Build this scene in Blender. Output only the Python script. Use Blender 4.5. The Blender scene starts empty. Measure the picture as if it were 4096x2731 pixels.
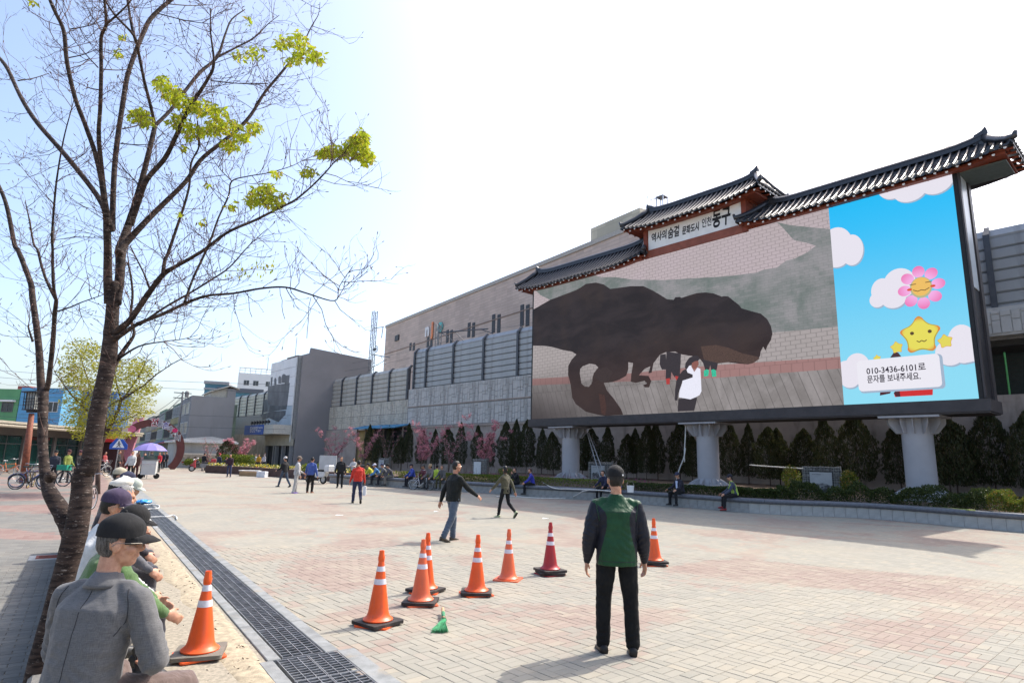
import bpy, bmesh, math, random
import numpy as np
from mathutils import Vector, Matrix, noise
random.seed(7); rnd = random.random; U = random.uniform
rng = np.random.RandomState(5)
R = math.radians
scene = bpy.context.scene
C = scene.collection

# ------------------------------------------------------------------ camera
F_PX, PITCH, ROLL, EYE = 2440.0, math.atan(470 / 2440.0), R(1.39), 1.75
cam_d = bpy.data.cameras.new('camera'); cam = bpy.data.objects.new('camera', cam_d); C.objects.link(cam)
cam_d.sensor_width = 36.0; cam_d.lens = 36.0 * F_PX / 4096.0
cam_d.clip_start = 0.05; cam_d.clip_end = 6000
_R0 = Vector((1, 0, 0)); _U0 = Vector((0, -math.sin(PITCH), math.cos(PITCH))); _F = Vector((0, math.cos(PITCH), math.sin(PITCH)))
_Rr = _R0 * math.cos(ROLL) + _U0 * math.sin(ROLL); _Uu = -_R0 * math.sin(ROLL) + _U0 * math.cos(ROLL)
cam.matrix_world = Matrix(((_Rr.x, _Uu.x, -_F.x, 0), (_Rr.y, _Uu.y, -_F.y, 0), (_Rr.z, _Uu.z, -_F.z, EYE), (0, 0, 0, 1)))
scene.camera = cam

# ------------------------------------------------------------------ light
SUN_EL, SUN_AZ = R(51), R(50.0)          # azimuth clockwise from +Y
EXPO = 1.28
scene.view_settings.view_transform = 'Standard'; scene.view_settings.look = 'None'
scene.view_settings.exposure = EXPO; scene.view_settings.gamma = 1.0
scene.view_settings.use_curve_mapping = False
world = bpy.data.worlds.new('World'); scene.world = world; world.use_nodes = True
wn = world.node_tree; wn.nodes.clear()
sky = wn.nodes.new('ShaderNodeTexSky'); sky.sky_type = 'NISHITA'; sky.sun_disc = False
sky.sun_elevation = SUN_EL; sky.sun_rotation = SUN_AZ
sky.air_density = 0.9; sky.dust_density = 3.8; sky.ozone_density = 1.1; sky.altitude = 20
bg = wn.nodes.new('ShaderNodeBackground'); bg.inputs['Strength'].default_value = 0.15
wo = wn.nodes.new('ShaderNodeOutputWorld')
wn.links.new(sky.outputs[0], bg.inputs[0]); wn.links.new(bg.outputs[0], wo.inputs[0])
sun_d = bpy.data.lights.new('sun', 'SUN'); sun_d.energy = 2.15; sun_d.angle = R(0.53); sun_d.color = (1.0, 0.95, 0.87)
sun = bpy.data.objects.new('sun', sun_d); C.objects.link(sun)
_sd = Vector((math.sin(SUN_AZ) * math.cos(SUN_EL), math.cos(SUN_AZ) * math.cos(SUN_EL), math.sin(SUN_EL)))
sun.rotation_euler = _sd.to_track_quat('Z', 'Y').to_euler(); sun.location = (20, 20, 40)

# ------------------------------------------------------------------ measuring helpers
def ray(px, py):
    u = px - 2048; v = -(py - 1365.5)
    u1 = u * math.cos(ROLL) - v * math.sin(ROLL); v1 = u * math.sin(ROLL) + v * math.cos(ROLL)
    return Vector((u1, F_PX * math.cos(PITCH) - v1 * math.sin(PITCH), F_PX * math.sin(PITCH) + v1 * math.cos(PITCH)))
def gp(px, py, z=0.0):                    # where that line of sight meets height z
    r = ray(px, py); t = (z - EYE) / r.z; return Vector((r.x * t, r.y * t, z))
def at(px, py, Y):                        # the point at depth Y
    r = ray(px, py); t = Y / r.y; return Vector((r.x * t, Y, EYE + r.z * t))
V2 = 4096 / 2352.0

# frames: rail frame (along the screen and the railway wall), street frame
LX, LY = 1.42, 40.0
EX, EY = 0.6626, -0.7490                  # along the screen, to the right
NX, NY = 0.7490, 0.6626                   # behind the screen
RS = math.atan2(EY, EX)
def sw(x, y, z=0.0): return Vector((LX + EX * x + NX * y, LY + EY * x + NY * y, z))
def sp(px, py, off=0.0):                  # local x, z on the plane 'off' behind the screen
    r = ray(px, py); t = (LX * NX + LY * NY + off) / (r.x * NX + r.y * NY)
    return ((r.x * t - LX) * EX + (r.y * t - LY) * EY, EYE + r.z * t)
RT = R(34.3)                              # street frame: local y runs up the street
def st(o, x, y, z=0.0):
    return Vector((o[0] + x * math.cos(RT) - y * math.sin(RT), o[1] + x * math.sin(RT) + y * math.cos(RT), z))
def stp(o, px, py, off=0.0, face='y'):    # local coordinate + z on street frame plane through o
    r = ray(px, py)
    ux, uy = (math.cos(RT), math.sin(RT)); vx, vy = (-math.sin(RT), math.cos(RT))
    if face == 'y': nx, ny, tx, ty = vx, vy, ux, uy
    else: nx, ny, tx, ty = ux, uy, vx, vy
    t = (o[0] * nx + o[1] * ny + off) / (r.x * nx + r.y * ny)
    return ((r.x * t - o[0]) * tx + (r.y * t - o[1]) * ty, EYE + r.z * t)

# ------------------------------------------------------------------ materials
def srgb(h):
    if isinstance(h, str):
        h = h.lstrip('#'); c = [int(h[i:i + 2], 16) / 255 for i in (0, 2, 4)]
    else: c = h
    return tuple(((x / 12.92) if x <= 0.04045 else ((x + 0.055) / 1.055) ** 2.4) for x in c)
class S_:                                  # socket wrapper with arithmetic
    def __init__(s, nt, so): s.nt, s.so = nt, so
    def _m(s, op, b=None, c=None, clamp=False):
        n = s.nt.nodes.new('ShaderNodeMath'); n.operation = op; n.use_clamp = clamp
        for i, q in enumerate((s, b, c)):
            if q is None: continue
            if isinstance(q, S_): s.nt.links.new(q.so, n.inputs[i])
            else: n.inputs[i].default_value = q
        return S_(s.nt, n.outputs[0])
    def __add__(s, b): return s._m('ADD', b)
    def __sub__(s, b): return s._m('SUBTRACT', b)
    def __mul__(s, b): return s._m('MULTIPLY', b)
    def __truediv__(s, b): return s._m('DIVIDE', b)
    def floor(s): return s._m('FLOOR')
    def mod(s, b): return s._m('FLOORED_MODULO', b)
    def lt(s, b): return s._m('LESS_THAN', b)
    def gt(s, b): return s._m('GREATER_THAN', b)
    def mn(s, b): return s._m('MINIMUM', b)
    def mx(s, b): return s._m('MAXIMUM', b)
    def abs(s): return s._m('ABSOLUTE')
    def ss(s, lo, hi, a=0.0, b=1.0):
        n = s.nt.nodes.new('ShaderNodeMapRange'); n.interpolation_type = 'SMOOTHSTEP'
        s.nt.links.new(s.so, n.inputs[0])
        for i, q in zip((1, 2, 3, 4), (lo, hi, a, b)): n.inputs[i].default_value = q
        return S_(s.nt, n.outputs[0])
class NT:
    def __init__(s, name):
        s.m = bpy.data.materials.new(name); s.m.use_nodes = True; s.nt = s.m.node_tree
        s.b = s.nt.nodes['Principled BSDF']
    def n(s, t): return s.nt.nodes.new(t)
    def link(s, a, b):
        s.nt.links.new(a.so if isinstance(a, S_) else a, b)
    def pos(s): return s.n('ShaderNodeNewGeometry').outputs['Position']
    def obj(s): return s.n('ShaderNodeTexCoord').outputs['Object']
    def sep(s, v):
        q = s.n('ShaderNodeSeparateXYZ'); s.link(v, q.inputs[0]); return [S_(s.nt, o) for o in q.outputs]
    def comb(s, x, y, z=0.0):
        q = s.n('ShaderNodeCombineXYZ')
        for i, k in enumerate((x, y, z)):
            if isinstance(k, S_): s.link(k, q.inputs[i])
            else: q.inputs[i].default_value = k
        return q.outputs[0]
    def noise(s, v, scale, detail=3, rough=0.55, dist=0.0):
        q = s.n('ShaderNodeTexNoise'); s.link(v, q.inputs['Vector']); q.inputs['Scale'].default_value = scale
        q.inputs['Detail'].default_value = detail; q.inputs['Roughness'].default_value = rough; q.inputs['Distortion'].default_value = dist
        return S_(s.nt, q.outputs[0])
    def white(s, v):
        q = s.n('ShaderNodeTexWhiteNoise'); q.noise_dimensions = '3D'; s.link(v, q.inputs['Vector']); return S_(s.nt, q.outputs['Value'])
    def scalev(s, v, sc):
        q = s.n('ShaderNodeMapping'); s.link(v, q.inputs[0]); q.inputs['Scale'].default_value = sc; return q.outputs[0]
    def mix(s, f, a, b, mode='MIX'):
        q = s.n('ShaderNodeMix'); q.data_type = 'RGBA'; q.blend_type = mode
        for i, k in ((0, f), (6, a), (7, b)):
            if isinstance(k, (S_,)) or hasattr(k, 'is_linked'): s.link(k, q.inputs[i])
            elif isinstance(k, (int, float)): q.inputs[i].default_value = k
            else: q.inputs[i].default_value = (*k[:3], 1)
        return q.outputs[2]
    def ramp(s, f, stops):
        q = s.n('ShaderNodeValToRGB'); s.link(f, q.inputs[0]); e = q.color_ramp.elements
        while len(e) < len(stops): e.new(0.5)
        for k, (p, c) in zip(e, stops): k.position = p; k.color = (*c[:3], 1)
        return q.outputs[0]
    def bump(s, h, st_=0.3, dist=0.01):
        q = s.n('ShaderNodeBump'); s.link(h, q.inputs['Height']); q.inputs['Strength'].default_value = st_; q.inputs['Distance'].default_value = dist
        s.link(q.outputs[0], s.b.inputs['Normal'])
    def col(s, c):
        if isinstance(c, (tuple, list)): s.b.inputs['Base Color'].default_value = (*c[:3], 1)
        else: s.link(c, s.b.inputs['Base Color'])
    def set(s, rough=0.7, metal=0.0, spec=0.5):
        s.b.inputs['Roughness'].default_value = rough; s.b.inputs['Metallic'].default_value = metal
        s.b.inputs['Specular IOR Level'].default_value = spec; return s.m
_mc = {}
def mat(name, c, rough=0.75, var=0.12, scale=6.0, metal=0.0, bump=0.0, bscale=60.0, spec=0.35, stretch=(1, 1, 1), dirt=None):
    """plain stuff: colour c (linear), uneven by 'var', optional relief and dirt"""
    if name in _mc: return _mc[name]
    k = NT(name); o = k.scalev(k.obj(), stretch)
    f = k.noise(o, scale, 5, 0.6)
    lo = tuple(max(0, x * (1 - var)) for x in c); hi = tuple(min(1, x * (1 + var)) for x in c)
    cc = k.mix(f.ss(0.3, 0.7), lo, hi)
    if dirt:
        d = k.noise(k.scalev(k.obj(), (1, 1, 0.25)), dirt[1], 4, 0.65, 0.5)
        cc = k.mix(d.ss(0.5, 0.75, 0, dirt[2]), cc, dirt[0])
    k.col(cc)
    if bump: k.bump(k.noise(o, bscale, 3, 0.6), bump, 0.01)
    _mc[name] = k.set(rough, metal, spec); return _mc[name]
def cloth(name, c, rough=0.85, weave=420.0, sheen=0.25, fold=0.35):
    if name in _mc: return _mc[name]
    k = NT(name); o = k.obj()
    a = k.noise(o, 9, 4, 0.6); b = k.noise(o, weave, 2, 0.7)
    lo = tuple(x * 0.72 for x in c); hi = tuple(min(1, x * 1.22 + 0.004) for x in c)
    k.col(k.mix((a * 0.55 + b * 0.45).ss(0.32, 0.68), lo, hi))
    fl = k.noise(k.scalev(o, (1.0, 1.0, 0.6)), 13, 3, 0.5, 1.2)
    k.bump(fl, fold, 0.03)
    k.b.inputs['Sheen Weight'].default_value = min(sheen, sum(c))
    _mc[name] = k.set(rough, 0, 0.25); return _mc[name]
def led(name, c, c2=None, z0=4.3, z1=13.2, power=1.0, speck=0.10):
    """screen pixels: they give off light, c at the foot, c2 at the top"""
    if name in _mc: return _mc[name]
    k = NT(name); k.col((0.012, 0.012, 0.013)); p = k.pos()
    cc = c
    if c2: cc = k.mix(k.sep(p)[2].ss(z0, z1), c, c2)
    g = k.noise(p, 26, 2, 0.7)
    cc = k.mix(g.ss(0.35, 0.7, 0, speck), cc, (0, 0, 0))
    if isinstance(cc, tuple): k.b.inputs['Emission Color'].default_value = (*cc, 1)
    else: k.link(cc, k.b.inputs['Emission Color'])
    k.b.inputs['Emission Strength'].default_value = power / (2 ** EXPO)
    _mc[name] = k.set(0.55, 0, 0.2); return _mc[name]

# ------------------------------------------------------------------ mesh helpers
def link_mesh(name, me, parent=None, loc=None, rotz=0):
    o = bpy.data.objects.new(name, me); C.objects.link(o)
    if loc is not None: o.location = loc
    if rotz: o.rotation_euler = (0, 0, rotz)
    if parent: o.parent = parent
    return o
class MB:
    def __init__(s): s.v = []; s.f = []; s.mi = []; s.M = Matrix(); s.k = 0
    def add(s, vs, fs, k=None):
        n = len(s.v)
        s.v += [tuple(s.M @ Vector(q)) for q in vs]; s.f += [tuple(i + n for i in q) for q in fs]
        s.mi += [s.k if k is None else k] * len(fs)
    def box(s, x0, x1, y0, y1, z0, z1, k=None):
        s.add([(x0, y0, z0), (x1, y0, z0), (x1, y1, z0), (x0, y1, z0), (x0, y0, z1), (x1, y0, z1), (x1, y1, z1), (x0, y1, z1)],
              [(0, 3, 2, 1), (4, 5, 6, 7), (0, 1, 5, 4), (1, 2, 6, 5), (2, 3, 7, 6), (3, 0, 4, 7)], k)
    def bbox(s, x0, x1, y0, y1, z0, z1, b=0.01, k=None):      # box with chamfered top
        s.add([(x0, y0, z0), (x1, y0, z0), (x1, y1, z0), (x0, y1, z0), (x0, y0, z1 - b), (x1, y0, z1 - b), (x1, y1, z1 - b), (x0, y1, z1 - b),
               (x0 + b, y0 + b, z1), (x1 - b, y0 + b, z1), (x1 - b, y1 - b, z1), (x0 + b, y1 - b, z1)],
              [(0, 3, 2, 1), (8, 9, 10, 11), (0, 1, 5, 4), (1, 2, 6, 5), (2, 3, 7, 6), (3, 0, 4, 7), (4, 5, 9, 8), (5, 6, 10, 9), (6, 7, 11, 10), (7, 4, 8, 11)], k)
    def tube(s, pts, rad, n=6, k=None, caps=True, flat=1.0):
        pts = [Vector(p) for p in pts]
        if not hasattr(rad, '__len__'): rad = [rad] * len(pts)
        vs = []; fs = []; pu = None
        for i, p in enumerate(pts):
            d = (pts[min(i + 1, len(pts) - 1)] - pts[max(i - 1, 0)])
            if d.length < 1e-9: d = Vector((0, 0, 1))
            d.normalize()
            if pu is None: pu = d.orthogonal().normalized()
            u = (pu - d * pu.dot(d)); u = u.normalized() if u.length > 1e-6 else d.orthogonal().normalized(); pu = u
            w = d.cross(u)
            for j in range(n):
                a = 2 * math.pi * j / n
                vs.append(p + (u * math.cos(a) + w * math.sin(a) * flat) * rad[i])
        for i in range(len(pts) - 1):
            for j in range(n):
                a, b = i * n + j, i * n + (j + 1) % n
                fs.append((a, b, b + n, a + n))
        if caps:
            fs.append(tuple(range(n - 1, -1, -1))); fs.append(tuple(range((len(pts) - 1) * n, len(pts) * n)))
        s.add(vs, fs, k)
    def lathe(s, prof, n=16, k=None, c=(0, 0, 0), caps=True):   # prof (r,z)
        vs = []; fs = []
        for r, z in prof:
            for j in range(n):
                a = 2 * math.pi * j / n; vs.append((c[0] + r * math.cos(a), c[1] + r * math.sin(a), c[2] + z))
        for i in range(len(prof) - 1):
            for j in range(n):
                a, b = i * n + j, i * n + (j + 1) % n; fs.append((a, b, b + n, a + n))
        if caps: fs.append(tuple(range(n - 1, -1, -1))); fs.append(tuple(range((len(prof) - 1) * n, len(prof) * n)))
        s.add(vs, fs, k)
    def ell(s, c, r, n=12, m=8, k=None, rot=None):
        vs = []; fs = []; c = Vector(c); rot = rot or Matrix.Identity(3)
        for i in range(1, m):
            t = math.pi * i / m
            for j in range(n):
                a = 2 * math.pi * j / n
                vs.append(c + rot @ Vector((r[0] * math.sin(t) * math.cos(a), r[1] * math.sin(t) * math.sin(a), r[2] * math.cos(t))))
        for i in range(m - 2):
            for j in range(n):
                a, b = i * n + j, i * n + (j + 1) % n; fs.append((b, a, a + n, b + n))
        vs.append(c + rot @ Vector((0, 0, r[2]))); vs.append(c - rot @ Vector((0, 0, r[2]))); t, u = len(vs) - 2, len(vs) - 1
        for j in range(n):
            fs.append((t, j, (j + 1) % n)); fs.append((u, (m - 2) * n + (j + 1) % n, (m - 2) * n + j))
        s.add(vs, fs, k)
    def prism(s, poly, d0, d1, axis='y', k=None):   # polygon in the other two axes, extruded
        n = len(poly)
        def P(a, b, d): return {'y': (a, d, b), 'x': (d, a, b), 'z': (a, b, d)}[axis]
        vs = [P(a, b, d0) for a, b in poly] + [P(a, b, d1) for a, b in poly]
        fs = [tuple(range(n)), tuple(range(2 * n - 1, n - 1, -1))] + [(i, i + n, (i + 1) % n + n, (i + 1) % n) for i in range(n)]
        s.add(vs, fs, k)
    def mesh(s, name, mats, smooth=False):
        me = bpy.data.meshes.new(name); me.from_pydata(s.v, [], s.f)
        for m in (mats if isinstance(mats, (list, tuple)) else [mats]): me.materials.append(m)
        if any(s.mi): me.polygons.foreach_set('material_index', s.mi)
        bm = bmesh.new(); bm.from_mesh(me); bmesh.ops.recalc_face_normals(bm, faces=bm.faces); bm.to_mesh(me); bm.free()
        if smooth: me.polygons.foreach_set('use_smooth', [True] * len(me.polygons))
        me.update(); return me
    def build(s, name, mats, parent=None, smooth=False, loc=None, rotz=0, kind=None, label=None):
        o = link_mesh(name, s.mesh(name, mats, smooth), parent, loc, rotz)
        if kind: o['kind'] = kind
        if label: o['label'] = label
        return o
def smooth_by_angle(o, ang=40):
    me = o.data
    me.polygons.foreach_set('use_smooth', [True] * len(me.polygons))
    try: me.set_sharp_from_angle(angle=R(ang))
    except Exception: pass
def thing(name, label, cat, loc=(0, 0, 0), rotz=0, group=None):
    o = bpy.data.objects.new(name, None); C.objects.link(o); o.empty_display_size = 0.2
    o.location = loc; o.rotation_euler = (0, 0, rotz); return tag(o, label, cat, group)
def tag(o, label=None, cat=None, group=None, kind=None):
    if label: o['label'] = label
    if cat: o['category'] = cat
    if group: o['group'] = group
    if kind: o['kind'] = kind
    return o
KIDS = {}
def dup(root, loc, rotz=0, label=None, group=None, scale=None):
    r = root.copy(); C.objects.link(r); r.location = loc; r.rotation_euler = (0, 0, rotz)
    if label: r['label'] = label
    if group: r['group'] = group
    if scale: r.scale = (scale,) * 3 if not hasattr(scale, '__len__') else scale
    def rec(src, dst):
        for ch in list(src.children):
            c = ch.copy(); C.objects.link(c); c.parent = dst; c.matrix_parent_inverse = ch.matrix_parent_inverse.copy(); rec(ch, c)
    rec(root, r); return r
def soft(name, mb, mats, vox, parent=None, smooth_it=4, disp=None, classify=None, loc=None, folds=None):
    """union of overlapping solids -> one continuous skin"""
    me0 = mb.mesh(name, mats); o = bpy.data.objects.new('tmp', me0); C.objects.link(o)
    m = o.modifiers.new('r', 'REMESH'); m.mode = 'VOXEL'; m.voxel_size = vox; m.adaptivity = 0
    if disp:
        for (sc, stg) in disp:
            t = bpy.data.textures.new('t', 'CLOUDS'); t.noise_scale = sc; t.noise_depth = 2
            d = o.modifiers.new('d', 'DISPLACE'); d.texture = t; d.strength = stg; d.mid_level = 0.5; d.texture_coords = 'LOCAL'
    if smooth_it:
        q = o.modifiers.new('s', 'SMOOTH'); q.factor = 0.5; q.iterations = smooth_it
    dg = bpy.context.evaluated_depsgraph_get()
    me = bpy.data.meshes.new_from_object(o.evaluated_get(dg)); me.name = name
    bpy.data.objects.remove(o); bpy.data.meshes.remove(me0)
    me.materials.clear()
    for k in (mats if isinstance(mats, (list, tuple)) else [mats]): me.materials.append(k)
    if folds:
        nv = len(me.vertices); co = np.empty(nv * 3); me.vertices.foreach_get('co', co); co = co.reshape(-1, 3)
        nn = np.empty(nv * 3); me.vertex_normals.foreach_get('vector', nn); nn = nn.reshape(-1, 3); dsp = np.zeros(nv)
        for c, ax, rad, lam, amp in folds:
            d = co - np.array(c); ax_ = np.array(ax) / max(1e-6, np.linalg.norm(ax)); h = d @ ax_; r2 = (d * d).sum(1)
            per = d - h[:, None] * ax_; wob = np.sin(per @ np.array([19., 7., 3.]) + 1.3) + .8 * np.sin(per @ np.array([-13., 29., 17.]) + h * 21 + c[0] * 40)
            ph = np.sin(2 * np.pi * h / lam + 1.5 * wob); dsp += amp * np.exp(-r2 / rad ** 2) * (.45 + .55 * np.sin(per @ np.array([31., -17., 9.]) + h * 9 + 2)) * (np.abs(ph) ** 1.4 * np.sign(ph))
        co += nn * dsp[:, None]; me.vertices.foreach_set('co', co.ravel()); me.update()
    n = len(me.polygons)
    me.polygons.foreach_set('use_smooth', [True] * n)
    if classify:
        ce = np.empty(n * 3); me.polygons.foreach_get('center', ce); ce = ce.reshape(-1, 3)
        me.polygons.foreach_set('material_index', classify(ce).astype(np.int32))
    else: me.polygons.foreach_set('material_index', np.zeros(n, np.int32))
    me.update()
    return link_mesh(name, me, parent, loc)
def tri_cloud(name, P, D, size, m, parent=None, wid=0.5, kind='stuff', fold=0.0, up=None, loc=None, link=True):
    """many small leaves: P (n,3) places, D (n,3) leaf directions, size (n,)"""
    n = len(P); D = D / np.maximum(np.linalg.norm(D, axis=1, keepdims=True), 1e-6)
    q = rng.normal(size=(n, 3)); W = np.cross(D, q); W /= np.maximum(np.linalg.norm(W, axis=1, keepdims=True), 1e-6)
    s = size[:, None]; a = P; b = P + D * s * 0.5 + W * s * wid * 0.5; c = P + D * s; d = P + D * s * 0.5 - W * s * wid * 0.5
    v = np.stack([a, b, c, d], 1).reshape(-1, 3)
    me = bpy.data.meshes.new(name); me.vertices.add(4 * n); me.vertices.foreach_set('co', v.ravel())
    me.loops.add(4 * n); me.loops.foreach_set('vertex_index', np.arange(4 * n, dtype=np.int32))
    me.polygons.add(n); me.polygons.foreach_set('loop_start', np.arange(0, 4 * n, 4, dtype=np.int32))
    try: me.polygons.foreach_set('loop_total', np.full(n, 4, np.int32))
    except Exception: pass
    me.materials.append(m)
    at_ = me.attributes.new('tint', 'FLOAT', 'POINT'); at_.data.foreach_set('value', np.repeat(rng.rand(n), 4).astype(np.float32))
    me.update(); me.validate()
    if not link: return me
    o = link_mesh(name, me, parent, loc); o['kind'] = kind
    return o
def leaf_mat(name, c1, c2, c3=None, trans=0.35, rough=0.5):
    if name in _mc: return _mc[name]
    k = NT(name); a = k.n('ShaderNodeAttribute'); a.attribute_name = 'tint'
    t = S_(k.nt, a.outputs['Fac'])
    cc = k.ramp(t, [(0.0, c1), (0.6, c2), (1.0, c3 or c2)])
    k.col(cc); k.set(rough, 0, 0.3)
    tr = k.n('ShaderNodeBsdfTranslucent'); k.link(cc, tr.inputs[0])
    mx = k.n('ShaderNodeMixShader'); mx.inputs[0].default_value = trans
    out = [q for q in k.nt.nodes if q.type == 'OUTPUT_MATERIAL'][0]
    k.link(k.b.outputs[0], mx.inputs[1]); k.link(tr.outputs[0], mx.inputs[2]); k.link(mx.outputs[0], out.inputs[0])
    _mc[name] = k.m; return k.m
# ================================================================== SETTING: ground
PU = (EX, EY); PV = (NX, NY)               # paver lattice axes
PINK = (0.225, 0.158, 0.134); PINK2 = (0.285, 0.218, 0.182); GREY = (0.235, 0.230, 0.195); GREY2 = (0.292, 0.280, 0.235); SAND = (0.350, 0.310, 0.235)
def paver_colour(k, cen, pos):
    """one colour per brick from its centre; sand film over everything"""
    z = k.noise(k.scalev(cen, (0.30, 0.30, 0)), 1.0, 2.2, 0.5, 1.4)
    r = k.white(cen)
    z2 = (z + (r - 0.5) * 0.10).ss(0.52, 0.56)
    a = k.mix(r, PINK, PINK2); b = k.mix(r, GREY, GREY2)
    c = k.mix(z2, b, a)
    r2 = k.white(k.scalev(cen, (3.1, 2.3, 1)))
    c = k.mix(r2.gt(0.9) * 0.55, c, SAND)
    s = k.noise(pos, 0.55, 5, 0.62)
    c = k.mix(s.ss(0.40, 0.72, 0.12, 0.62), c, SAND)
    s5 = k.noise(pos, 0.16, 3, 0.5); c = k.mix(s5.ss(0.5, 0.7, 0.0, 0.35), c, (0.25, 0.235, 0.20))
    s6 = k.noise(pos, 7.0, 4, 0.75, 0.6); c = k.mix(s6.ss(0.66, 0.74, 0.0, 0.45), c, (0.12, 0.105, 0.09))
    s3 = k.noise(pos, 2.3, 5, 0.7)
    c = k.mix(s3.ss(0.55, 0.8, 0.0, 0.35), c, (0.30, 0.27, 0.22))
    g = k.noise(pos, 90, 3, 0.7)
    c = k.mix(g.ss(0.3, 0.75, 0.0, 0.25), c, (0.25, 0.22, 0.19))
    return c
def pave_far(name):
    k = NT(name); pos = k.pos(); x, y, z = k.sep(pos)
    u = x * PU[0] + y * PU[1]; v = x * PV[0] + y * PV[1]
    i = (u / 0.2).floor(); vv = v - i * 0.1
    s = vv.mod(0.4); isA = s.lt(0.2)
    # A: two bricks side by side, long in v ; B: two bricks one behind another, long in u
    ua = (u / 0.1).floor(); va = (vv / 0.4).floor()
    vb = (vv / 0.1).floor()
    cu = isA * (ua * 0.1 + 0.05) + (isA * -1.0 + 1.0) * (i * 0.2 + 0.1)
    cv = isA * (va * 0.4 + 0.1) + (isA * -1.0 + 1.0) * (vb * 0.1 + 0.05) + i * 0.1
    cx = cu * PU[0] + cv * PV[0]; cy = cu * PU[1] + cv * PV[1]
    cen = k.comb(cx, cy, 0)
    du = (u - cu).abs(); dv = (v - cv).abs()
    hu = isA * 0.05 + (isA * -1.0 + 1.0) * 0.1; hv = isA * 0.1 + (isA * -1.0 + 1.0) * 0.05
    ed = (hu - du).mn(hv - dv)
    c = paver_colour(k, cen, pos)
    j = ed.ss(0.002, 0.006, 1, 0)
    c = k.mix(j * 0.36, c, (0.17, 0.15, 0.12))
    k.col(c); k.bump(ed.ss(0.0, 0.008), 0.35, 0.006)
    return k.set(0.85, 0, 0.25)
def pave_near(name, single):
    k = NT(name); pos = k.pos()
    if single: cen = k.n('ShaderNodeObjectInfo').outputs['Location']
    else:
        a = k.n('ShaderNodeAttribute'); a.attribute_name = 'centre'; cen = a.outputs['Vector']
    cx, cy, cz = k.sep(cen); cen2 = k.comb(cx, cy, 0)
    k.col(paver_colour(k, cen2, pos)); k.bump(k.noise(pos, 140, 3, 0.7), 0.25, 0.004)
    return k.set(0.85, 0, 0.25)
m_far = pave_far('paving_far'); m_n1 = pave_near('paving_brick', True); m_n2 = pave_near('paving_bricks_joined', False)
m_joint = mat('joint_sand', (0.29, 0.258, 0.20), 0.95, 0.25, 30, bump=0.3, bscale=200)
m_asph = mat('far_ground', (0.30, 0.285, 0.26), 0.95, 0.15, 0.4)
b = MB(); b.add([(-1500, -300, -0.3), (1500, -300, -0.3), (1500, 2500, -0.3), (-1500, 2500, -0.3)], [(0, 1, 2, 3)])
ground = b.build('ground', m_asph); tag(ground, kind='structure')

# drain line (left edge of the plaza), street frame origin on its left edge
DO = (-1.94, 5.76)
DW = 0.30                                   # grate half width handled below
def dline(x, y, z=0): return st(DO, x, y, z)
# plaza sheet: right of the drain
b = MB(); b.add([tuple(dline(0.50, -9, -0.0045)), (40, -8, -0.0045), (40, 60, -0.0045), tuple(dline(0.50, 130, -0.0045))], [(0, 1, 2, 3)])
plaza = b.build('plaza', m_joint); tag(plaza, kind='structure')
def near_zone(x, y):                        # real bricks inside this zone
    r = math.hypot(x, y)
    return y > 3.6 and r < 13.0 and abs(x) < y * 0.98 + 0.8
def right_of_drain(x, y, m): return (x - DO[0]) * math.cos(RT) + (y - DO[1]) * math.sin(RT) > m
cells = []
for i in range(-70, 72):
    for jj in range(-40, 60):
        off = i * .1
        base = jj * .4 + off
        for (cu, cv, hu, hv) in ((i * .2 + .05, base + .1, .05, .1), (i * .2 + .15, base + .1, .05, .1),
                                 (i * .2 + .1, base + .25, .1, .05), (i * .2 + .1, base + .35, .1, .05)):
            x = cu * PU[0] + cv * PV[0]; y = cu * PU[1] + cv * PV[1]
            if near_zone(x, y) and right_of_drain(x, y, 0.51) and not right_of_drain(x, y, 17): cells.append((x, y, hu, hv))
def shown(x, y):                            # rough size in view
    return -(x * x + y * y)
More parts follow.
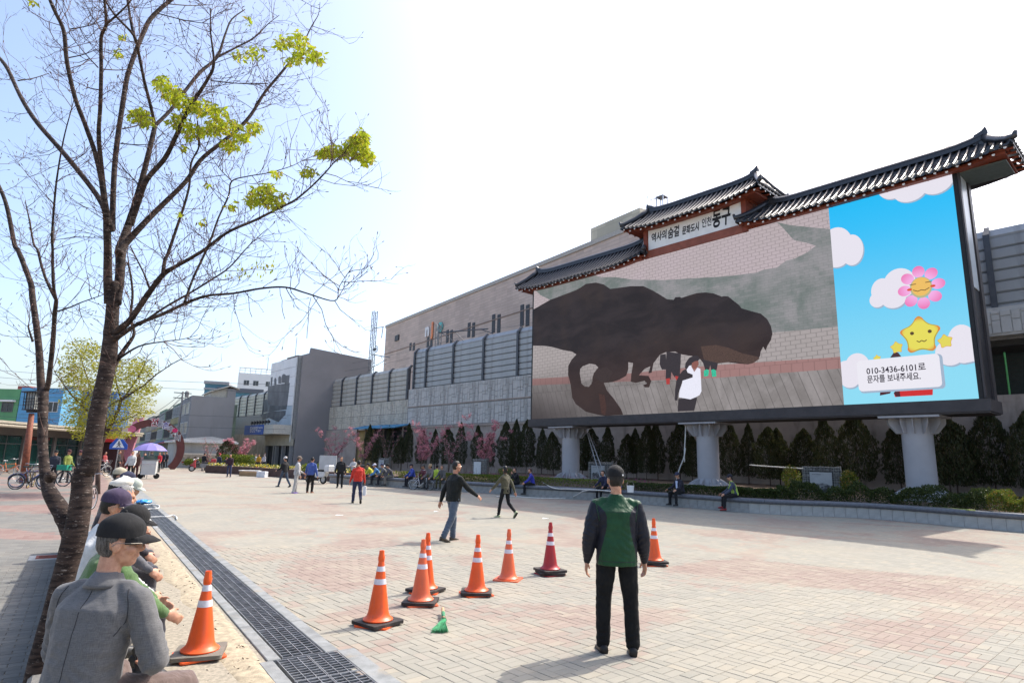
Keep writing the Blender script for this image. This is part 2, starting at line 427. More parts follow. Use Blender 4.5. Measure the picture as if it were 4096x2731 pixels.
def lay_bricks(cells, parent, rot, m_single, m_join, gap=0.0021, h=0.03):
    cells.sort(key=lambda c: -shown(c[0], c[1]))
    def vis(c): return abs(c[0]) < c[1] * 0.86 and c[1] > 4.35
    first = [c for c in cells if vis(c)][:300]; fs = set(first); rest = [c for c in cells if c not in fs]
    meshes = {}
    for hu, hv in {(c[2], c[3]) for c in cells}:
        q = MB(); q.bbox(-hu + gap, hu - gap, -hv + gap, hv - gap, -h, 0, 0.003); meshes[(hu, hv)] = q.mesh('brick', m_single)
    for x, y, hu, hv in first:
        o = bpy.data.objects.new('brick', meshes[(hu, hv)]); C.objects.link(o); o.parent = parent
        o.location = (x, y, U(-0.0015, 0.0015)); o.rotation_euler = (U(-.004, .004), U(-.004, .004), rot + U(-.006, .006))
    # joined
    A = np.array([(c[0], c[1], c[2] - gap, c[3] - gap) for c in rest]); n = len(A)
    if n == 0: return
    bb = 0.003
    base = np.array([(-1, -1), (1, -1), (1, 1), (-1, 1)])
    ang = rot + rng.uniform(-.006, .006, n); ca, sa = np.cos(ang), np.sin(ang); zz = rng.uniform(-.0018, .0018, n)
    vs = []
    for lay, (ins, z) in enumerate(((0, -h), (0, -bb), (bb, 0))):
        for bx, by in base:
            lx = bx * (A[:, 2] - ins); ly = by * (A[:, 3] - ins)
            vs.append(np.stack([A[:, 0] + lx * ca - ly * sa, A[:, 1] + lx * sa + ly * ca, zz + z], 1))
    vv = np.stack(vs, 1).reshape(-1, 3)
    qf = [(0, 1, 5, 4), (1, 2, 6, 5), (2, 3, 7, 6), (3, 0, 4, 7), (4, 5, 9, 8), (5, 6, 10, 9), (6, 7, 11, 10), (7, 4, 8, 11), (8, 9, 10, 11)]
    ff = (np.array(qf)[None] + (np.arange(n) * 12)[:, None, None]).reshape(-1, 4)
    me = bpy.data.meshes.new('bricks'); me.from_pydata(vv.tolist(), [], ff.tolist()); me.materials.append(m_join)
    a = me.attributes.new('centre', 'FLOAT_VECTOR', 'POINT')
    a.data.foreach_set('vector', np.repeat(np.stack([A[:, 0], A[:, 1], np.zeros(n)], 1), 12, axis=0).astype(np.float32).ravel())
    me.update(); o = link_mesh('paving_bricks', me, parent); o['kind'] = 'stuff'
lay_bricks(cells, plaza, RS, m_n1, m_n2)
# far paving: same lattice carried by the material, sheet beyond the real bricks
b = MB()
arc = []
for q in range(0, 41):
    az = R(-62 + 124 * q / 40); rr = 12.95
    x, y = rr * math.sin(az), rr * math.cos(az); arc.append((x, y))
arc = [p for p in arc if right_of_drain(p[0], p[1], 0.505)]
# left foot of the arc on the drain line
t0 = 0
for t_ in np.arange(0, 30, 0.05):
    p = dline(0.505, t_)
    if math.hypot(p.x, p.y) >= 12.95: t0 = t_; break
pl = dline(0.505, t0); outer = [(40, 8), (40, 60), tuple(dline(0.505, 130)[:2])]
poly = [(pl.x, pl.y)] + arc + outer
tri = bmesh.new(); vs_ = [tri.verts.new((p[0], p[1], -0.0)) for p in poly]; tri.faces.new(vs_)
bmesh.ops.triangulate(tri, faces=tri.faces); me = bpy.data.meshes.new('far_paving'); tri.to_mesh(me); tri.free(); me.materials.append(m_far)
o = link_mesh('far_paving', me, plaza)
for p in me.polygons:
    if p.normal.z < 0: p.flip()

# drain: concrete channel edges + grate panels
m_conc_edge = mat('pale_concrete', (0.22, 0.228, 0.225), 0.85, 0.22, 5, bump=0.25, bscale=120, dirt=((0.28, 0.24, 0.18), 2.0, 0.9))
m_grate = mat('galvanised_steel', (0.30, 0.30, 0.30), 0.5, 0.3, 8, metal=0.5)
m_dark = mat('dark_pit', (0.02, 0.02, 0.02), 0.9, 0.3, 5)
drain = thing('drain', 'long steel grated drainage channel running beside the seated men up the plaza', 'drain', (DO[0], DO[1], 0), RT)
DL = 18.5
q = MB(); q.box(0.0, 0.36, -0.28, DL, -0.21, -0.20)
q.box(-0.012, -0.002, -0.28, DL, -0.2, -0.03); q.box(0.362, 0.369, -0.28, DL, -0.2, -0.03); q.build('channel_floor', m_dark, drain)
for nm, x0, x1 in (('edge_strip', -0.129, -0.015), ('edge_strip', 0.372, 0.50)):
    q = MB(); yy = -0.03
    while yy < DL:
        q.bbox(x0, x1, yy, min(yy + 1.18, DL), -0.05, 0.004 + U(0, .003), 0.006); yy += 1.19
    q.build(nm, m_conc_edge, drain)
def grate(w, l, bars, bays):
    q = MB(); t = 0.005
    for x in [0.004 + (w - 0.008) * i / bays for i in range(bays + 1)]: q.box(x - t / 2, x + t / 2, 0, l, -0.028, 0.003)
    n = int(l / bars)
    for i in range(n + 1):
        y = l * i / n; q.box(0, w, y - 0.0042, y + 0.0042, -0.012, 0.0)
    for y in (0.0, l): q.box(-0.004, w + 0.004, y - 0.004, y + 0.004, -0.026, 0.001)
    return q
gm = grate(0.35, 0.985, 0.075, 4).mesh('grate', m_grate)
k_ = 0; yy = 0.0
while yy < DL - 0.9:
    o = link_mesh('grate', gm, drain, (0.005, yy, 0)); yy += 1.0; k_ += 1
# catch basin with wide grates, crossing the line
bas = thing('catch_basin', 'wide square grated basin cover at the near end of the drain', 'drain grate', (*dline(-0.06, -0.62)[:2], 0.0), RT)
gm2 = grate(0.26, 0.56, 0.062, 3).mesh('grate', m_grate)
q = MB(); q.box(-0.02, 0.54, -0.62, 0.58, -0.22, -0.21); q.build('basin_floor', m_dark, bas)
for x in (0.0, 0.265):
    for y in (0.0, -0.58):
        link_mesh('grate', gm2, bas, (x, y, 0.003))
q = MB(); q.bbox(0.535, 0.70, -0.64, 0.585, -0.05, 0.004, 0.004); q.bbox(-0.14, -0.025, -0.64, 0.58, -0.05, 0.004, 0.004)
q.build('edge_strip', m_conc_edge, bas)
# far end cover slab of the channel
q = MB(); q.bbox(-0.1, 0.6, DL + .05, DL + 9, -0.03, 0.008, 0.004); q.build('cover_strip', m_conc_edge, drain)

# left pavement: grey blocks, reddish bands, sandy strip along the drain
def left_mat(name, mode):
    k = NT(name); pos = k.pos(); x, y, z = k.sep(pos)
    if mode == 'far':
        u = x * math.cos(RT) + y * math.sin(RT); v = y * math.cos(RT) - x * math.sin(RT)
        row = (v / 0.1).floor(); uu = u + row * 0.1
        cu = (uu / 0.2).floor() * 0.2 + 0.1 - row * 0.1; cv = row * 0.1 + 0.05
        cx = cu * math.cos(RT) - cv * math.sin(RT); cy = cu * math.sin(RT) + cv * math.cos(RT)
        cen = k.comb(cx, cy, 0); ed = ((u - cu).abs() * -1.0 + 0.1).mn((v - cv).abs() * -1.0 + 0.05)
    elif mode == 'one': cen = k.n('ShaderNodeObjectInfo').outputs['Location']
    else:
        a = k.n('ShaderNodeAttribute'); a.attribute_name = 'centre'; cen = a.outputs['Vector']
    cx, cy, cz = k.sep(cen); cen = k.comb(cx, cy, 0)
    w = k.white(cen)
    lat = (cx - DO[0]) * math.cos(RT) + (cy - DO[1]) * math.sin(RT); lon = (cy - DO[1]) * math.cos(RT) - (cx - DO[0]) * math.sin(RT)
    nz = k.noise(k.scalev(cen, (.35, .35, 0)), 1, 2, 0.5, 1.0)
    red = ((lat + (w - 0.5) * 0.1).gt(-1.25)).mx(((lon + lat * 0.2).gt(9.0)) * nz.gt(0.5))
    red = red * (lon.gt(-0.4).mx(w.gt(0.6)))
    c = k.mix(red, k.mix(w, (0.13, 0.127, 0.116), (0.18, 0.176, 0.16)), k.mix(w, (0.19, 0.115, 0.10), (0.245, 0.175, 0.15)))
    s = k.noise(pos, 1.1, 5, 0.65)
    x2, y2, z2 = k.sep(pos); lat2 = (x2 - DO[0]) * math.cos(RT) + (y2 - DO[1]) * math.sin(RT)
    c = k.mix(s.ss(0.45, 0.75, 0.0, 0.5), c, (0.26, 0.23, 0.185))
    c = k.mix((lat2 + (s - 0.5) * 0.9).ss(-0.62, -0.12, 0, 0.85), c, (0.36, 0.305, 0.215))
    if mode == 'far':
        c = k.mix(ed.ss(0.002, 0.006, 1, 0) * 0.7, c, (0.2, 0.18, 0.15)); k.bump(ed.ss(0, 0.008), 0.4, 0.006)
    else: k.bump(k.noise(pos, 140, 3, 0.7), 0.25, 0.004)
    k.col(c); return k.set(0.88, 0, 0.25)
b = MB(); b.add([(-60, -8, -0.008), tuple(dline(-0.13, -16, -0.008)), tuple(dline(-0.13, 130, -0.008)), (-160, 90, -0.008)], [(0, 1, 2, 3)])
walk = b.build('pavement', m_joint); tag(walk, kind='structure')
cells = []
cR, sR = math.cos(RT), math.sin(RT)
for row in range(-40, 260):
    for iu in range(-120, 0):
        uu = iu * .2 + .1 - (row % 2) * .1 ; vv = row * .1 + .05
        uu -= 0  # local street coordinates about the world origin
        x = (uu) * cR - vv * sR; y = (uu) * sR + vv * cR
        if not right_of_drain(x, y, -0.23) and y > 3.6 and math.hypot(x, y) < 12.0 and abs(x) < y * 0.98 + 0.6: cells.append((x, y, .1, .05))
m_l1, m_l2, m_l3 = left_mat('walk_brick', 'one'), left_mat('walk_bricks_joined', 'many'), left_mat('walk_far', 'far')
lay_bricks(cells, walk, RT, m_l1, m_l2)
arc = [(11.95 * math.sin(R(a)), 11.95 * math.cos(R(a))) for a in np.arange(-64, 0, 2)]
arc = [p for p in arc if not right_of_drain(p[0], p[1], -0.2)]
t0 = 0
for t_ in np.arange(-5, 30, 0.05):
    p = dline(-0.14, t_)
    if math.hypot(p.x, p.y) >= 11.95: t0 = t_; break
p = dline(-0.14, t0); poly = arc + [(p.x, p.y), tuple(dline(-0.14, 130)[:2]), (-150, 90), (-60, 8)]
tri = bmesh.new(); vs_ = [tri.verts.new((p[0], p[1], 0)) for p in poly]; tri.faces.new(vs_); bmesh.ops.triangulate(tri, faces=tri.faces)
me = bpy.data.meshes.new('far_paving'); tri.to_mesh(me); tri.free(); me.materials.append(m_l3); link_mesh('far_paving', me, walk)
for p in me.polygons:
    if p.normal.z < 0: p.flip()
# loose sand heap along the drain (thin, uneven sheet)
m_sand = mat('loose_sand', (0.36, 0.305, 0.215), 0.97, 0.22, 14, bump=0.5, bscale=160)
bm = bmesh.new(); rows = []
for iy in range(0, 90):
    rw = []
    for ix in range(0, 9):
        y = -0.9 + iy * 0.11; wv = 0.20 + 0.14 * noise.noise(Vector((y * .8, 3, 0)))
        x = -0.16 - ix / 8 * wv * 1.5 + 0.03 * noise.noise(Vector((y * 4, ix, 1)))
        hgt = 0.012 * math.sin(math.pi * ix / 8) * (0.6 + noise.noise(Vector((y * 3, ix * .5, 2)))) - 0.002 if 0 < ix < 8 else -0.01
        rw.append(bm.verts.new(dline(x, y, hgt)))
    rows.append(rw)
for a_, b_ in zip(rows, rows[1:]):
    for i in range(8): bm.faces.new((a_[i], a_[i + 1], b_[i + 1], b_[i]))
bmesh.ops.recalc_face_normals(bm, faces=bm.faces)
me = bpy.data.meshes.new('sand'); bm.to_mesh(me); bm.free(); me.materials.append(m_sand)
for p in me.polygons: p.use_smooth = True
tag(link_mesh('sand', me), kind='stuff', label='pale loose sand spilt along the left edge of the drain')
Pl = np.array([tuple(dline(-.2 - abs(rng.normal()) * .22, U(-.8, 7), .012)) for i in range(170)])
o = tri_cloud('leaf_litter', Pl, np.stack([rng.normal(size=170), rng.normal(size=170), rng.normal(size=170) * .15], 1), .012 + .03 * rng.rand(170), mat('dry_litter', (.07, .05, .03), .9, .4, 20), wid=.35); o['label'] = 'dry twig and leaf litter on the sand by the drain'
# red cover plate in the grey pavement
g0 = gp(195, 2228)
cov = thing('manhole_cover', 'small rusty red square cover set into the grey pavement left of the tree', 'manhole cover', (g0.x, g0.y, 0.004), RT)
q = MB(); q.bbox(-.26, .26, -.26, .26, -.01, .004, .004); q.build('frame', mat('cover_frame', (.42, .41, .38), .8), cov)
q = MB(); q.bbox(-.17, .17, -.17, .17, 0.004, .012, .004)
for i in range(5): q.box(-.13, .13, -.13 + i * .055, -.105 + i * .055, .012, .016)
q.build('plate', mat('rust_red', (.25, .075, .05), .8, .3, 30), cov)
# ================================================================== text and flat art
def text_mesh(name, s, size, m, parent, loc, rot=(math.pi / 2, 0, 0), bold=0.0, align='LEFT', extr=0.004, shear=0.0, sx=1.0):
    cu = bpy.data.curves.new(name, 'FONT'); cu.body = s; cu.size = size; cu.extrude = extr; cu.offset = bold; cu.align_x = align; cu.shear = shear
    cu.resolution_u = 3
    o = bpy.data.objects.new('tmp', cu); C.objects.link(o)
    dg = bpy.context.evaluated_depsgraph_get(); me = bpy.data.meshes.new_from_object(o.evaluated_get(dg)); bpy.data.objects.remove(o)
    me.materials.clear(); me.materials.append(m); me.name = name
    o = link_mesh(name, me, parent, loc); o.rotation_euler = rot; o.scale = (sx, 1, 1)
    return o
# ================================================================== seat wall and planting bed
m_granite = mat('grey_granite', (0.30, 0.295, 0.28), 0.8, 0.16, 4, bump=0.15, bscale=200, dirt=((0.16, 0.15, 0.13), 3, 0.5))
m_granite2 = mat('pale_granite', (0.40, 0.39, 0.365), 0.8, 0.12, 4, bump=0.15, bscale=200, dirt=((0.2, 0.18, 0.15), 3, 0.5))
m_coping = mat('polished_dark_stone', (0.105, 0.11, 0.125), 0.34, 0.2, 12, spec=0.55)
WP = [(-11.5, 40.2), (-9.3, 37.8), (-7.4, 36.6), (-5.7, 35.3), (-4.0, 34.0), (-2.4, 33.1), (-0.8, 31.9), (0.9, 30.4), (4.1, 28.4), (6.0, 26.5), (7.6, 25.0), (8.5, 23.9), (9.5, 23.1), (10.6, 22.75), (11.8, 22.5), (12.9, 21.9), (13.7, 20.9), (14.4, 19.6), (15.4, 18.35), (17.6, 16.6), (20, 15.2)]
def catmull(P, n=12):
    P = [Vector((*p, 0)) for p in P]; out = []
    for i in range(len(P) - 1):
        a, b_, c, d = P[max(i - 1, 0)], P[i], P[i + 1], P[min(i + 2, len(P) - 1)]
        for k in range(n):
            t = k / n
            out.append(0.5 * ((2 * b_) + (c - a) * t + (2 * a - 5 * b_ + 4 * c - d) * t * t + (3 * b_ - a - 3 * c + d) * t ** 3))
    out.append(P[-1]); return out
def resample(pts, step):
    out = [pts[0]]; acc = 0
    for a, b_ in zip(pts, pts[1:]):
        L = (b_ - a).length; d = 0
        while acc + (L - d) >= step:
            d += step - acc; out.append(a + (b_ - a) * (d / L)); acc = 0
        acc += L - d
    return out
WC = catmull(WP)
wall = thing('seat_wall', 'low curving granite seat wall with rounded dark coping in front of the hedge', 'seat wall')
RSMP = resample(WC, 0.36)
for i in range(len(RSMP) - 1):
    a, b_ = RSMP[i], RSMP[i + 1]; d = (b_ - a); L = d.length; ang = math.atan2(d.y, d.x)
    q = MB(); q.bbox(0.004, L - 0.004, 0.0, 0.3, 0, 0.36, 0.004)
    o = q.build('stone_slab', m_granite2 if a.x > 8.9 else m_granite, wall, loc=(a.x, a.y, 0)); o.rotation_euler = (0, 0, ang)
CP = resample(WC, 0.2); k = 0
while k < len(CP) - 1:
    seg = CP[k:k + 9]; q = MB(); prof = []
    vs = []; fs = []; n = 9
    for i, p in enumerate(seg):
        pn = seg[min(i + 1, len(seg) - 1)] - seg[max(i - 1, 0)]; pn.normalize(); side = Vector((pn.y, -pn.x, 0))   # toward plaza
        if i == 0: p = p + pn * 0.004
        for j in range(n):
            a = -math.pi / 2 + math.pi * j / (n - 1)
            vs.append(p + side * (0.02 + 0.085 * math.cos(a)) + Vector((0, 0, 0.445 + 0.088 * math.sin(a))))
        vs.append(p - side * 0.32 + Vector((0, 0, 0.533))); vs.append(p - side * 0.32 + Vector((0, 0, 0.357)))
    m_ = n + 2
    for i in range(len(seg) - 1):
        for j in range(m_): fs.append((i * m_ + j, i * m_ + (j + 1) % m_, (i + 1) * m_ + (j + 1) % m_, (i + 1) * m_ + j))
    fs.append(tuple(range(m_))); fs.append(tuple(range((len(seg) - 1) * m_ + m_ - 1, (len(seg) - 1) * m_ - 1, -1)))
    q.add(vs, fs); o = q.build('coping_stone', m_coping, wall); smooth_by_angle(o, 35); k += 8
# soil
m_soil = mat('bed_soil', (0.11, 0.075, 0.05), 0.98, 0.35, 2.5, bump=0.6, bscale=40)
q = MB(); vs = []; fs = []
for i, p in enumerate(WC):
    pn = WC[min(i + 1, len(WC) - 1)] - WC[max(i - 1, 0)]; pn.normalize(); side = Vector((pn.y, -pn.x, 0)); a = p - side * 0.3
    off = (a.x - LX) * NX + (a.y - LY) * NY
    for t in (0, 0.15, 0.4, 1.0):
        e_ = a + Vector((NX, NY, 0)) * (8.0 - off) * t; vs.append((e_.x, e_.y, 0.42 + 0.25 * min(1, t * 1.6)))
for i in range(len(WC) - 1):
    for j in range(3): fs.append((i * 4 + j, i * 4 + j + 1, i * 4 + j + 5, i * 4 + j + 4))
q.add(vs, fs); o = q.build('planting_bed', m_soil, smooth=True); tag(o, kind='structure')
def wall_at(t):                             # point + inward normal for bed planting; t in 0..1
    i = min(int(t * (len(WC) - 1)), len(WC) - 2); d = (WC[i + 1] - WC[i]).normalized(); return WC[i] + (WC[i + 1] - WC[i]) * (t * (len(WC) - 1) - i), Vector((-d.y, d.x, 0))

# ================================================================== LED SCREEN
m_frame = mat('dark_painted_steel', (0.035, 0.034, 0.038), 0.45, 0.2, 3, metal=0.2)
m_frame2 = mat('brown_black_cladding', (0.05, 0.044, 0.046), 0.5, 0.15, 2)
m_pale = mat('pale_side_panel', (0.50, 0.54, 0.56), 0.35, 0.08, 1.5)
m_col = mat('grey_column_paint', (0.38, 0.37, 0.38), 0.5, 0.06, 1.2, dirt=((0.15, 0.15, 0.16), 1.2, 0.35))
m_red = mat('red_brown_timber', (0.20, 0.045, 0.022), 0.6, 0.18, 5)
m_red2 = mat('red_brown_fascia', (0.25, 0.075, 0.045), 0.6, 0.12, 3)
m_tile = mat('black_roof_tile', (0.028, 0.029, 0.034), 0.33, 0.25, 20, spec=0.6)
m_white = mat('white_paint', (0.78, 0.77, 0.74), 0.6, 0.05, 3)
SW, SZ0, SZ1 = 23.72, 4.32, 13.15
scr = thing('led_screen', 'huge outdoor video screen on three grey columns under a black tiled roof', 'video screen', sw(0, 0), RS)
q = MB(); q.box(-0.16, SW + 0.16, 0.03, 1.7, 3.98, 13.45); q.build('cabinet', m_frame, scr)
q = MB(); q.box(-0.2, SW + 0.35, -0.16, 1.74, 3.86, SZ0 - 0.01); q.box(-0.15, SW + .3, -0.1, 1.6, 3.8, 3.857); q.build('bottom_beam', m_frame2, scr)
q = MB(); q.box(SW + 0.162, SW + 0.20, 0.3, 1.15, 8.6, 13.3); q.build('side_panel', m_pale, scr)
q = MB(); q.box(SW + 0.162, SW + 0.24, 1.3, 1.72, 4.2, 13.3); q.box(SW + 0.162, SW + .22, 0.0, 0.22, 4.35, 13.4); q.build('side_post', m_frame2, scr)
q = MB(); q.box(-0.12, SW + 0.14, -0.012, 0.028, SZ0, SZ1 + 0.06); q.build('display', mat('screen_black', (0.01, 0.01, 0.011), 0.5), scr)
# display art: flat shapes, each a few mm before the last
def led_radial(name, c1, c2, cen, r0, r1_):
    k = NT(name); k.col((.012, .012, .012)); x, y, z = k.sep(k.obj()); dx = x - cen[0]; dz = z - cen[1]
    c = k.mix((dx * dx + dz * dz)._m('SQRT').ss(r0, r1_), c1, c2); k.link(c, k.b.inputs['Emission Color']); k.b.inputs['Emission Strength'].default_value = 1 / (2 ** EXPO); return k.set(.6, 0, .15)
def art(name, pts, m, lay, px=True, label=None, clip=None):
    P = [sp(*p) for p in pts] if px else pts
    if clip:
        x0, x1, z0, z1 = clip
        def cl(P, f, g):
            out = []
            for i in range(len(P)):
                a, b_ = P[i - 1], P[i]; fa, fb = f(a), f(b_)
                if fa >= 0: out.append(a) if not out or out[-1] != a else None
                if fa * fb < 0: t = fa / (fa - fb); out.append((a[0] + (b_[0] - a[0]) * t, a[1] + (b_[1] - a[1]) * t))
            return out
        for f in (lambda p: p[0] - x0, lambda p: x1 - p[0], lambda p: p[1] - z0, lambda p: z1 - p[1]):
            if len(P) > 2: P = cl(P, f, None)
        if len(P) < 3: return None
    y = -0.014 - lay * 0.0022
    bm = bmesh.new(); vs = [bm.verts.new((p[0], y, p[1])) for p in P]; bm.faces.new(vs); bm.normal_update()
    if bm.faces[:][0].normal.y > 0: bmesh.ops.reverse_faces(bm, faces=bm.faces)
    bmesh.ops.triangulate(bm, faces=bm.faces[:], ngon_method='EAR_CLIP')
    me = bpy.data.meshes.new(name); bm.to_mesh(me); bm.free(); me.materials.append(m)
    o = link_mesh(name, me, DISP)
    if label: o['label'] = label
    return o
DISP = [c for c in scr.children if c.name.startswith('display')][0]
XM = sp(3345, 1217)[0]                      # where video meets the blue half
VC = (0.0, XM, SZ0 + .01, SZ1)
def led_brick(name, c, c2, sx, sz, joint=0.55, rot=0.0, power=1.0, nz=0.6, shear=0.0):
    k = NT(name); k.col((0.012, 0.012, 0.013)); o = k.obj(); x, y, z = k.sep(o)
    x = x + z * shear
    zz = z + x * rot
    row = (zz / sz).floor(); xx = x + row * (sx / 2)
    j = ((xx.mod(sx) - sx / 2).abs().gt(sx / 2 - 0.02)).mx((zz.mod(sz) - sz / 2).abs().gt(sz / 2 - 0.013))
    w = k.white(k.comb((xx / sx).floor(), row, 0))
    n1 = k.noise(o, 0.5, 5, 0.65, .5); n2 = k.noise(o, 7, 4, 0.75)
    cc = k.mix((w * 0.08 + n1 * 0.92).ss(0.3, 0.7), tuple(q * .86 for q in c), tuple(q * 1.12 for q in c2))
    cc = k.mix(j * joint, cc, tuple(q * 0.38 for q in c))
    cc = k.mix(n2.ss(0.55, 0.75, 0, nz * 0.5), cc, tuple(q * 0.6 for q in c))
    dk = (x + (z - 4.3) * -0.3).ss(1.0, 14.0, 0.95, 0.0) * z.ss(4.0, 8.4, 1.0, 0.0)
    cc = k.mix(dk, cc, (0.045, 0.036, 0.036))
    k.link(cc, k.b.inputs['Emission Color']); k.b.inputs['Emission Strength'].default_value = power / (2 ** EXPO)
    return k.set(0.6, 0, 0.15)
L_teal = led_brick('led_teal_paving', srgb('#737f7b'), srgb('#8f8d90'), 0.42, 0.13, 0.16)
L_white = led_brick('led_white_paving', srgb('#c4b7ba'), srgb('#b3a6ab'), 0.40, 0.17, 0.5)
L_whiteb = led_brick('led_pale_paving', srgb('#b2aaa9'), srgb('#a39b9b'), 0.46, 0.20, 0.6, rot=-0.02)
L_pink = led_brick('led_pink_paving', srgb('#a8817e'), srgb('#9a7674'), 0.5, 0.9, 0.4)
L_grey = led_brick('led_grey_paving', srgb('#86807e'), srgb('#969090'), 0.42, 6.0, 0.55, shear=0.35, nz=1.0)
def zz(ox, oy, s, P): return [(ox + x * s, oy + y * s) for x, y in P]
def z2(P): return zz(2100, 1100, 0.5102, P)
def z6(P): return zz(1950, 450, 0.9124, P)
def z1(P): return zz(3300, 1000, 0.4082, P)
art('video_ground', [(0, SZ0 + .01), (XM, SZ0 + .01), (XM, SZ1), (0, SZ1)], L_teal, 0, px=False)
art('video_paving', z6([(440, 705), (560, 665), (640, 640), (700, 560), (900, 510), (1240, 455), (1290, 500), (1330, 545), (1345, 560), (1400, 572), (1440, 585), (1400, 615), (1350, 640), (1310, 650), (1270, 680), (1210, 690), (1180, 702), (1080, 715), (1000, 722), (880, 728), (780, 735), (640, 733), (560, 722), (500, 722)]), L_white, 1, clip=VC)
art('video_paving', z6([(1255, 478), (1380, 400), (1700, 380), (1700, 520), (1500, 512), (1430, 505), (1330, 495)]), L_white, 1, clip=VC)
art('video_paving', z2([(30, 120), (90, 125), (125, 160), (190, 190), (215, 215), (80, 300), (30, 300)]), L_white, 1, clip=VC)
art('video_paving', z2([(20, 520), (900, 520), (1900, 455), (2560, 395), (2560, 650), (1500, 720), (900, 780), (20, 830)]), L_whiteb, 1, clip=VC)
art('video_kerb', z2([(20, 815), (820, 770), (1500, 705), (2352, 650), (2560, 632), (2560, 752), (2352, 768), (1500, 835), (20, 868)]), L_pink, 2, clip=VC)
art('video_paving', z2([(20, 866), (1500, 806), (2352, 742), (2560, 726), (2600, 1300), (-40, 1400)]), L_grey, 3, clip=VC)
DINO = [(20, 290), (72, 268), (130, 235), (200, 195), (300, 158), (400, 120), (440, 98), (480, 70), (560, 60), (620, 75), (670, 110), (760, 98), (830, 88), (930, 88), (1000, 120), (1060, 155), (1115, 190), (1168, 195), (1180, 175), (1215, 172), (1230, 180), (1290, 160), (1350, 142), (1420, 137), (1480, 145), (1545, 170), (1560, 166), (1595, 168), (1640, 205), (1680, 235), (1700, 262), (1780, 285), (1850, 303), (1900, 345), (1930, 400), (1942, 460), (1930, 510), (1905, 550), (1888, 592), (1870, 562), (1850, 600), (1845, 635), (1820, 670), (1790, 690), (1750, 700), (1690, 695), (1590, 683), (1490, 695), (1400, 690), (1360, 640), (1290, 632), (1220, 620), (1180, 600), (1105, 605), (1060, 625), (1010, 690), (995, 765), (970, 770), (985, 715), (940, 735), (895, 785), (970, 790), (992, 830), (975, 880), (940, 880), (930, 860), (960, 850), (940, 828), (870, 845), (832, 835), (835, 780), (850, 690), (812, 683), (812, 740), (795, 790), (740, 820), (690, 838), (620, 845), (645, 905), (700, 970), (755, 1050), (772, 1095), (700, 1098), (640, 1104), (590, 1098), (480, 1070), (400, 1010), (372, 960), (360, 860), (340, 780), (342, 710), (370, 660), (405, 622), (370, 600), (300, 588), (220, 565), (160, 555), (20, 553)]
def led_skin():
    k = NT('led_reptile_skin'); k.col((0.012, 0.012, 0.012)); o = k.obj()
    n1 = k.noise(k.scalev(o, (.5, 1, 1.3)), .8, 4, 0.6, 0.8); n2 = k.noise(k.scalev(o, (.8, 1, 1.6)), 6, 6, 0.8, 0.5); n3 = k.noise(o, .45, 2, .5)
    c = k.mix(n1.ss(0.35, 0.7), srgb('#2a2426'), srgb('#3a3234'))
    c = k.mix(n3.ss(.45, .7, 0, .5), c, srgb('#463a36'))
    c = k.mix(n2.ss(0.58, 0.74, 0, 0.38), c, srgb('#6b4a3c'))
    zz = k.sep(o)[2]; c = k.mix(zz.ss(6.3, 9.0, .35, 0), c, srgb('#4d352c'))
    k.link(c, k.b.inputs['Emission Color']); k.b.inputs['Emission Strength'].default_value = 0.85 / (2 ** EXPO); return k.set(0.6, 0, 0.15)
L_skin = led_skin()
art('video_dinosaur', z2(DINO), L_skin, 6, clip=VC, label='dark brown dinosaur silhouette with lowered head')
DINO_O = DISP.children[-1]
art('video_gap', z2([(432, 770), (436, 735), (455, 715), (510, 694), (555, 702), (577, 724), (545, 765), (532, 800), (530, 835), (500, 876), (470, 872), (445, 850)]), L_whiteb, 7)
art('video_gap', z2([(446, 845), (532, 812), (525, 850), (503, 876), (470, 872)]), L_grey, 8)
art('video_jaw', z2([(1380, 560), (1500, 548), (1600, 570), (1700, 612), (1822, 640), (1842, 655), (1800, 685), (1750, 698), (1650, 680), (1500, 690), (1410, 684)]), led('led_jaw', srgb('#604a40'), power=0.9, speck=0.5), 7)
art('video_leg_mark', z2([(560, 740), (640, 720), (690, 760), (660, 830), (600, 840), (545, 800)]), led('led_leg', srgb('#453632'), power=0.9, speck=0.5), 7)
art('video_leg_mark', z2([(580, 930), (625, 940), (640, 1030), (632, 1095), (600, 1085), (590, 1000)]), led('led_leg2', srgb('#54382f'), power=0.9, speck=0.6), 7)
# people on the video
l_blk = led('led_black', srgb('#3a3336'), speck=0.3); l_wht = led('led_white', srgb('#eeeefc'), speck=0.12); l_skn = led('led_face', srgb('#8e5a50'))
art('video_person', z2([(1062, 625), (1105, 618), (1110, 680), (1108, 740), (1075, 740), (1058, 700)]), l_blk, 5)
art('video_person', z2([(1112, 600), (1225, 615), (1222, 700), (1215, 815), (1175, 800), (1150, 760), (1145, 820), (1105, 815), (1108, 700)]), l_blk, 8)
for P in ([(1108, 812), (1140, 808), (1137, 855), (1112, 857)], [(1178, 790), (1208, 795), (1212, 820), (1188, 824)]): art('video_shoe', z2(P), led('led_red', srgb('#b23a35')), 9)
art('video_person', z2([(1390, 660), (1515, 690), (1505, 745), (1462, 745), (1455, 705), (1447, 740), (1415, 742)]), l_blk, 8)
for P in ([(1405, 750), (1425, 738), (1445, 745), (1440, 790), (1405, 796)], [(1462, 745), (1480, 737), (1500, 748), (1503, 795), (1470, 798)]): art('video_shoe', z2(P), led('led_green', srgb('#3fd0a8'), speck=0.5), 9)
art('video_woman', z2([(1205, 970), (1352, 960), (1345, 1000), (1330, 1062), (1200, 1068)]), l_blk, 10)
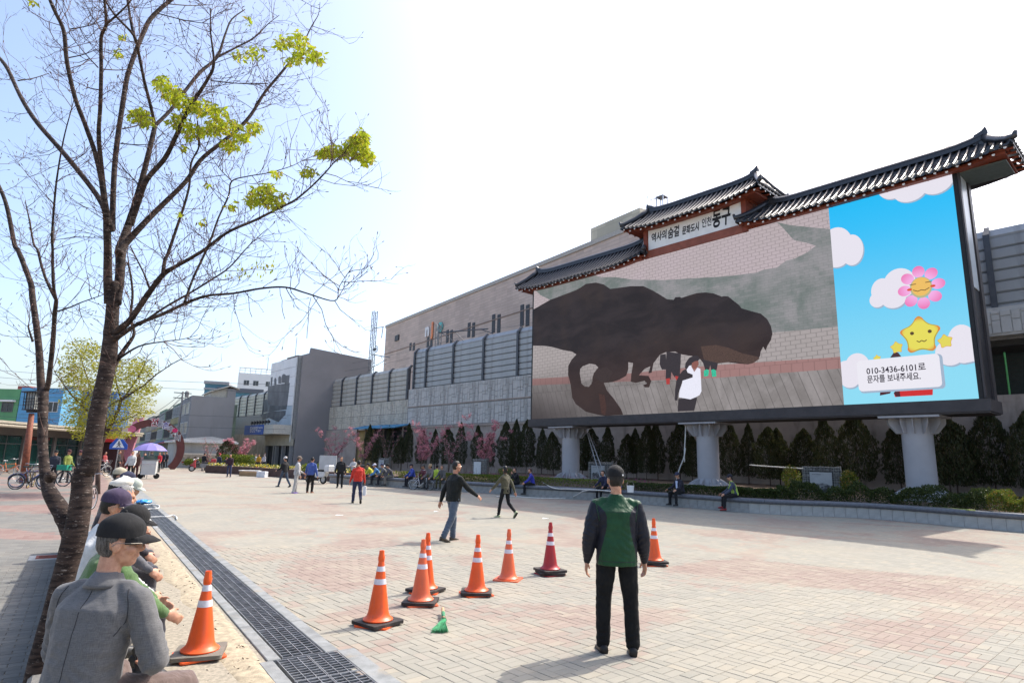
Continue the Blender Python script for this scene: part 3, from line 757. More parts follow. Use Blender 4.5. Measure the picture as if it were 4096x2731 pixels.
art('video_woman_coat', z2([(1275, 715), (1300, 705), (1330, 760), (1355, 725), (1378, 735), (1382, 800), (1387, 910), (1372, 940), (1345, 955), (1300, 974), (1250, 965), (1210, 958), (1215, 905), (1235, 850), (1245, 790), (1258, 750)]), l_wht, 11)
art('video_woman_panel', z2([(1268, 735), (1278, 765), (1318, 780), (1318, 802), (1238, 828), (1225, 870), (1205, 930), (1198, 985), (1178, 980), (1180, 900), (1190, 830), (1215, 780), (1240, 748)]), l_blk, 12)
art('video_woman_hair', z2([(1258, 730), (1262, 690), (1290, 650), (1330, 630), (1358, 634), (1378, 655), (1360, 672), (1330, 680), (1310, 705), (1290, 712), (1272, 740)]), l_blk, 13)
art('video_woman_face', z2([(1312, 690), (1335, 676), (1362, 672), (1366, 700), (1350, 726), (1330, 740), (1312, 722)]), l_skn, 14)
# blue half
BC = (XM, SW, SZ0 + .01, SZ1)
l_blue = led('led_blue', srgb('#8fdcf4'), srgb('#23bdf8'), speck=0.03); l_cloud = led('led_cloud', srgb('#e8e4ef'), speck=0.03); l_edge = led('led_cloud_edge', srgb('#a4b6cc'))
art('picture_sky', [(XM, SZ0 + .01), (SW, SZ0 + .01), (SW, SZ1), (XM, SZ1)], l_blue, 1, px=False)
def ellp(c, rx, rz, n=28, rot=0.0): return [(c[0] + rx * math.cos(a) * math.cos(rot) - rz * math.sin(a) * math.sin(rot), c[1] + rx * math.cos(a) * math.sin(rot) + rz * math.sin(a) * math.cos(rot)) for a in [2 * math.pi * i / n for i in range(n)]]
LAY = [2]
def cloud(circles):
    k = 0
    for off, m, nm in (((0.04, -0.06), l_edge, 'cloud_edge'), ((0, 0), l_cloud, 'cloud')):
        for (cx, cy, rx, ry) in circles:
            c0 = sp(cx, cy); ex_ = abs(sp(cx + rx, cy)[0] - sp(cx - rx, cy)[0]) / 2; ez = abs(sp(cx, cy + ry)[1] - sp(cx, cy - ry)[1]) / 2
            art(nm, ellp((c0[0] + off[0], c0[1] + off[1]), ex_, ez), m, 2 + k * 0.25, px=False, clip=BC); k += 1
cloud([(3570, 735, 66, 62), (3640, 760, 70, 48), (3740, 700, 85, 78)])
cloud([(3345, 975, 62, 65), (3408, 1000, 46, 62), (3350, 1030, 48, 40)])
cloud([(3598, 1135, 66, 62), (3530, 1165, 46, 52), (3575, 1195, 50, 38), (3510, 1200, 32, 30)])
cloud([(3850, 1375, 62, 78), (3890, 1380, 60, 66), (3800, 1410, 60, 52), (3868, 1420, 50, 30)])
cloud([(3430, 1460, 48, 48), (3385, 1480, 40, 38), (3400, 1515, 40, 36), (3450, 1500, 40, 40)])
fc = sp(3685, 1150); r1 = 0.36
import itertools
l_p1 = led_radial('led_petal', srgb('#f4b4ea'), srgb('#e8559c'), fc, .30, 1.15); l_p15 = led('led_petal_mid', srgb('#f08ccb'), speck=0.03); l_p2 = led('led_petal_tip', srgb('#e8559c'), speck=0.03); l_y = led('led_yellow', srgb('#eebf62'), speck=0.03); l_y2 = led('led_disc_rim', srgb('#b9b78a'), speck=0.03)
fw = abs(sp(3685 + 98, 1150)[0] - sp(3685 - 98, 1150)[0]) / 2; fh = abs(sp(3685, 1150 + 92)[1] - sp(3685, 1150 - 92)[1]) / 2
for i in range(8):
    a = math.pi / 2 + i * math.pi / 4 + 0.06
    for rr, ro, m, ly in ((0.70, (0.29, 0.185), l_p1, 8.0),):
        d = (math.cos(a) * fw * rr, math.sin(a) * fh * rr)
        art('petal', ellp((fc[0] + d[0], fc[1] + d[1]), ro[0] * fw, ro[1] * fh * 1.25, rot=math.atan2(d[1], d[0])), m, ly + i * 0.02, px=False)
art('flower_disc', ellp(fc, fw * 0.46, fh * 0.46), l_y2, 9, px=False); art('flower_disc', ellp((fc[0], fc[1] + .03), fw * 0.40, fh * 0.40), l_y, 9.5, px=False)
l_ink = led('led_ink', srgb('#5a4326')); l_rd = led('led_cheek', srgb('#e2502f'))
def stroke(pts, w, m, lay, name='drawn_line'):
    for a, b_ in zip(pts, pts[1:]):
        d = Vector((b_[0] - a[0], b_[1] - a[1])); n_ = Vector((-d.y, d.x)).normalized() * w / 2
        art(name, [(a[0] + n_.x, a[1] + n_.y), (b_[0] + n_.x, b_[1] + n_.y), (b_[0] - n_.x, b_[1] - n_.y), (a[0] - n_.x, a[1] - n_.y)], m, lay, px=False)
for sx in (-1, 1):
    stroke([(fc[0] + sx * .38, fc[1] + .17), (fc[0] + sx * .16, fc[1] + .17)], .03, l_ink, 10)
    art('cheek', ellp((fc[0] + sx * .40, fc[1] - .02), .09, .05), l_rd, 10, px=False)
stroke([(fc[0] - .28, fc[1] - .06), (fc[0] - .12, fc[1] - .14), (fc[0], fc[1] - .10), (fc[0] + .12, fc[1] - .14), (fc[0] + .28, fc[1] - .06)], .03, l_ink, 10)
def star(c, r, m, lay, name='star', rot=0.0, asp=1.0, inner=0.62):
    P = []
    for i in range(10):
        a = math.pi / 2 + i * math.pi / 5 + rot; rr = r if i % 2 == 0 else r * inner
        P.append(Vector((c[0] + rr * math.cos(a) * asp, c[1] + rr * math.sin(a))))
    out = []
    for i in range(10):
        p0, p1, p2 = P[i - 1], P[i], P[(i + 1) % 10]; s_ = 0.42 if i % 2 == 0 else 0.3
        a_, b_ = p1 + (p0 - p1) * s_, p1 + (p2 - p1) * s_
        for t in (0, .25, .5, .75, 1): out.append(tuple((a_ * (1 - t) + p1 * t) * (1 - t) + (p1 * (1 - t) + b_ * t) * t))
    art(name, out, m, lay, px=False)
l_st = led('led_star', srgb('#e2d75a'), speck=0.03); l_st2 = led('led_star_rim', srgb('#b9a63c'), speck=0.03); l_str = led('led_star_tip', srgb('#dd8a3c'))
sc = sp(3682, 1342); sr = abs(sp(3682, 1268)[1] - sc[1]) * 1.12
star(sc, sr * 1.06, l_st2, 9, 'star_rim', asp=.90)
for i in range(5): a = math.pi / 2 + i * 2 * math.pi / 5; art('star_tip', ellp((sc[0] + math.cos(a) * sr * .76 * .9, sc[1] + math.sin(a) * sr * .76), .15, .13, 16), l_str, 9.3, px=False)
star((sc[0], sc[1] + .01), sr * 0.97, led_radial('led_big_star', srgb('#e6dc5c'), srgb('#d8603a'), sc, .52, .82), 10, asp=.90)
for sx in (-1, 1): art('star_eye', ellp((sc[0] + sx * .3 + .03, sc[1] + .12), .07, .07, 14), l_ink, 11, px=False)
stroke([(sc[0] - .14, sc[1] - .2), (sc[0] - .05, sc[1] - .26), (sc[0] + .03, sc[1] - .2), (sc[0] + .11, sc[1] - .26), (sc[0] + .2, sc[1] - .2)], .035, l_ink, 11)
for (x, y), r_ in (((3588, 1390), 26), ((3782, 1365), 30), ((3510, 1434), 16)):
    c = sp(x, y); rr = abs(sp(x, y - r_)[1] - c[1]); star(c, rr * 1.08, l_str, 9, 'small_star_rim', rot=.1, asp=.92); star((c[0], c[1]), rr, l_st, 9.6, 'small_star', rot=.1, asp=.92)
art('picture_shape', z1([(640, 1055), (680, 1000), (720, 1005), (750, 1045)]), led('led_dark_leaf', srgb('#4a2f33')), 9)
l_r = led('led_red_pot', srgb('#cf2a2a'), speck=0.03); l_dk = led('led_dark_red', srgb('#4d1d24'))
art('picture_shape', z1([(540, 1425), (545, 1370), (660, 1362), (640, 1405)]), l_dk, 9, clip=BC)
art('picture_shape', z1([(690, 1440), (675, 1400), (700, 1385), (760, 1380), (1060, 1350), (1058, 1420), (740, 1436)]), l_r, 9, clip=BC)
art('picture_shape', z1([(675, 1400), (690, 1385), (735, 1385), (742, 1436), (700, 1437)]), l_dk, 9.5, clip=BC)
# caption box
def rrect(x0, x1, z0, z1_, r, n=5):
    P = []
    for cx, cz, a0 in ((x1 - r, z1_ - r, 0), (x0 + r, z1_ - r, 90), (x0 + r, z0 + r, 180), (x1 - r, z0 + r, 270)):
        for i in range(n + 1): a = R(a0 + 90 * i / n); P.append((cx + r * math.cos(a), cz + r * math.sin(a)))
    return P
bx0 = sp(3432, 1500)[0]; bx1 = sp(3763, 1470)[0]; bz0 = sp(3440, 1566)[1]; bz1 = sp(3760, 1413)[1]
art('caption_shadow', rrect(bx0 + .04, bx1 + .1, bz0 - .08, bz1 - .02, .15), l_edge, 12, px=False)
art('caption_box', rrect(bx0, bx1, bz0, bz1, .15), led('led_caption', srgb('#eceaf3'), speck=0.03), 13, px=False)
l_tx = led('led_caption_text', srgb('#2c2230'))
tx0 = sp(3462, 1490)[0]; tz1 = sp(3462, 1497)[1]; tz2 = sp(3470, 1530)[1]
tw = sp(3697, 1465)[0] - tx0
for s_, z_, w_ in (('010-3436-6101로', tz1, tw), ('문자를 보내주세요.', tz2, sp(3683, 1508)[0] - tx0 - .05)):
    o = text_mesh('caption_text', s_, 0.34, l_tx, DISP, (tx0 + .05, -0.045, z_), bold=0.006, extr=0.0)
    wd = max(v.co.x for v in o.data.vertices) - min(v.co.x for v in o.data.vertices); o.scale = (w_ / wd, 1.0, 1)
# columns
def column(x):
    c = thing('screen_column', '', 'column', sw(x, 0.9, 0.0), RS, 'round steel columns under the screen')
    q = MB(); q.lathe([(0.54, 0.5), (0.54, 3.8)], 40); o = q.build('shaft', m_col, c); smooth_by_angle(o, 30)
    q = MB(); q.box(-1.05, 1.05, -1.0, 0.75, 3.72, 3.797); q.build('head_plate', m_col, c)
    q = MB(); q.box(-0.95, 0.95, -0.9, 0.9, 0.2, 0.72); q.build('footing', m_granite, c)
    for i in range(12):
        a = 2 * math.pi * i / 12 + .13; ca, sa = math.cos(a), math.sin(a); ext = 1.0 if abs(ca) > .5 else 0.85
        q = MB(); q.M = Matrix.Rotation(a, 4, 'Z')
        q.prism([(0.53, 3.12), (0.53, 3.72), (ext, 3.72), (ext, 3.5), (0.72, 3.13)], -0.015, 0.015); q.build('head_rib', m_col, c)
        q = MB(); q.M = Matrix.Rotation(a, 4, 'Z')
        q.prism([(0.53, 0.74), (0.95, 0.74), (0.95, 0.80), (0.60, 1.02), (0.53, 1.02)], -0.018, 0.018); q.build('foot_rib', m_col, c)
    q = MB(); q.lathe([(0.99, 0.72), (0.99, 0.745)], 24); q.build('foot_plate', m_col, c)
    q = MB(); q.lathe([(0.62, 0.75), (0.56, 1.0)], 24); q.build('foot_collar', m_col, c)
    return c
for x, l in ((2.63, 'grey steel screen column with a ladder leaning behind it'), (12.1, 'grey steel screen column with a white cable hanging beside it'), (21.4, 'thick grey steel screen column rising from the hedge below the blue picture')):
    column(x)['label'] = l
# ladder behind the first column
lad = thing('ladder', 'aluminium ladder leaning behind the leftmost screen column', 'ladder', sw(3.1, 1.7, 0.6), RS)
m_alu = mat('aluminium', (0.45, 0.45, 0.45), 0.4, 0.1, 5, metal=0.8)
for s_ in (-.0, .42):
    q = MB(); q.tube([(0.15 + s_ * 0.3, 0, 2.9), (1.3 + s_, -0.0, 0)], 0.03, 6); q.build('rail', m_alu, lad)
for i in range(9):
    t = (i + .6) / 9.5; q = MB(); q.tube([(0.15 + 1.15 * t, 0, 2.9 - 2.9 * t), (0.276 + 1.44 * t, 0, 2.9 - 2.9 * t)], 0.017, 5); q.build('rung', m_alu, lad)

# ================================================================== tiled roofs (parts of the screen gate)
def tile_roof(label, x0, x1, ze, zr, yf=-0.62, yr=0.85, yb=2.3, lift=0.32, hip=1.15):
    rf = thing('tiled_roof', label, 'roof', sw(0, 0), RS)
    xm = (x0 + x1) / 2; hw = (x1 - x0) / 2
    def up(x):                              # eaves and ridge sweep up towards the ends
        d = max(0.0, (abs(x - xm) - (hw - 2.6)) / 2.6); return lift * d * d
    def surf(x, t, side=1):                 # t 0 ridge .. 1 eave, slightly hollow slope
        y = yr + ((yf - yr) if side > 0 else (yb - yr)) * t
        z = zr + (ze - zr) * (t ** 0.82) + up(x) * (0.75 + 0.25 * t); return Vector((x, y, z))
    # boarding under the tiles
    q = MB(); n = 26; vs = []; fs = []
    for i in range(n + 1):
        x = x0 + (x1 - x0) * i / n; e = min(x - x0, x1 - x) ; tmin = max(0, 1 - e / hip) if e < hip else 0
        for side in (1, -1):
            for t in (tmin, (tmin + 1) / 2, 1.0):
                p = surf(x, t, side); vs.append((p.x, p.y, p.z - 0.05))
    for i in range(n):
        for sd in (0, 3):
            for j in (0, 1): a = i * 6 + sd + j; fs.append((a, a + 1, a + 7, a + 6))
    q.add(vs, fs); q.build('roof_boards', m_tile, rf, smooth=True)
    pitch = 0.293; nt = int((x1 - x0) / pitch)
    for side in (1, -1):
        for i in range(nt + 1):
            x = x0 + 0.05 + (x1 - x0 - 0.1) * i / nt; e = min(x - x0, x1 - x); tmin = 0.04 if e > hip else max(0.04, 1 - e / hip)
            if tmin < 0.93:
                q = MB(); pts = [surf(x, tmin + (1.02 - tmin) * k / 7, side) + Vector((0, 0, 0.035)) for k in range(8)]
                q.tube(pts, 0.062, 8); o = q.build('cap_tile_row', m_tile, rf); smooth_by_angle(o, 50)
            if i < nt and side > 0:
                xa = x + pitch / 2; e = min(xa - x0, x1 - xa); tmin = 0.05 if e > hip else max(0.05, 1 - e / hip)
                ns = max(2, int((1 - tmin) * 11)); vs = []; fs = []
                for s_ in range(ns):
                    ta, tb = tmin + (1.03 - tmin) * s_ / ns, tmin + (1.03 - tmin) * (s_ + 1) / ns
                    for t, dz in ((ta, -0.03), (tb, 0.012), (tb, -0.035)):
                        for j in range(5):
                            u_ = -1 + 2 * j / 4; p = surf(xa + u_ * 0.1, t, side); vs.append((p.x, p.y, p.z + dz + 0.035 * u_ * u_))
                    b0 = s_ * 15
                    for r_ in (0, 5):
                        for j in range(4): fs.append((b0 + r_ + j, b0 + r_ + j + 1, b0 + r_ + j + 6, b0 + r_ + j + 5))
                q = MB(); q.add(vs, fs); q.build('pan_tile_row', m_tile, rf)
    # ridge: stacked courses with raised ends
    q = MB(); pts = [Vector((x0 + hip * .9 + (x1 - x0 - 1.8 * hip) * i / 20, yr, 0)) for i in range(21)]
    vs = []; fs = []
    for i, p in enumerate(pts):
        d = abs(i - 10) / 10; zz_ = zr + up(p.x) * .7 + 0.10 * (max(0, d - 0.75) / .25) ** 2
        for yy_, z_ in ((-.14, -.05), (-.13, .12), (-.15, .13), (-.12, .2), (-.05, .27), (.05, .27), (.12, .2), (.15, .13), (.14, -.05)): vs.append((p.x, yr + yy_, zz_ + z_))
    for i in range(20):
        for j in range(8): fs.append((i * 9 + j, i * 9 + j + 1, i * 9 + j + 10, i * 9 + j + 9))
    fs.append(tuple(range(9))); fs.append(tuple(range(188, 179, -1))); q.add(vs, fs); q.build('ridge', m_tile, rf)
    for sx, xe in ((-1, x0 + hip * .9), (1, x1 - hip * .9)):   # ridge-end finials
        q = MB(); z_ = zr + up(xe) * .7 + 0.10
        q.prism([(xe - sx * .35, z_ - .2), (xe - sx * .3, z_ + .22), (xe - sx * .05, z_ + .32), (xe + sx * .10, z_ + .46), (xe + sx * .15, z_ + .26), (xe + sx * .12, z_ - .3)], yr - .1, yr + .1); q.build('finial', m_tile, rf)
        for side, ye in ((1, yf), (-1, yb)):            # hip ridges
            xo = x0 if sx < 0 else x1
            a = Vector((xe, yr, zr + up(xe) + .1)); e_ = Vector((xo + sx * .05, ye + (.08 if side > 0 else -.08), ze + up(xo) + .12)); mid = (a + e_) / 2 + Vector((0, 0, -.05))
            q = MB(); q.tube([a, a * .5 + mid * .5, mid, mid * .4 + e_ * .6 + Vector((0, 0, .02)), e_ + Vector((0, 0, .1)), e_ + Vector((sx * .05, 0, .28))], [.16, .16, .15, .14, .12, .07], 7); q.build('hip_ridge', m_tile, rf, smooth=True)
        q = MB(); vs = [surf(xe, 0, 1), Vector((x0 if sx < 0 else x1, yf, ze + up(x0))), Vector((x0 if sx < 0 else x1, yb, ze + up(x0)))]
        q.add([tuple(v) for v in vs] + [tuple(v - Vector((0, 0, .08))) for v in vs], [(0, 1, 2), (5, 4, 3), (0, 3, 4, 1), (1, 4, 5, 2), (2, 5, 3, 0)]); q.build('hip_slope', m_tile, rf)
        for j in range(9):
            t = (j + .5) / 9; yy_ = yf + (yb - yf) * t; d = 1 - abs(2 * t - 1)
            p1 = Vector((x0 if sx < 0 else x1, yy_, ze + up(x0) + .04)); p0 = p1 + (Vector((xe, yr, zr + up(xe))) - Vector((p1.x, yr, p1.z))) * d
            q = MB(); q.tube([p0, p1 + Vector((sx * .04, 0, 0))], .06, 7); q.build('cap_tile_row', m_tile, rf, smooth=True)
    # timber under the eaves
    q = MB(); vs = []; fs = []; nn = 24
    for i in range(nn + 1):
        x = x0 + .35 + (x1 - x0 - .7) * i / nn; u_ = up(x) * .8
        for yy_, z_ in ((yf + .28, ze + .02), (yf + .28, ze - .10), (0.1, ze - .06), (0.1, ze + .3)): vs.append((x, yy_, z_ + u_))
    for i in range(nn):
        for j in range(3): fs.append((i * 4 + j, i * 4 + j + 1, i * 4 + j + 5, i * 4 + j + 4))
    fs.append((0, 1, 2, 3)); fs.append(((nn) * 4 + 3, nn * 4 + 2, nn * 4 + 1, nn * 4)); q.add(vs, fs); q.build('eave_beam', m_red, rf)
    n = int((x1 - x0 - .5) / 0.36)
    for i in range(n + 1):
        x = x0 + .25 + (x1 - x0 - .5) * i / n; z_ = ze - .06 + up(x) * .9 - (0.06 if i % 2 else 0.0); yy_ = yf + (.1 if i % 2 else .02)
        q = MB(); q.tube([(x, yy_, z_), (x, yf + .8, z_ + .12)], .05, 8, k=0); q.tube([(x, yy_ - .004, z_), (x, yy_ + .004, z_)], .05, 10, k=1)
        q.build('rafter', [m_red, m_white], rf)
    for sx in (-1, 1):
        xo = x0 if sx < 0 else x1
        for j in range(6):
            yy_ = yf + .3 + (yb - yf - .6) * j / 5; z_ = ze - .1 + up(xo) * .9
            q = MB(); q.tube([(xo - sx * .03, yy_, z_), (xo - sx * .9, yy_, z_ + .1)], .05, 8, k=0); q.tube([(xo - sx * .026, yy_, z_), (xo - sx * .034, yy_, z_)], .05, 10, k=1); q.build('rafter', [m_red, m_white], rf)
        q = MB(); q.box(min(xo - sx * .3, xo - sx * 1.3), max(xo - sx * .3, xo - sx * 1.3), yf + .3, yb - .3, ze - .14 + up(xo) * .6, ze - .02 + up(xo) * .6); q.build('end_beam', m_red, rf)
    q = MB(); q.box(x0 + .9, x1 - .9, .12, 1.7, ze - .03, ze + .55); q.build('roof_core', m_red, rf)
    return rf
tile_roof('long black tiled roof above the dinosaur end of the screen', -1.25, 9.35, 12.98, 14.38, hip=.8)
tile_roof('long black tiled roof above the blue end of the screen', 14.95, 25.75, 13.2, 14.42)
tile_roof('raised middle tiled roof over the white lettered board', 8.0, 16.3, 14.68, 16.12, yf=-.8, lift=.34, hip=.95)
# green-grey soffit at the right end
q = MB(); q.box(SW + .2, 25.4, .1, 1.7, 13.14, 13.2); q.build('end_soffit', mat('soffit_panel', (.10, .12, .11), .5), scr)
sgn = thing('name_board', 'white board with brushed Korean lettering between red posts under the raised roof', 'sign', sw(0, 0), RS)
x0, x1 = 9.43, 15.03
q = MB(); q.box(x0, x1, -0.1, 0.3, 13.49, 14.76); q.build('board', m_white, sgn)
for xx in (x0 - .28, x1 + .02):
    q = MB(); q.box(xx, xx + .26, -.16, .5, 13.05, 14.78); q.build('post', m_red, sgn)
q = MB(); q.box(x0 - .3, x1 + .3, -.14, .4, 13.06, 13.487); q.build('lower_rail', m_red2, sgn)
q = MB(); q.box(x0 - .3, x1 + .3, -.15, .4, 14.762, 14.86); q.build('upper_rail', m_red2, sgn)
q = MB(); q.box(-.1, 24.1, -.06, .02, 13.16, 13.40); q.build('fascia', m_red, scr)
m_ink = mat('black_ink', (0.02, 0.018, 0.018), 0.6)
def s4(x, y): return sp(2400 + x * .3827, 650 + y * .3827)
for s_, xa, xb, ya, h_, bo in (('역사의', 545, 705, 812, .56, .016), ('숨결', 718, 838, 778, .66, .018), ('문화도시', 868, 1048, 730, .50, .016), ('인천', 1072, 1172, 668, .55, .008), ('동구', 1180, 1375, 650, 1.08, .035)):
    a = s4(xa, ya); b_ = s4(xb, ya)
    o = text_mesh('lettering', s_, h_, m_ink, sgn, (a[0], -0.105, s4((xa + xb) / 2, ya)[1]), bold=bo, extr=.003, shear=.12)
    xs = [v.co.x for v in o.data.vertices]; o.scale = ((b_[0] - a[0]) / (max(xs) - min(xs)), 1, 1)
q = MB(); c = s4(958, 575); q.box(c[0] - .09, c[0] + .09, -.13, -.1, c[1] - .1, c[1] + .1); q.build('sensor_box', m_frame, sgn)
# small speaker mast on the roof
mm = thing('roof_antenna', 'small steel lattice frame with a curved arm standing on the raised roof', 'antenna', sw(9.0, 1.4, 16.2), RS)
for ax, ay in ((0, 0), (.45, 0), (0, .45), (.45, .45)):
    q = MB(); q.box(ax - .03, ax + .03, ay - .03, ay + .03, -0.6, 1.1); q.build('post', m_alu, mm)
q = MB(); q.box(-.06, .51, -.06, .51, 1.1, 1.15); q.build('top_plate', m_alu, mm)
q = MB(); q.tube([(0, 0, 1.05), (-.4, 0, 1.1), (-.62, 0, 1.25), (-.62, 0, 1.4)], .03, 5); q.build('arm', m_alu, mm)

# ================================================================== railway wall, noise barrier
m_wall = mat('stained_concrete', (0.38, 0.315, 0.27), 0.9, 0.16, 0.5, bump=0.4, bscale=25, dirt=((0.12, 0.10, 0.085), 1.1, 0.6), stretch=(1, 1, 1.6))
m_panel = mat('formed_concrete', (0.50, 0.485, 0.455), 0.9, 0.1, 1.0, bump=0.3, bscale=40, dirt=((0.17, 0.165, 0.155), 0.9, 0.55))
m_panel2 = mat('formed_concrete_buff', (0.52, 0.48, 0.40), 0.9, 0.1, 1.0, bump=0.3, bscale=40, dirt=((0.25, 0.22, 0.18), 0.9, 0.5))
m_bar1 = mat('blue_grey_sheet', (0.36, 0.37, 0.375), 0.42, 0.07, 0.7, metal=0.25, dirt=((0.16, 0.16, 0.15), 1.3, 0.4))
m_bar2 = mat('buff_grey_sheet', (0.47, 0.445, 0.395), 0.5, 0.07, 0.7, metal=0.15, dirt=((0.2, 0.19, 0.17), 1.3, 0.4))
m_post = mat('dark_grey_post', (0.09, 0.095, 0.105), 0.5, 0.1, 3, metal=0.3)
rw = thing('railway_wall', 'tall railway retaining wall, plain below and stone patterned above, behind the trees', 'wall', sw(0, 0), RS)
q = MB(); q.box(-95, 75, 8.0, 8.9, 0, 4.85); q.build('lower_wall', m_wall, rw)
q = MB(); q.box(-28, 9, 8.02, 8.9, 4.853, 8.9); q.box(-95, -28.02, 8.3, 8.9, 4.853, 7.9); q.build('upper_wall', mat('dark_joint_concrete', (.27, .26, .245), .95), rw)
q = MB(); q.box(-28, 9, 7.88, 8.02, 4.72, 4.88); q.build('ledge', m_wall, rw)
q = MB(); q.box(-28, 9, 7.95, 8.02, 6.95, 7.03); q.build('string_course', m_wall, rw)
def stone_panel(w, h, seed):
    rr = random.Random(seed); q = MB(); x = 0
    while x < w - .05:
        cw = min(rr.choice((.34, .42, .52, .6)), w - x)
        if w - x - cw < .2: cw = w - x
        z = 0
        while z < h - .05:
            ch = min(rr.choice((.3, .45, .62, .8)), h - z)
            if h - z - ch < .18: ch = h - z
            d = rr.uniform(.03, .06)
            if cw > .5 and rr.random() < .5:
                m_ = cw * rr.uniform(.4, .6)
                q.bbox(x + .012, x + m_ - .012, -d, 0, z + .012, z + ch - .012, .012); d = rr.uniform(.03, .06); q.bbox(x + m_ + .012, x + cw - .012, -d, 0, z + .012, z + ch - .012, .012)
            else: q.bbox(x + .02, x + cw - .02, -d, 0, z + .02, z + ch - .02, .02)
            z += ch
        x += cw
    return q
pm = [stone_panel(2.4, 1.9, s_).mesh('stone_panel', m_panel) for s_ in range(4)]; pm2 = [stone_panel(2.4, 1.45, 20 + s_).mesh('stone_panel', m_panel2) for s_ in range(3)]
i = 0
for x in np.arange(-27.8, 8.5, 2.41):
    for z in (4.95, 7.0):
        link_mesh('stone_panel', pm[(i * 7 + int(z)) % 4], rw, (x, 8.018, z)); i += 1
for x in np.arange(-60, -28.5, 2.41):
    for z in (4.95, 6.42):
        link_mesh('stone_panel', pm2[i % 3], rw, (x, 8.298, z)); i += 1
# right end: beam over a dark recess with mesh fence
q = MB(); q.box(18, 75, 7.9, 8.9, 7.95, 9.3); q.build('beam', m_panel, rw)
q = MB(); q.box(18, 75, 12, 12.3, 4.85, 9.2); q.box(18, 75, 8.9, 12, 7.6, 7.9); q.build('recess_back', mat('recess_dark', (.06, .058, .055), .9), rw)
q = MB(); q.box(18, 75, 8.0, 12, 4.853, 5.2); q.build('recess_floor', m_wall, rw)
i = 0
for x in np.arange(20.2, 36, 2.41): link_mesh('stone_panel', stone_panel(2.4, 1.1, int(x)).mesh('stone_panel', m_panel), rw, (x, 7.898, 8.05))
mf = thing('mesh_fence', 'dark green wire mesh fence with bright green posts in the recess right of the screen', 'fence', sw(20, 8.25, 5.2), RS)
m_green = mat('green_post', (0.10, 0.36, 0.10), .5); m_wire = mat('green_wire', (0.03, 0.06, 0.045), .6)
for x in (3.3, 5.9, 8.5, 11.1):
    q = MB(); q.tube([(x, 0, -.1), (x, 0, 2.0)], .04, 8); q.build('post', m_green, mf)
q = MB()
for x in np.arange(0.6, 13.5, 0.07): q.box(x, x + .008, .06, .068, 0, 1.9)
for z in np.arange(0, 1.95, 0.19): q.box(.6, 13.5, .05, .06, z, z + .01)
o = q.build('mesh', m_wire, mf); o['kind'] = 'stuff'
def barrier(label, xs, z0, n, hp, m, yb, tilt=True):
    nb = thing('noise_barrier', label, 'noise barrier', sw(0, 0), RS)
    for x in xs:
        q = MB(); hh = n * hp
        q.box(x - .13, x + .13, yb - .30, yb - .26, z0 - .1, z0 + hh - .35); q.box(x - .13, x + .13, yb + .05, yb + .08, z0 - .1, z0 + hh - .35); q.box(x - .03, x + .03, yb - .26, yb + .05, z0 - .1, z0 + hh - .35)
        q.add([(x - .13, yb - .3, z0 + hh - .35), (x + .13, yb - .3, z0 + hh - .35), (x + .1, yb + .05, z0 + hh - .35), (x - .1, yb + .05, z0 + hh - .35), (x - .10, yb + .12, z0 + hh + .14), (x + .10, yb + .12, z0 + hh + .14), (x + .07, yb + .4, z0 + hh + .1), (x - .07, yb + .4, z0 + hh + .1)],
              [(0, 1, 5, 4), (1, 2, 6, 5), (2, 3, 7, 6), (3, 0, 4, 7), (4, 5, 6, 7)])
        q.box(x - .2, x + .2, yb - .26, yb + .12, z0 - .12, z0 - .06)
        q.build('post', m_post, nb)
    for a, b_ in zip(xs, xs[1:]):
        L = b_ - a - .04; q = MB()
        q.add([(0, -.0, .0), (L, -.0, .0), (L, -.12, .09), (0, -.12, .09), (L, -.14, hp - .03), (0, -.14, hp - .03), (L, -.0, hp), (0, -.0, hp), (L, .03, hp + .01), (0, .03, hp + .01), (0, .03, -.01), (L, .03, -.01)],
              [(0, 1, 2, 3), (3, 2, 4, 5), (5, 4, 6, 7), (7, 6, 8, 9), (10, 11, 1, 0), (9, 8, 11, 10)])
        pmh = q.mesh('panel', m)
        for i in range(n):
            o = link_mesh('panel', pmh, nb, (a + .02, yb - .02, z0 + i * hp))
            if i == n - 1: o.rotation_euler = (R(-32), 0, 0)
    return nb
barrier('blue grey horizontal sheet noise barrier on top of the patterned wall behind the screen', [-27.3] + [-25.0 + 4.82 * i for i in range(0, 16)], 8.95, 8, .545, m_bar1, 8.35)
barrier('buff horizontal sheet noise barrier beside the grey station building', [-100 + 3.95 * i for i in range(0, 19)][0:] , 7.95, 7, .53, m_bar2, 8.6)

# overhead line masts
m_gal = mat('galvanised_lattice', (0.21, 0.22, 0.23), 0.5, 0.15, 6, metal=0.5)
def mast(label, px, pyt, off, x, ztop, w=.42):
    t = thing('overhead_line_mast', label, 'mast', sw(x, off, 7.0), RS); H = ztop - 7.0
    for ax in (-w / 2, w / 2):
        for ay in (-w / 2, w / 2):
            q = MB(); q.box(ax - .035, ax + .035, ay - .035, ay + .035, 0, H); q.build('leg', m_gal, t)
    q = MB(); n = int(H / .42)
    for i in range(n):
        z0, z1_ = H * i / n, H * (i + 1) / n; s_ = 1 if i % 2 else -1
        for ay in (-w / 2, w / 2): q.tube([(-s_ * w / 2, ay, z0), (s_ * w / 2, ay, z1_)], .02, 4); q.tube([(ay, -s_ * w / 2, z0), (ay, s_ * w / 2, z1_)], .02, 4)
    q.build('bracing', m_gal, t); return t
def sz(px, py, off): return sp(px, py, off)
xm, zt = sz(1500, 1245, 11); t = mast('tall lattice railway mast with pulley wheel left of the brown building', 0, 0, 11, xm, zt, .5)
za = zt - 7
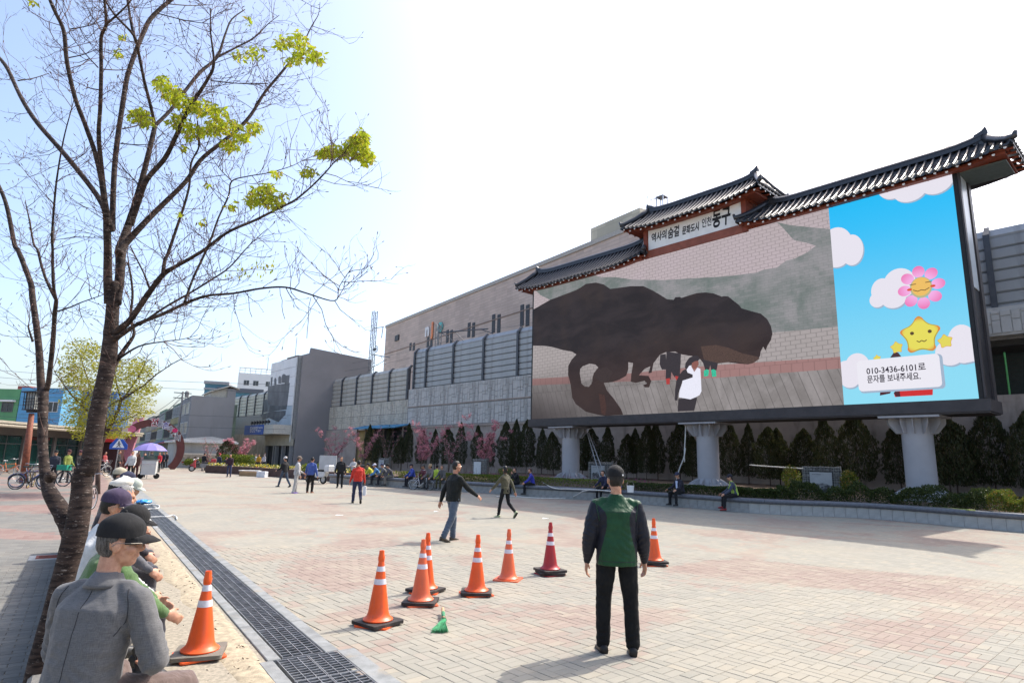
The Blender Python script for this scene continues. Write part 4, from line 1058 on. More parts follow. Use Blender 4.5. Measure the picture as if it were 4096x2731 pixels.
q = MB(); q.tube([(0, 0, za - 2.3), (2.6, 0, za - 2.5)], .05, 5); q.tube([(2.4, 0, za - 2.5), (2.2, 0, za - 3.9)], .05, 5); q.build('arm', m_post, t)
q = MB(); q.tube([(0, 0, za - 5.8), (4.6, 0, za - 6.7)], .06, 5); q.tube([(0, 0, za - 7.6), (3.8, 0, za - 6.9)], .04, 5); q.tube([(2.2, 0, za - 6.2), (3.8, 0, za - 7.5)], .04, 5); q.build('bracket', m_gal, t)
q = MB()
for i in range(16): a, b_ = 2 * math.pi * i / 16, 2 * math.pi * (i + 1) / 16; q.tube([(1.0 + .42 * math.cos(a), 0, za - 5.2 + .42 * math.sin(a)), (1.0 + .42 * math.cos(b_), 0, za - 5.2 + .42 * math.sin(b_))], .04, 4)
for i in range(4): a = math.pi * i / 4; q.tube([(1 + .42 * math.cos(a), 0, za - 5.2 + .42 * math.sin(a)), (1 - .42 * math.cos(a), 0, za - 5.2 - .42 * math.sin(a))], .02, 4)
q.box(.2, .8, -.1, .1, za - 5.3, za - 5.1); q.build('pulley_wheel', m_post, t)
xm, zt = sz(1756, 1295, 10); t = mast('shorter lattice mast with a long truss arm above the barrier', 0, 0, 10, xm, zt, .45); za = zt - 7
q = MB(); q.tube([(0, 0, za - 1.0), (8.6, 0, za - 1.8)], .07, 5); q.tube([(0.6, 0, za - 1.1), (3.0, 0, za - 2.4)], .04, 5); q.tube([(3, 0, za - 1.3), (4.6, 0, za - 2.5)], .04, 5); q.tube([(7.5, 0, za - 1.7), (9.4, 0, za - 2.4)], .05, 5); q.build('arm', m_post, t)
wires = [((sw(-60, 11, 14.5)), sw(60, 11, 14.9)), (sw(-60, 10, 13.3), sw(60, 10, 13.6)), (sw(20, 11, 19.5), sw(60, 11, 20.4)), (sw(20, 10.5, 16.8), sw(60, 10.5, 17.5))]
for i, (a, b_) in enumerate(wires):
    q = MB(); pts = [a.lerp(b_, k / 14) - Vector((0, 0, .5 * math.sin(math.pi * (k * 3 / 14 % 1)))) for k in range(15)]; q.tube(pts, .014, 4)
    o = q.build('overhead_wire', m_post); tag(o, ['upper overhead railway wire left of the screen', 'lower overhead railway wire behind the barrier', 'highest thin wire crossing the sky right of the roof', 'thin wire crossing the sky just above the right barrier'][i], 'wire')
# ================================================================== BUILDINGS
m_glass = mat('dark_window_glass', (0.03, 0.035, 0.04), 0.12, 0.3, .5, spec=0.7)
m_wframe = mat('pale_window_frame', (0.55, 0.55, 0.53), 0.5)
m_dkframe = mat('dark_window_frame', (0.12, 0.12, 0.12), 0.5)
def window(par, x0, x1, y, z0, z1, face='-y', frame=m_wframe, mull=1, proud=0.05, name='window'):
    """frame + pane on a wall at y (front face towards -y) or x ('-x' faces)"""
    f = MB(); g = MB(); t = min(.07, (x1 - x0) * .08)
    def bx(q, a0, a1, d0, d1, c0, c1):
        if face == '-y': q.box(a0, a1, y - d1, y - d0, c0, c1)
        elif face == '-x': q.box(y - d1, y - d0, a0, a1, c0, c1)
        elif face == '+x': q.box(y + d0, y + d1, a0, a1, c0, c1)
    bx(f, x0, x1, -.02, proud, z0, z0 + t); bx(f, x0, x1, -.02, proud, z1 - t, z1); bx(f, x0, x0 + t, -.02, proud - .002, z0 + t, z1 - t); bx(f, x1 - t, x1, -.02, proud - .002, z0 + t, z1 - t)
    for i in range(mull):
        xm_ = x0 + (x1 - x0) * (i + 1) / (mull + 1); bx(f, xm_ - t / 2, xm_ + t / 2, -.01, proud - .006, z0 + t, z1 - t)
    o = f.build(name, frame, par); bx(g, x0 + t * .5, x1 - t * .5, -.012, proud * .3, z0 + t * .5, z1 - t * .5); g.build('pane', m_glass, o); return o
# ---- brown building beyond the railway
m_brown = (0.54, 0.43, 0.365)
def siding(name, c, pitch, c_line, strength=.5):
    k = NT(name); o = k.obj(); x, y, z = k.sep(o)
    l = (z.mod(pitch) - pitch / 2).abs().gt(pitch * .42)
    n_ = k.noise(k.scalev(o, (.3, .3, .12)), 1.0, 5, .65, .4); w = k.white(k.comb((x / 3).floor(), (y / 1.4).floor(), (z / pitch).floor()))
    cc = k.mix((n_ * .75 + w * .25).ss(.3, .7), tuple(q * .85 for q in c), tuple(q * 1.12 for q in c))
    cc = k.mix(l * strength, cc, c_line); k.col(cc); return k.set(.8, 0, .3)
m_bs = siding('brown_brick_courses', m_brown, .42, (.36, .27, .225))
O1 = at(1534, 1470, 112.0); O1 = (O1.x, O1.y)
zt = stp(O1, 1600, 1290, 0, 'x')[1]
bb = thing('department_building', 'large brown brick building with paired slot windows rising behind the railway barrier', 'building', (O1[0], O1[1], 0), RT)
yn = stp(O1, 2800, 900, 0, 'x')[0]
q = MB(); q.box(0, 45, yn, 0, 0, zt); q.build('wall', m_bs, bb)
q = MB(); q.box(-.15, 45, yn, 0.1, zt + .003, zt + .5); q.build('parapet', mat('pale_coping', (.42, .39, .35), .8), bb)
for zf in (.30, .46, .62, .80):
    q = MB(); q.box(-.08, 0.0, yn, -.01, zt * zf, zt * zf + .12); q.build('course', mat('brown_joint', (.24, .18, .15), .8), bb)
for x1_, x2_, ya_, yb2 in ((545, 575, 832, 900), (702, 733, 778, 870), (877, 912, 716, 830), (1070, 1110, 650, 780), (1290, 1338, 577, 740), (1545, 1595, 490, 680)):
    for xx in (x1_, x2_):
        px, pt, pb = 1400 + xx / 2.24, 1000 + ya_ / 2.24, 1000 + yb2 / 2.24; yy, z1_ = stp(O1, px, pt, 0, 'x'); z0_ = stp(O1, px, pb, 0, 'x')[1]
        q = MB(); q.box(-.06, .02, yy - .38, yy + .38, z0_, z1_); q.build('slot_window', m_frame, bb)
ly, lz = stp(O1, 1704, 1322, 0, 'x')
for j, (ch, cc) in enumerate(((('n'), (.75, .72, .7)), ('j', (.75, .25, .10)), ('o', (.10, .45, .42)), ('y', (.15, .4, .6)))[:4]):
    if ch == 'y': continue
    o = text_mesh('letter', ch, 3.0, mat('letter_' + ch, cc, .5), bb, (-.14, ly - j * 2.2, lz - 1.0), rot=(math.pi / 2, 0, -math.pi / 2), bold=.12, extr=.06)
q = MB(); a = stp(O1, 1590, 1352, 0, 'x'); q.box(-.2, 0, a[0] - .8, a[0] + .8, a[1] - .5, a[1] + .5); q.build('wall_vent', m_frame, bb)
# cream stair tower and sign box on its roof
a = stp(O1, 2363, 915, 2, 'x'); yb_ = stp(O1, 2560, 900, 2, 'x')[0]
q = MB(); q.box(2, 14, yb_, a[0], zt - 6, a[1]); q.build('stair_tower', siding('cream_tiles', (.50, .46, .36), 1.0, (.36, .33, .26), .4), bb)
sgb = thing('roof_sign', 'violet blue Korean roof sign behind the left end of the raised tiled roof', 'sign', (O1[0], O1[1], 0), RT)
p1 = stp(O1, 2452, 938, 6, 'x'); p2 = stp(O1, 2560, 960, 6, 'x')
q = MB(); q.box(5.5, 6.5, p2[0], p1[0], p1[1] - 2.6, p1[1]); q.box(5.9, 6.1, p2[0], p2[0] + .3, p1[1] - 6, p1[1] - 2.6); q.box(5.9, 6.1, p1[0] - .5, p1[0] - .2, p1[1] - 6, p1[1] - 2.6); q.build('sign_box', mat('violet_blue', (.08, .09, .40), .5), sgb)
text_mesh('lettering', '간석역', 2.2, m_white, sgb, (5.47, p1[0] - .7, p1[1] - 2.2), rot=(math.pi / 2, 0, -math.pi / 2), bold=.02, sx=.8)
q = MB(); q.box(5.6, 6.4, p2[0] - 1, p1[0] - 2, p1[1] - 3.6, p1[1] - 2.63); q.build('lower_strip', mat('lime_strip', (.55, .62, .12), .6), sgb)

# ---- station building
m_st = mat('slate_grey_render', (0.245, 0.232, 0.23), 0.85, 0.07, .25, bump=.15, bscale=10)
sb = thing('station_building', 'tall slate grey station building with a faded train picture on its tiled front', 'building', sw(0, 0), RS)
SX0, SX1, SY0 = -57.2, -47.5, 3.6
zside = sp(1189, 1382, 5.0)[1]
q = MB(); q.box(SX0, SX1 - .3, SY0 + .02, SY0 + 1.3, 3.6, 14.15); q.build('front_block', mat('station_edge', (.26, .255, .24), .85), sb)
q = MB(); q.prism([(SY0 + .4, 0), (13.9, 0), (13.9, 14.95), (5.0, 15.45), (4.85, 14.45), (SY0 + .4, 14.2)], SX1 - .3, SX1, axis='x'); q.build('side_wall', m_st, sb)
q = MB(); q.box(SX0, SX1 - .302, SY0 + 1.3, 13.8, 0, 14.4); q.build('rear_block', m_st, sb)
q = MB(); q.box(SX0 + .2, SX0 + 4, SY0 + 2, 9, 14.4, 15.2); q.build('roof_hut', mat('roof_hut_brown', (.19, .14, .115), .85), sb)
q = MB(); q.box(SX0, SX1 - .4, SY0 + 1.3, SY0 + 1.5, 14.403, 14.75); q.build('parapet', m_st, sb)
m_tileA = mat('pale_facade_panel', (.72, .70, .69), .5, .06, .5); m_tileB = mat('blue_facade_panel', (.40, .47, .52), .5, .12, .3, dirt=((.12, .16, .18), .45, .8))
nx, nz = 4, 7
for i in range(nx):
    for j in range(nz):
        a, b_ = SX0 + .1 + (SX1 - .75 - SX0 - .1) * i / nx, SX0 + .1 + (SX1 - .75 - SX0 - .1) * (i + 1) / nx; z0, z1_ = 5.35 + 8.8 * j / nz, 5.35 + 8.8 * (j + 1) / nz
        q = MB(); q.bbox(a + .02, b_ - .02, SY0 - .06, SY0 + .015, z0 + .02, z1_ - .02, .01); q.build('facade_panel', m_tileB if j < 2 else m_tileA, sb)
m_pic = mat('faded_picture_grey', (.135, .135, .14), .6, .25, .5, dirt=((.22, .22, .23), .8, .6)); m_pic2 = mat('faded_picture_dark', (.085, .095, .105), .6, .3, .8, dirt=((.25, .28, .3), .9, .7))
def s3(P, off=SY0 - .075): return [sp(1000 + x / 2.376, 1300 + y / 2.376, off) for x, y in P]
def decal(name, P, m, lay, par, y0):
    q = MB(); q.prism(P, y0 - .006 - lay * .004, y0); o = q.build(name, m, par); return o
decal('picture', s3([(170, 580), (378, 548), (352, 770), (300, 790), (160, 805)]), m_pic, 0, sb, SY0 - .06)
decal('picture', s3([(200, 495), (215, 492), (208, 572), (194, 578)]), m_pic, 1, sb, SY0 - .06)
for (cx, cy, w, h) in ((240, 520, 10, 50), (283, 503, 14, 52), (322, 488, 22, 60)):
    decal('picture', s3([(cx - w, cy + h), (cx - w, cy), (cx - w * .6, cy - h * .3), (cx, cy - h * .4), (cx + w * .6, cy - h * .3), (cx + w, cy), (cx + w, cy + h)]), m_pic, 2 + cx * .002, sb, SY0 - .06)
decal('picture', s3([(335, 480), (376, 474), (368, 552), (330, 560)]), m_pic, 4, sb, SY0 - .06)
decal('picture', s3([(130, 720), (160, 700), (180, 760), (300, 770), (350, 760), (345, 800), (230, 815), (130, 830)]), m_pic2, 5, sb, SY0 - .06)
decal('picture', s3([(100, 850), (200, 820), (340, 812), (335, 850), (270, 920), (180, 880), (120, 900)]), m_pic2, 6, sb, SY0 - .06)
q = MB(); q.tube([(SX1 - .5, SY0 - .12, 3.2), (SX1 - .5, SY0 - .12, 13.9)], .09, 6); q.build('downpipe', m_wframe, sb)
# entrance: canopy, beige band, dark doors
m_beige = mat('beige_cladding', (.42, .385, .30), .8, .1, 1.5, dirt=((.25, .22, .17), 2, .4))
q = MB(); q.box(SX0 + .3, SX1 - .32, SY0 - .02, SY0 + .3, 2.75, 4.1); q.build('entrance_band', m_beige, sb)
q = MB(); q.box(SX0 + .3, SX1 - .32, SY0 + .5, SY0 + .6, 0, 2.75); q.build('entrance_glass', m_glass, sb)
for x in (SX0 + .4, SX0 + 3.4, SX0 + 4.2, SX0 + 6.4, SX1 - .8):
    q = MB(); q.box(x, x + .3, SY0, SY0 + .45, 0, 2.75); q.build('door_post', mat('grey_metal', (.25, .25, .25), .5), sb)
can = MB(); can.box(SX0 - .8, SX1 - .35, SY0 - 2.4, SY0 - .08, 4.15, 5.3); can.build('canopy', mat('canopy_cream', (.48, .46, .40), .7), sb)
bsg = thing('station_sign', 'blue station name board on the canopy of the grey station building', 'sign', sw(0, 0), RS)
q = MB(); q.box(SX0 - .85, SX0 + 6.1, SY0 - 2.5, SY0 - 2.41, 4.1, 5.35); q.build('board', mat('sign_blue', (.028, .10, .36), .45), bsg)
text_mesh('lettering', '동인천역', .78, m_white, bsg, (SX0 + 1.3, SY0 - 2.51, 4.5), bold=.01)
text_mesh('lettering', 'Dongincheon', .3, m_white, bsg, (SX0 + 4.4, SY0 - 2.51, 4.9)); text_mesh('lettering', '東仁川', .3, m_white, bsg, (SX0 + 4.4, SY0 - 2.51, 4.45))
for i in range(7):
    x = SX0 - .2 + i * 1.0; t = thing('floodlight', ('first', 'second', 'third', 'fourth', 'fifth', 'sixth', 'seventh')[i] + ' black floodlight from the left on the station canopy edge', 'floodlight', sw(x, SY0 - 1.8, 5.3), RS, 'floodlights along the station canopy')
    q = MB(); q.tube([(0, 0, 0), (0, 0, .3)], .05, 5); q.build('stem', m_post, t)
    q = MB(); q.tube([(0, -.1, .5), (0, .22, .42)], [.24, .12], 8); q.build('lamp_head', m_frame, t)
for px, z0, z1_ in ((1077, 14.2, 16.2), (1183, 15.3, 18)):
    p = sp(px, 1400, 6.0); t = MB(); t.tube([(0, 0, 0), (0, 0, z1_ - z0)], .035, 4); o = t.build('rod_antenna', m_post, loc=sw(p[0], 6.0, z0)); tag(o, 'thin rod antenna on the %s corner of the station roof' % ('front left' if px < 1100 else 'raised'), 'antenna')

# ---- market street row (street frame)
O2 = at(748, 1752, 76.0); O2 = (O2.x, O2.y)
m_mk = mat('grey_render', (0.27, 0.26, 0.25), 0.85, 0.07, .3, dirt=((.10, .10, .10), .6, .3))
mk = thing('market_building', 'plain grey rendered three storey building at the corner of the market street', 'building', (O2[0], O2[1], 0), RT)
zt = stp(O2, 760, 1580, 0, 'y')[1]; wd = stp(O2, 941, 1600, 0, 'y')[0]
q = MB(); q.box(0, wd, 0, 9, 0, zt); q.build('wall', m_mk, mk)
q = MB(); q.prism([(wd * .42, zt), (wd * .80, zt), (wd * .8, zt + 1.3), (wd * .42, zt + .6)], .3, 6); q.build('roof_room', mat('cream_wall', (.48, .45, .37), .8), mk)
q = MB(); q.box(wd * .8, wd, .05, 6, zt + .003, zt + 1.2); q.build('stair_head', m_mk, mk)
q = MB(); q.prism([(wd * .38, zt + .55), (wd * .84, zt + 1.45), (wd + .4, zt + 1.15), (wd + .4, zt + 1.27), (wd * .84, zt + 1.6), (wd * .38, zt + .7)], -.2, 6.5); q.build('roof_slab', mat('cream_slab', (.5, .47, .4), .8), mk)
def facade_windows(par, y0, y1, z_rows, x, n, frame=m_wframe, h=1.5):
    for z in z_rows:
        for i in range(n):
            a = y0 + (y1 - y0) * (i + .12) / n; b_ = y0 + (y1 - y0) * (i + .88) / n; window(par, a, b_, x, z, z + h, '-x', frame, mull=2)
facade_windows(mk, .8, 8.6, (3.9, 6.4), 0, 2)
cols = [((.16, .22, .17), 'grey green shabby shop house up the market street'), ((.30, .30, .22), 'pale olive shop house up the market street'), ((.17, .26, .19), 'green upper storey shop house further up the market street'), ((.34, .29, .15), 'mustard yellow shop house up the market street'), ((.2, .2, .2), 'grey weathered shop house near the far end of the market street'), ((.2, .27, .2), 'far green shop house at the end of the market street')]
yy = 9.05
for i, (c, lb) in enumerate(cols):
    L = (11, 10, 11, 12, 14, 16)[i]; h = zt - .5 + (.3, .1, .4, 0, .3, .2)[i]
    t = thing('shop_house', lb, 'building', tuple(st(O2, 0, yy, 0)), RT, 'old shop houses along the market street')
    q = MB(); q.box(0.05 * (i % 2), 7, 0, L - .05, 0, h); q.build('wall', mat('shop_wall_%s' % 'abcdef'[i], c, .85, .2, .5, dirt=((.1, .1, .09), .7, .5)), t)
    q = MB(); q.box(-.1, -.0 + .05 * (i % 2), 0.1, L - .15, 5.55, 6.35); q.build('band', mat('shop_band_%s' % 'abcdef'[i], ((.33, .29, .14), (.2, .2, .19), (.36, .32, .17), (.25, .24, .22), (.3, .28, .2), (.2, .2, .2))[i], .85, .2, .6), t)
    facade_windows(t, .5, L - .5, (3.7, 6.5), 0.05 * (i % 2), 4, m_dkframe if i % 2 else m_wframe, 1.5)
    q = MB(); q.prism([(-1.6, 2.7), (0.0, 3.3), (0.0, 3.36), (-1.6, 2.78)], .3, L - .3); q.build('awning', mat(('awning_red', 'awning_blue', 'awning_grey')[i % 3], ((.30, .03, .03), (.06, .14, .25), (.2, .2, .2))[i % 3], .7), t)
    for k_ in range(3):
        q = MB(); q.box(.5 + U(0, 2), 1.6 + U(0, 2), U(1, L - 2), U(2, L - 1), h, h + U(.5, 1.2)); q.build('roof_clutter', m_mk, t)
    yy += L
# power pole with transformer bits on the corner
pp = thing('power_pole', 'power pole with cross arms on the roof corner of the grey market building', 'power pole', tuple(st(O2, -.8, 2.5, 0)), RT)
q = MB(); q.tube([(0, 0, 0), (0, 0, zt + .6)], [.16, .1], 8); q.build('pole', m_mk, pp)
for z in (zt + .35, zt - .3): q = MB(); q.box(-1.0, 1.0, -.05, .05, z, z + .1); q.build('cross_arm', m_post, pp)
q = MB(); q.lathe([(.22, zt - .1), (.25, zt + .1), (.25, zt + .6), (.1, zt + .75)], 10, c=(.5, .2, 0)); q.build('transformer', m_mk, pp)
for i, (z, sg) in enumerate(((zt + .45, 1.0), (zt - .2, 1.6), (zt + .1, 2.2))):
    a = st(O2, -.8, 2.5, z); b_ = st(O2, -2, 95, z - .5)
    q = MB(); q.tube([a.lerp(b_, k / 12) - Vector((0, 0, sg * 4 * (k / 12) * (1 - k / 12))) for k in range(13)], .03, 4); o = q.build('power_line', m_post)
    tag(o, ['top slack power line running up the market street', 'lowest slack power line running up the market street', 'middle slack power line running up the market street'][i], 'wire')
# low white shop in front
O3 = at(690, 1862, 66.0); O3 = (O3.x, O3.y)
lw = stp(O3, 935, 1800, 0, 'y')[0]; lh = stp(O3, 700, 1768, 0, 'y')[1]
ls = thing('low_shop', 'long low white shop with a scalloped awning below the grey market building', 'shop', (O3[0], O3[1], 0), RT)
m_wh2 = mat('off_white_shop_wall', (.42, .42, .39), .8, .1, 1, dirt=((.28, .27, .24), 1, .4))
q = MB(); q.box(0, lw, 0, 7, 0, lh); q.build('wall', m_wh2, ls)
q = MB(); q.box(-.4, lw + .3, -.6, 7.2, lh + .003, lh + .18); q.build('roof', mat('roof_edge_white', (.6, .6, .57), .6), ls)
q = MB(); q.prism([(-.4, lh + .18), (lw + .3, lh + .18), (lw + .3, lh + .3), (3.5, lh + .75), (2, lh + .6)], .2, 7); q.build('roof_sheet', m_alu, ls)
q = MB(); q.box(.8, lw - .4, -.5, -.003, lh - 1.25, lh - 1.1); q.build('awning_rail', mat('awning_cream', (.6, .55, .45), .7), ls)
q = MB(); n = 8
for i in range(n):
    a0 = .8 + (lw - 1.2) * i / n; w_ = (lw - 1.2) / n
    q.prism([(a0, lh - 1.25), (a0 + w_, lh - 1.25), (a0 + w_, lh - 1.4), (a0 + w_ * .75, lh - 1.62), (a0 + w_ * .5, lh - 1.7), (a0 + w_ * .25, lh - 1.62), (a0, lh - 1.4)], -.52, -.5)
q.build('awning_scallops', mat('awning_tan', (.36, .31, .24), .8), ls)
q = MB(); q.box(.8, lw - .4, -.05, -.003, lh - 2.15, lh - 1.98); q.build('red_stripe', mat('stripe_red', (.38, .08, .05), .7), ls)
q = MB(); q.box(.9, lw - .6, -.03, -.003, .5, lh - 2.2); q.build('shutter', mat('white_shutter', (.55, .57, .6), .5, .04), ls)
# distant buildings
bt = at(1000, 1640, 170); t = thing('glass_office', 'low blue glass building with a banded cap behind the market street', 'building', (bt.x, bt.y, 0), R(20))
def hz(py, Y, px=900): return at(px, py, Y).z
za, zb_ = hz(1530, 170), hz(1556, 170)
m_bg = mat('blue_glass', (.05, .16, .22), .25, .4, .12, spec=.6)
q = MB(); q.box(-7.5, 6, 0, 14, 0, zb_ - 1); q.build('lower_glass', m_bg, t)
q = MB(); q.box(-8.8, 3, -.5, 14, zb_ - .98, zb_ + .2); q.build('cornice', mat('dark_cornice', (.1, .11, .13), .5), t)
q = MB(); q.box(-12, -6.4, .5, 12, 0, za - .8); q.build('upper_glass', m_bg, t)
q = MB(); q.box(-12.3, -6.0, .2, 12.5, za - .78, za); q.box(-12.2, -6.2, .3, 12.3, za - 2.3, za - 1.9); q.build('cap', mat('grey_cap', (.3, .3, .31), .6), t)
bt = at(1010, 1600, 260); z1_ = hz(1494, 260, 1010); t = thing('apartment_tower', 'pale white apartment block with roof railing far behind the station', 'building', (bt.x, bt.y, 0), R(22))
m_apt = mat('pale_apartment', (.62, .63, .62), .8, .05, .05)
q = MB(); q.box(-6.5, 16, 0, 20, 0, z1_); q.build('wall', m_apt, t)
for j in range(4):
    for x in (-4.2, -.5, 4.5, 9): window(t, x, x + 2.2, 0, z1_ - 5.2 - j * 5.2, z1_ - 3 - j * 5.2, '-y', m_wframe, 1, .1)
q = MB()
for x in np.arange(-6.3, 16, 2.1): q.box(x, x + .25, .1, .35, z1_, z1_ + 2.0)
q.box(-6.4, 15.9, .05, .4, z1_ + 2, z1_ + 2.35); q.box(-6.4, 15.9, .12, .3, z1_ + 1, z1_ + 1.2); q.build('roof_railing', m_apt, t)

# ---- arch over the market street
aC = at(584, 1862, 59.0); arch = thing('market_arch', 'maroon ring shaped arch with Korean lettering over the market street entrance', 'arch', (aC.x, aC.y, 0), RT)
m_mar = mat('maroon_arch', (.115, .035, .03), .55, .15, 2)
acx, acz = 0.2, hz(1797, 59, 590); ro = 2.85; ri = 2.2
P = []; n = 40; a0, a1 = R(-44), R(224)
q = MB(); vs = []; fs = []
for i in range(n + 1):
    a = a0 + (a1 - a0) * i / n
    for r_ in (ri, ro):
        for d in (-.3, .3): vs.append((acx + r_ * math.cos(a) * 1.0, d, acz + r_ * math.sin(a)))
for i in range(n):
    b0 = i * 4
    for (c, d) in ((0, 1), (1, 3), (3, 2), (2, 0)): fs.append((b0 + c, b0 + d, b0 + d + 4, b0 + c + 4))
fs.append((0, 1, 3, 2)); fs.append((n * 4, n * 4 + 2, n * 4 + 3, n * 4 + 1)); q.add(vs, fs); q.build('ring', m_mar, arch)
tx = '전통혼수거리'; cc = [(.5, .05, .08), (.75, .75, .78), (.12, .1, .4), (.75, .75, .78), (.75, .75, .78), (.55, .55, .6)]
for i, ch in enumerate(tx):
    a = R(92 - i * 13.5); r_ = ri + .1
    for lay, (m_, bo) in enumerate(((m_white, .035), (mat('arch_letter_%d' % i if False else 'arch_letter_' + 'abcdef'[i], ((.35, .02, .05), (.05, .05, .12), (.06, .04, .30), (.05, .05, .12), (.05, .05, .1), (.05, .05, .1))[i], .5), .0))):
        o = text_mesh('lettering', ch, .85 if i == 0 else .68, m_, arch, (acx + r_ * math.cos(a) - .3, -.32 - lay * .02, acz + r_ * math.sin(a) - .05), bold=bo, extr=.008)
for (a, col_, r_) in ((R(135), (.5, .12, .2), .42), (R(46), (.55, .03, .12), .25)):
    q = MB(); q.prism(ellp((acx + (ri + .4) * math.cos(a), acz + (ri + .4) * math.sin(a)), r_, r_ * .8, 14), -.36, -.31); q.build('emblem', mat('emblem_%d' % int(r_ * 100) if False else ('emblem_rose' if r_ > .3 else 'emblem_red'), col_, .5), arch)
# pink and yellow sign pillar left of the arch
p0 = at(512, 1868, 60.0); zt_ = at(525, 1668, 60.0).z
pk = thing('market_pillar', 'tall pink pillar with a yellow rounded sign beside the maroon arch', 'sign pillar', (p0.x, p0.y, 0), RT * .6)
q = MB(); q.prism([(-1.1, 0), (-.1, 0), (.75, zt_), (.0, zt_ * .98), (-.4, zt_ * .6)], -.2, .3); q.build('pink_panel', mat('pink_panel', (.55, .22, .30), .6), pk)
q = MB(); q.prism([(-2.2, .1), (-1.0, .1), (-.35, zt_ * .62), (-.55, zt_ * .72), (-1.0, zt_ * .76), (-1.5, zt_ * .7), (-1.7, zt_ * .6)], -.25, -.21); q.build('yellow_panel', mat('yellow_panel', (.58, .47, .10), .6), pk)
q = MB(); q.prism([(-2.4, zt_ * .5), (-1.6, zt_ * .5), (-1.1, zt_ * .86), (-.8, zt_ * 1.0), (-1.6, zt_ * .95)], -.1, .2); q.build('blue_panel', mat('blue_panel', (.08, .17, .40), .6), pk)
for i, s_ in enumerate(('신포', '전통')): text_mesh('lettering', '시장', .5, mat('olive_letters', (.2, .22, .03), .6), pk, (-1.5, -.262, zt_ * (.6 - i * .1)))
# pedestrian crossing sign
ps = at(405 + 805 / 6.5 * 0 + 462, 1860, 40.0); ps = at(462, 1880, 40)
cs = thing('crossing_sign', 'blue triangular pedestrian crossing sign on a grey pole', 'road sign', (ps.x, ps.y, 0), R(10))
zc = at(461, 1772, 40).z
q = MB(); q.tube([(-.05, 0, 0), (0, 0, zc)], .035, 6); q.build('pole', m_mk, cs)
q = MB(); q.prism([(-.52, zc - .38), (.52, zc - .38), (.52, zc - .1), (0, zc + .55), (-.52, zc - .1)], -.06, -.03); q.build('plate', mat('road_blue', (.03, .10, .42), .4), cs)
q = MB(); q.prism([(-.36, zc - .28), (.36, zc - .28), (0, zc + .3)], -.075, -.065); q.build('white_triangle', m_white, cs)
q = MB(); q.ell((0, -.08, zc + .1), (.045, .01, .045), 8, 5); q.tube([(0, -.08, zc + .06), (.02, -.08, zc - .08)], .03, 5); q.tube([(.02, -.08, zc - .08), (.12, -.08, zc - .25)], .022, 5); q.tube([(.02, -.08, zc - .08), (-.1, -.08, zc - .25)], .022, 5); q.tube([(0, -.08, zc + .03), (.12, -.08, zc - .06)], .016, 5); q.tube([(0, -.08, zc + .03), (-.1, -.08, zc - .06)], .016, 5); q.build('walking_figure', m_frame, cs)
# red shop front left of the pillar
rs = at(430, 1862, 52); sh = thing('red_shop_front', 'dark red shop front with a bright red awning behind the crossing sign', 'shop', (rs.x, rs.y, 0), R(4))
q = MB(); q.box(-.9, .65, 0, 1, 0, 2.9); q.build('wall', mat('shop_dark', (.05, .02, .02), .7), sh)
q = MB(); q.prism([(-1.0, 2.35), (.75, 2.35), (.7, 2.95), (-.95, 2.95)], -.6, -.0); q.build('awning', mat('bright_red', (.55, .03, .03), .6), sh)
q = MB(); q.box(-1.0, .7, .1, 1, 2.95, 3.6); q.build('upper_band', mat('shop_band_dark', (.14, .13, .13), .7), sh)

# ---- left side: painted houses and glass pavilion
def house(label, pxa, pxb, pyt, Y, c, yaw, depth=3):
    a = at(pxa, pyt, Y); b_ = at(pxb, pyt, Y); t = thing('painted_house', label, 'building', (a.x, Y, 0), yaw)
    q = MB(); q.box(0, b_.x - a.x, 0, depth, 0, a.z); q.build('wall', mat('paint_' + label.split()[0], c, .8, .08, .4, dirt=(tuple(k * .7 for k in c), .5, .3)), t); return t, b_.x - a.x, a.z
t, w_, h_ = house('green painted house with an awning over its upper window', -420, 86, 1545, 70, (.13, .33, .15), 0)
for z, hh in ((h_ - 1.15, .14), (h_ - 4.1, .1)): q = MB(); q.box(0, w_, -.08, -.003, z, z + hh); q.build('string_course', mat('green_course', (.16, .36, .18), .8), t)
xa = at(12, 1600, 70).x - at(-420, 1545, 70).x
window(t, xa, xa + 1.3, 0, h_ - 2.6, h_ - 1.5, '-y', m_dkframe, 1, .06); q = MB(); q.prism([(xa - .15, h_ - 1.45), (xa + 1.5, h_ - 1.45), (xa + 1.5, h_ - 1.25), (xa - .15, h_ - 1.25)], -.5, -.01); q.build('window_hood', m_white, t)
window(t, xa - .6, xa + 1.0, 0, h_ - 5.4, h_ - 4.4, '-y', m_dkframe, 1, .06); window(t, xa - 4, xa - 2.4, 0, h_ - 2.6, h_ - 1.5, '-y', m_wframe, 1, .06)
q = MB(); q.box(xa - 1, xa + .4, 3, 5, h_, h_ + .7); q.box(xa + .5, xa + 1.4, 3, 4, h_, h_ + .5); q.build('roof_tank', mat('tank_red', (.25, .07, .06), .7), t)
q = MB(); q.box(0, w_, 1, 9, h_ + .003, h_ + .12); q.build('roof_slab', m_wh2, t)
t, w_, h_ = house('sky blue painted house with two rows of white framed windows', 88, 258, 1549, 70, (.13, .36, .56), 0)
for z, hh in ((h_ - 1.0, .14), (h_ - 3.0, .1), (h_ - 4.0, .1)): q = MB(); q.box(.05, w_, -.08, -.003, z, z + hh); q.build('string_course', mat('blue_course', (.16, .38, .58), .8), t)
x0_ = at(88, 1549, 70).x
for (pa, pb, za_, zb2) in ((108, 142, 2.55, 1.45), (196, 238, 2.75, 1.55), (88, 145, 5.1, 4.3), (190, 226, 5.4, 4.4)): window(t, at(pa, 1600, 70).x - x0_, at(pb, 1600, 70).x - x0_, 0, h_ - za_, h_ - zb2, '-y', m_wframe, 1, .07)
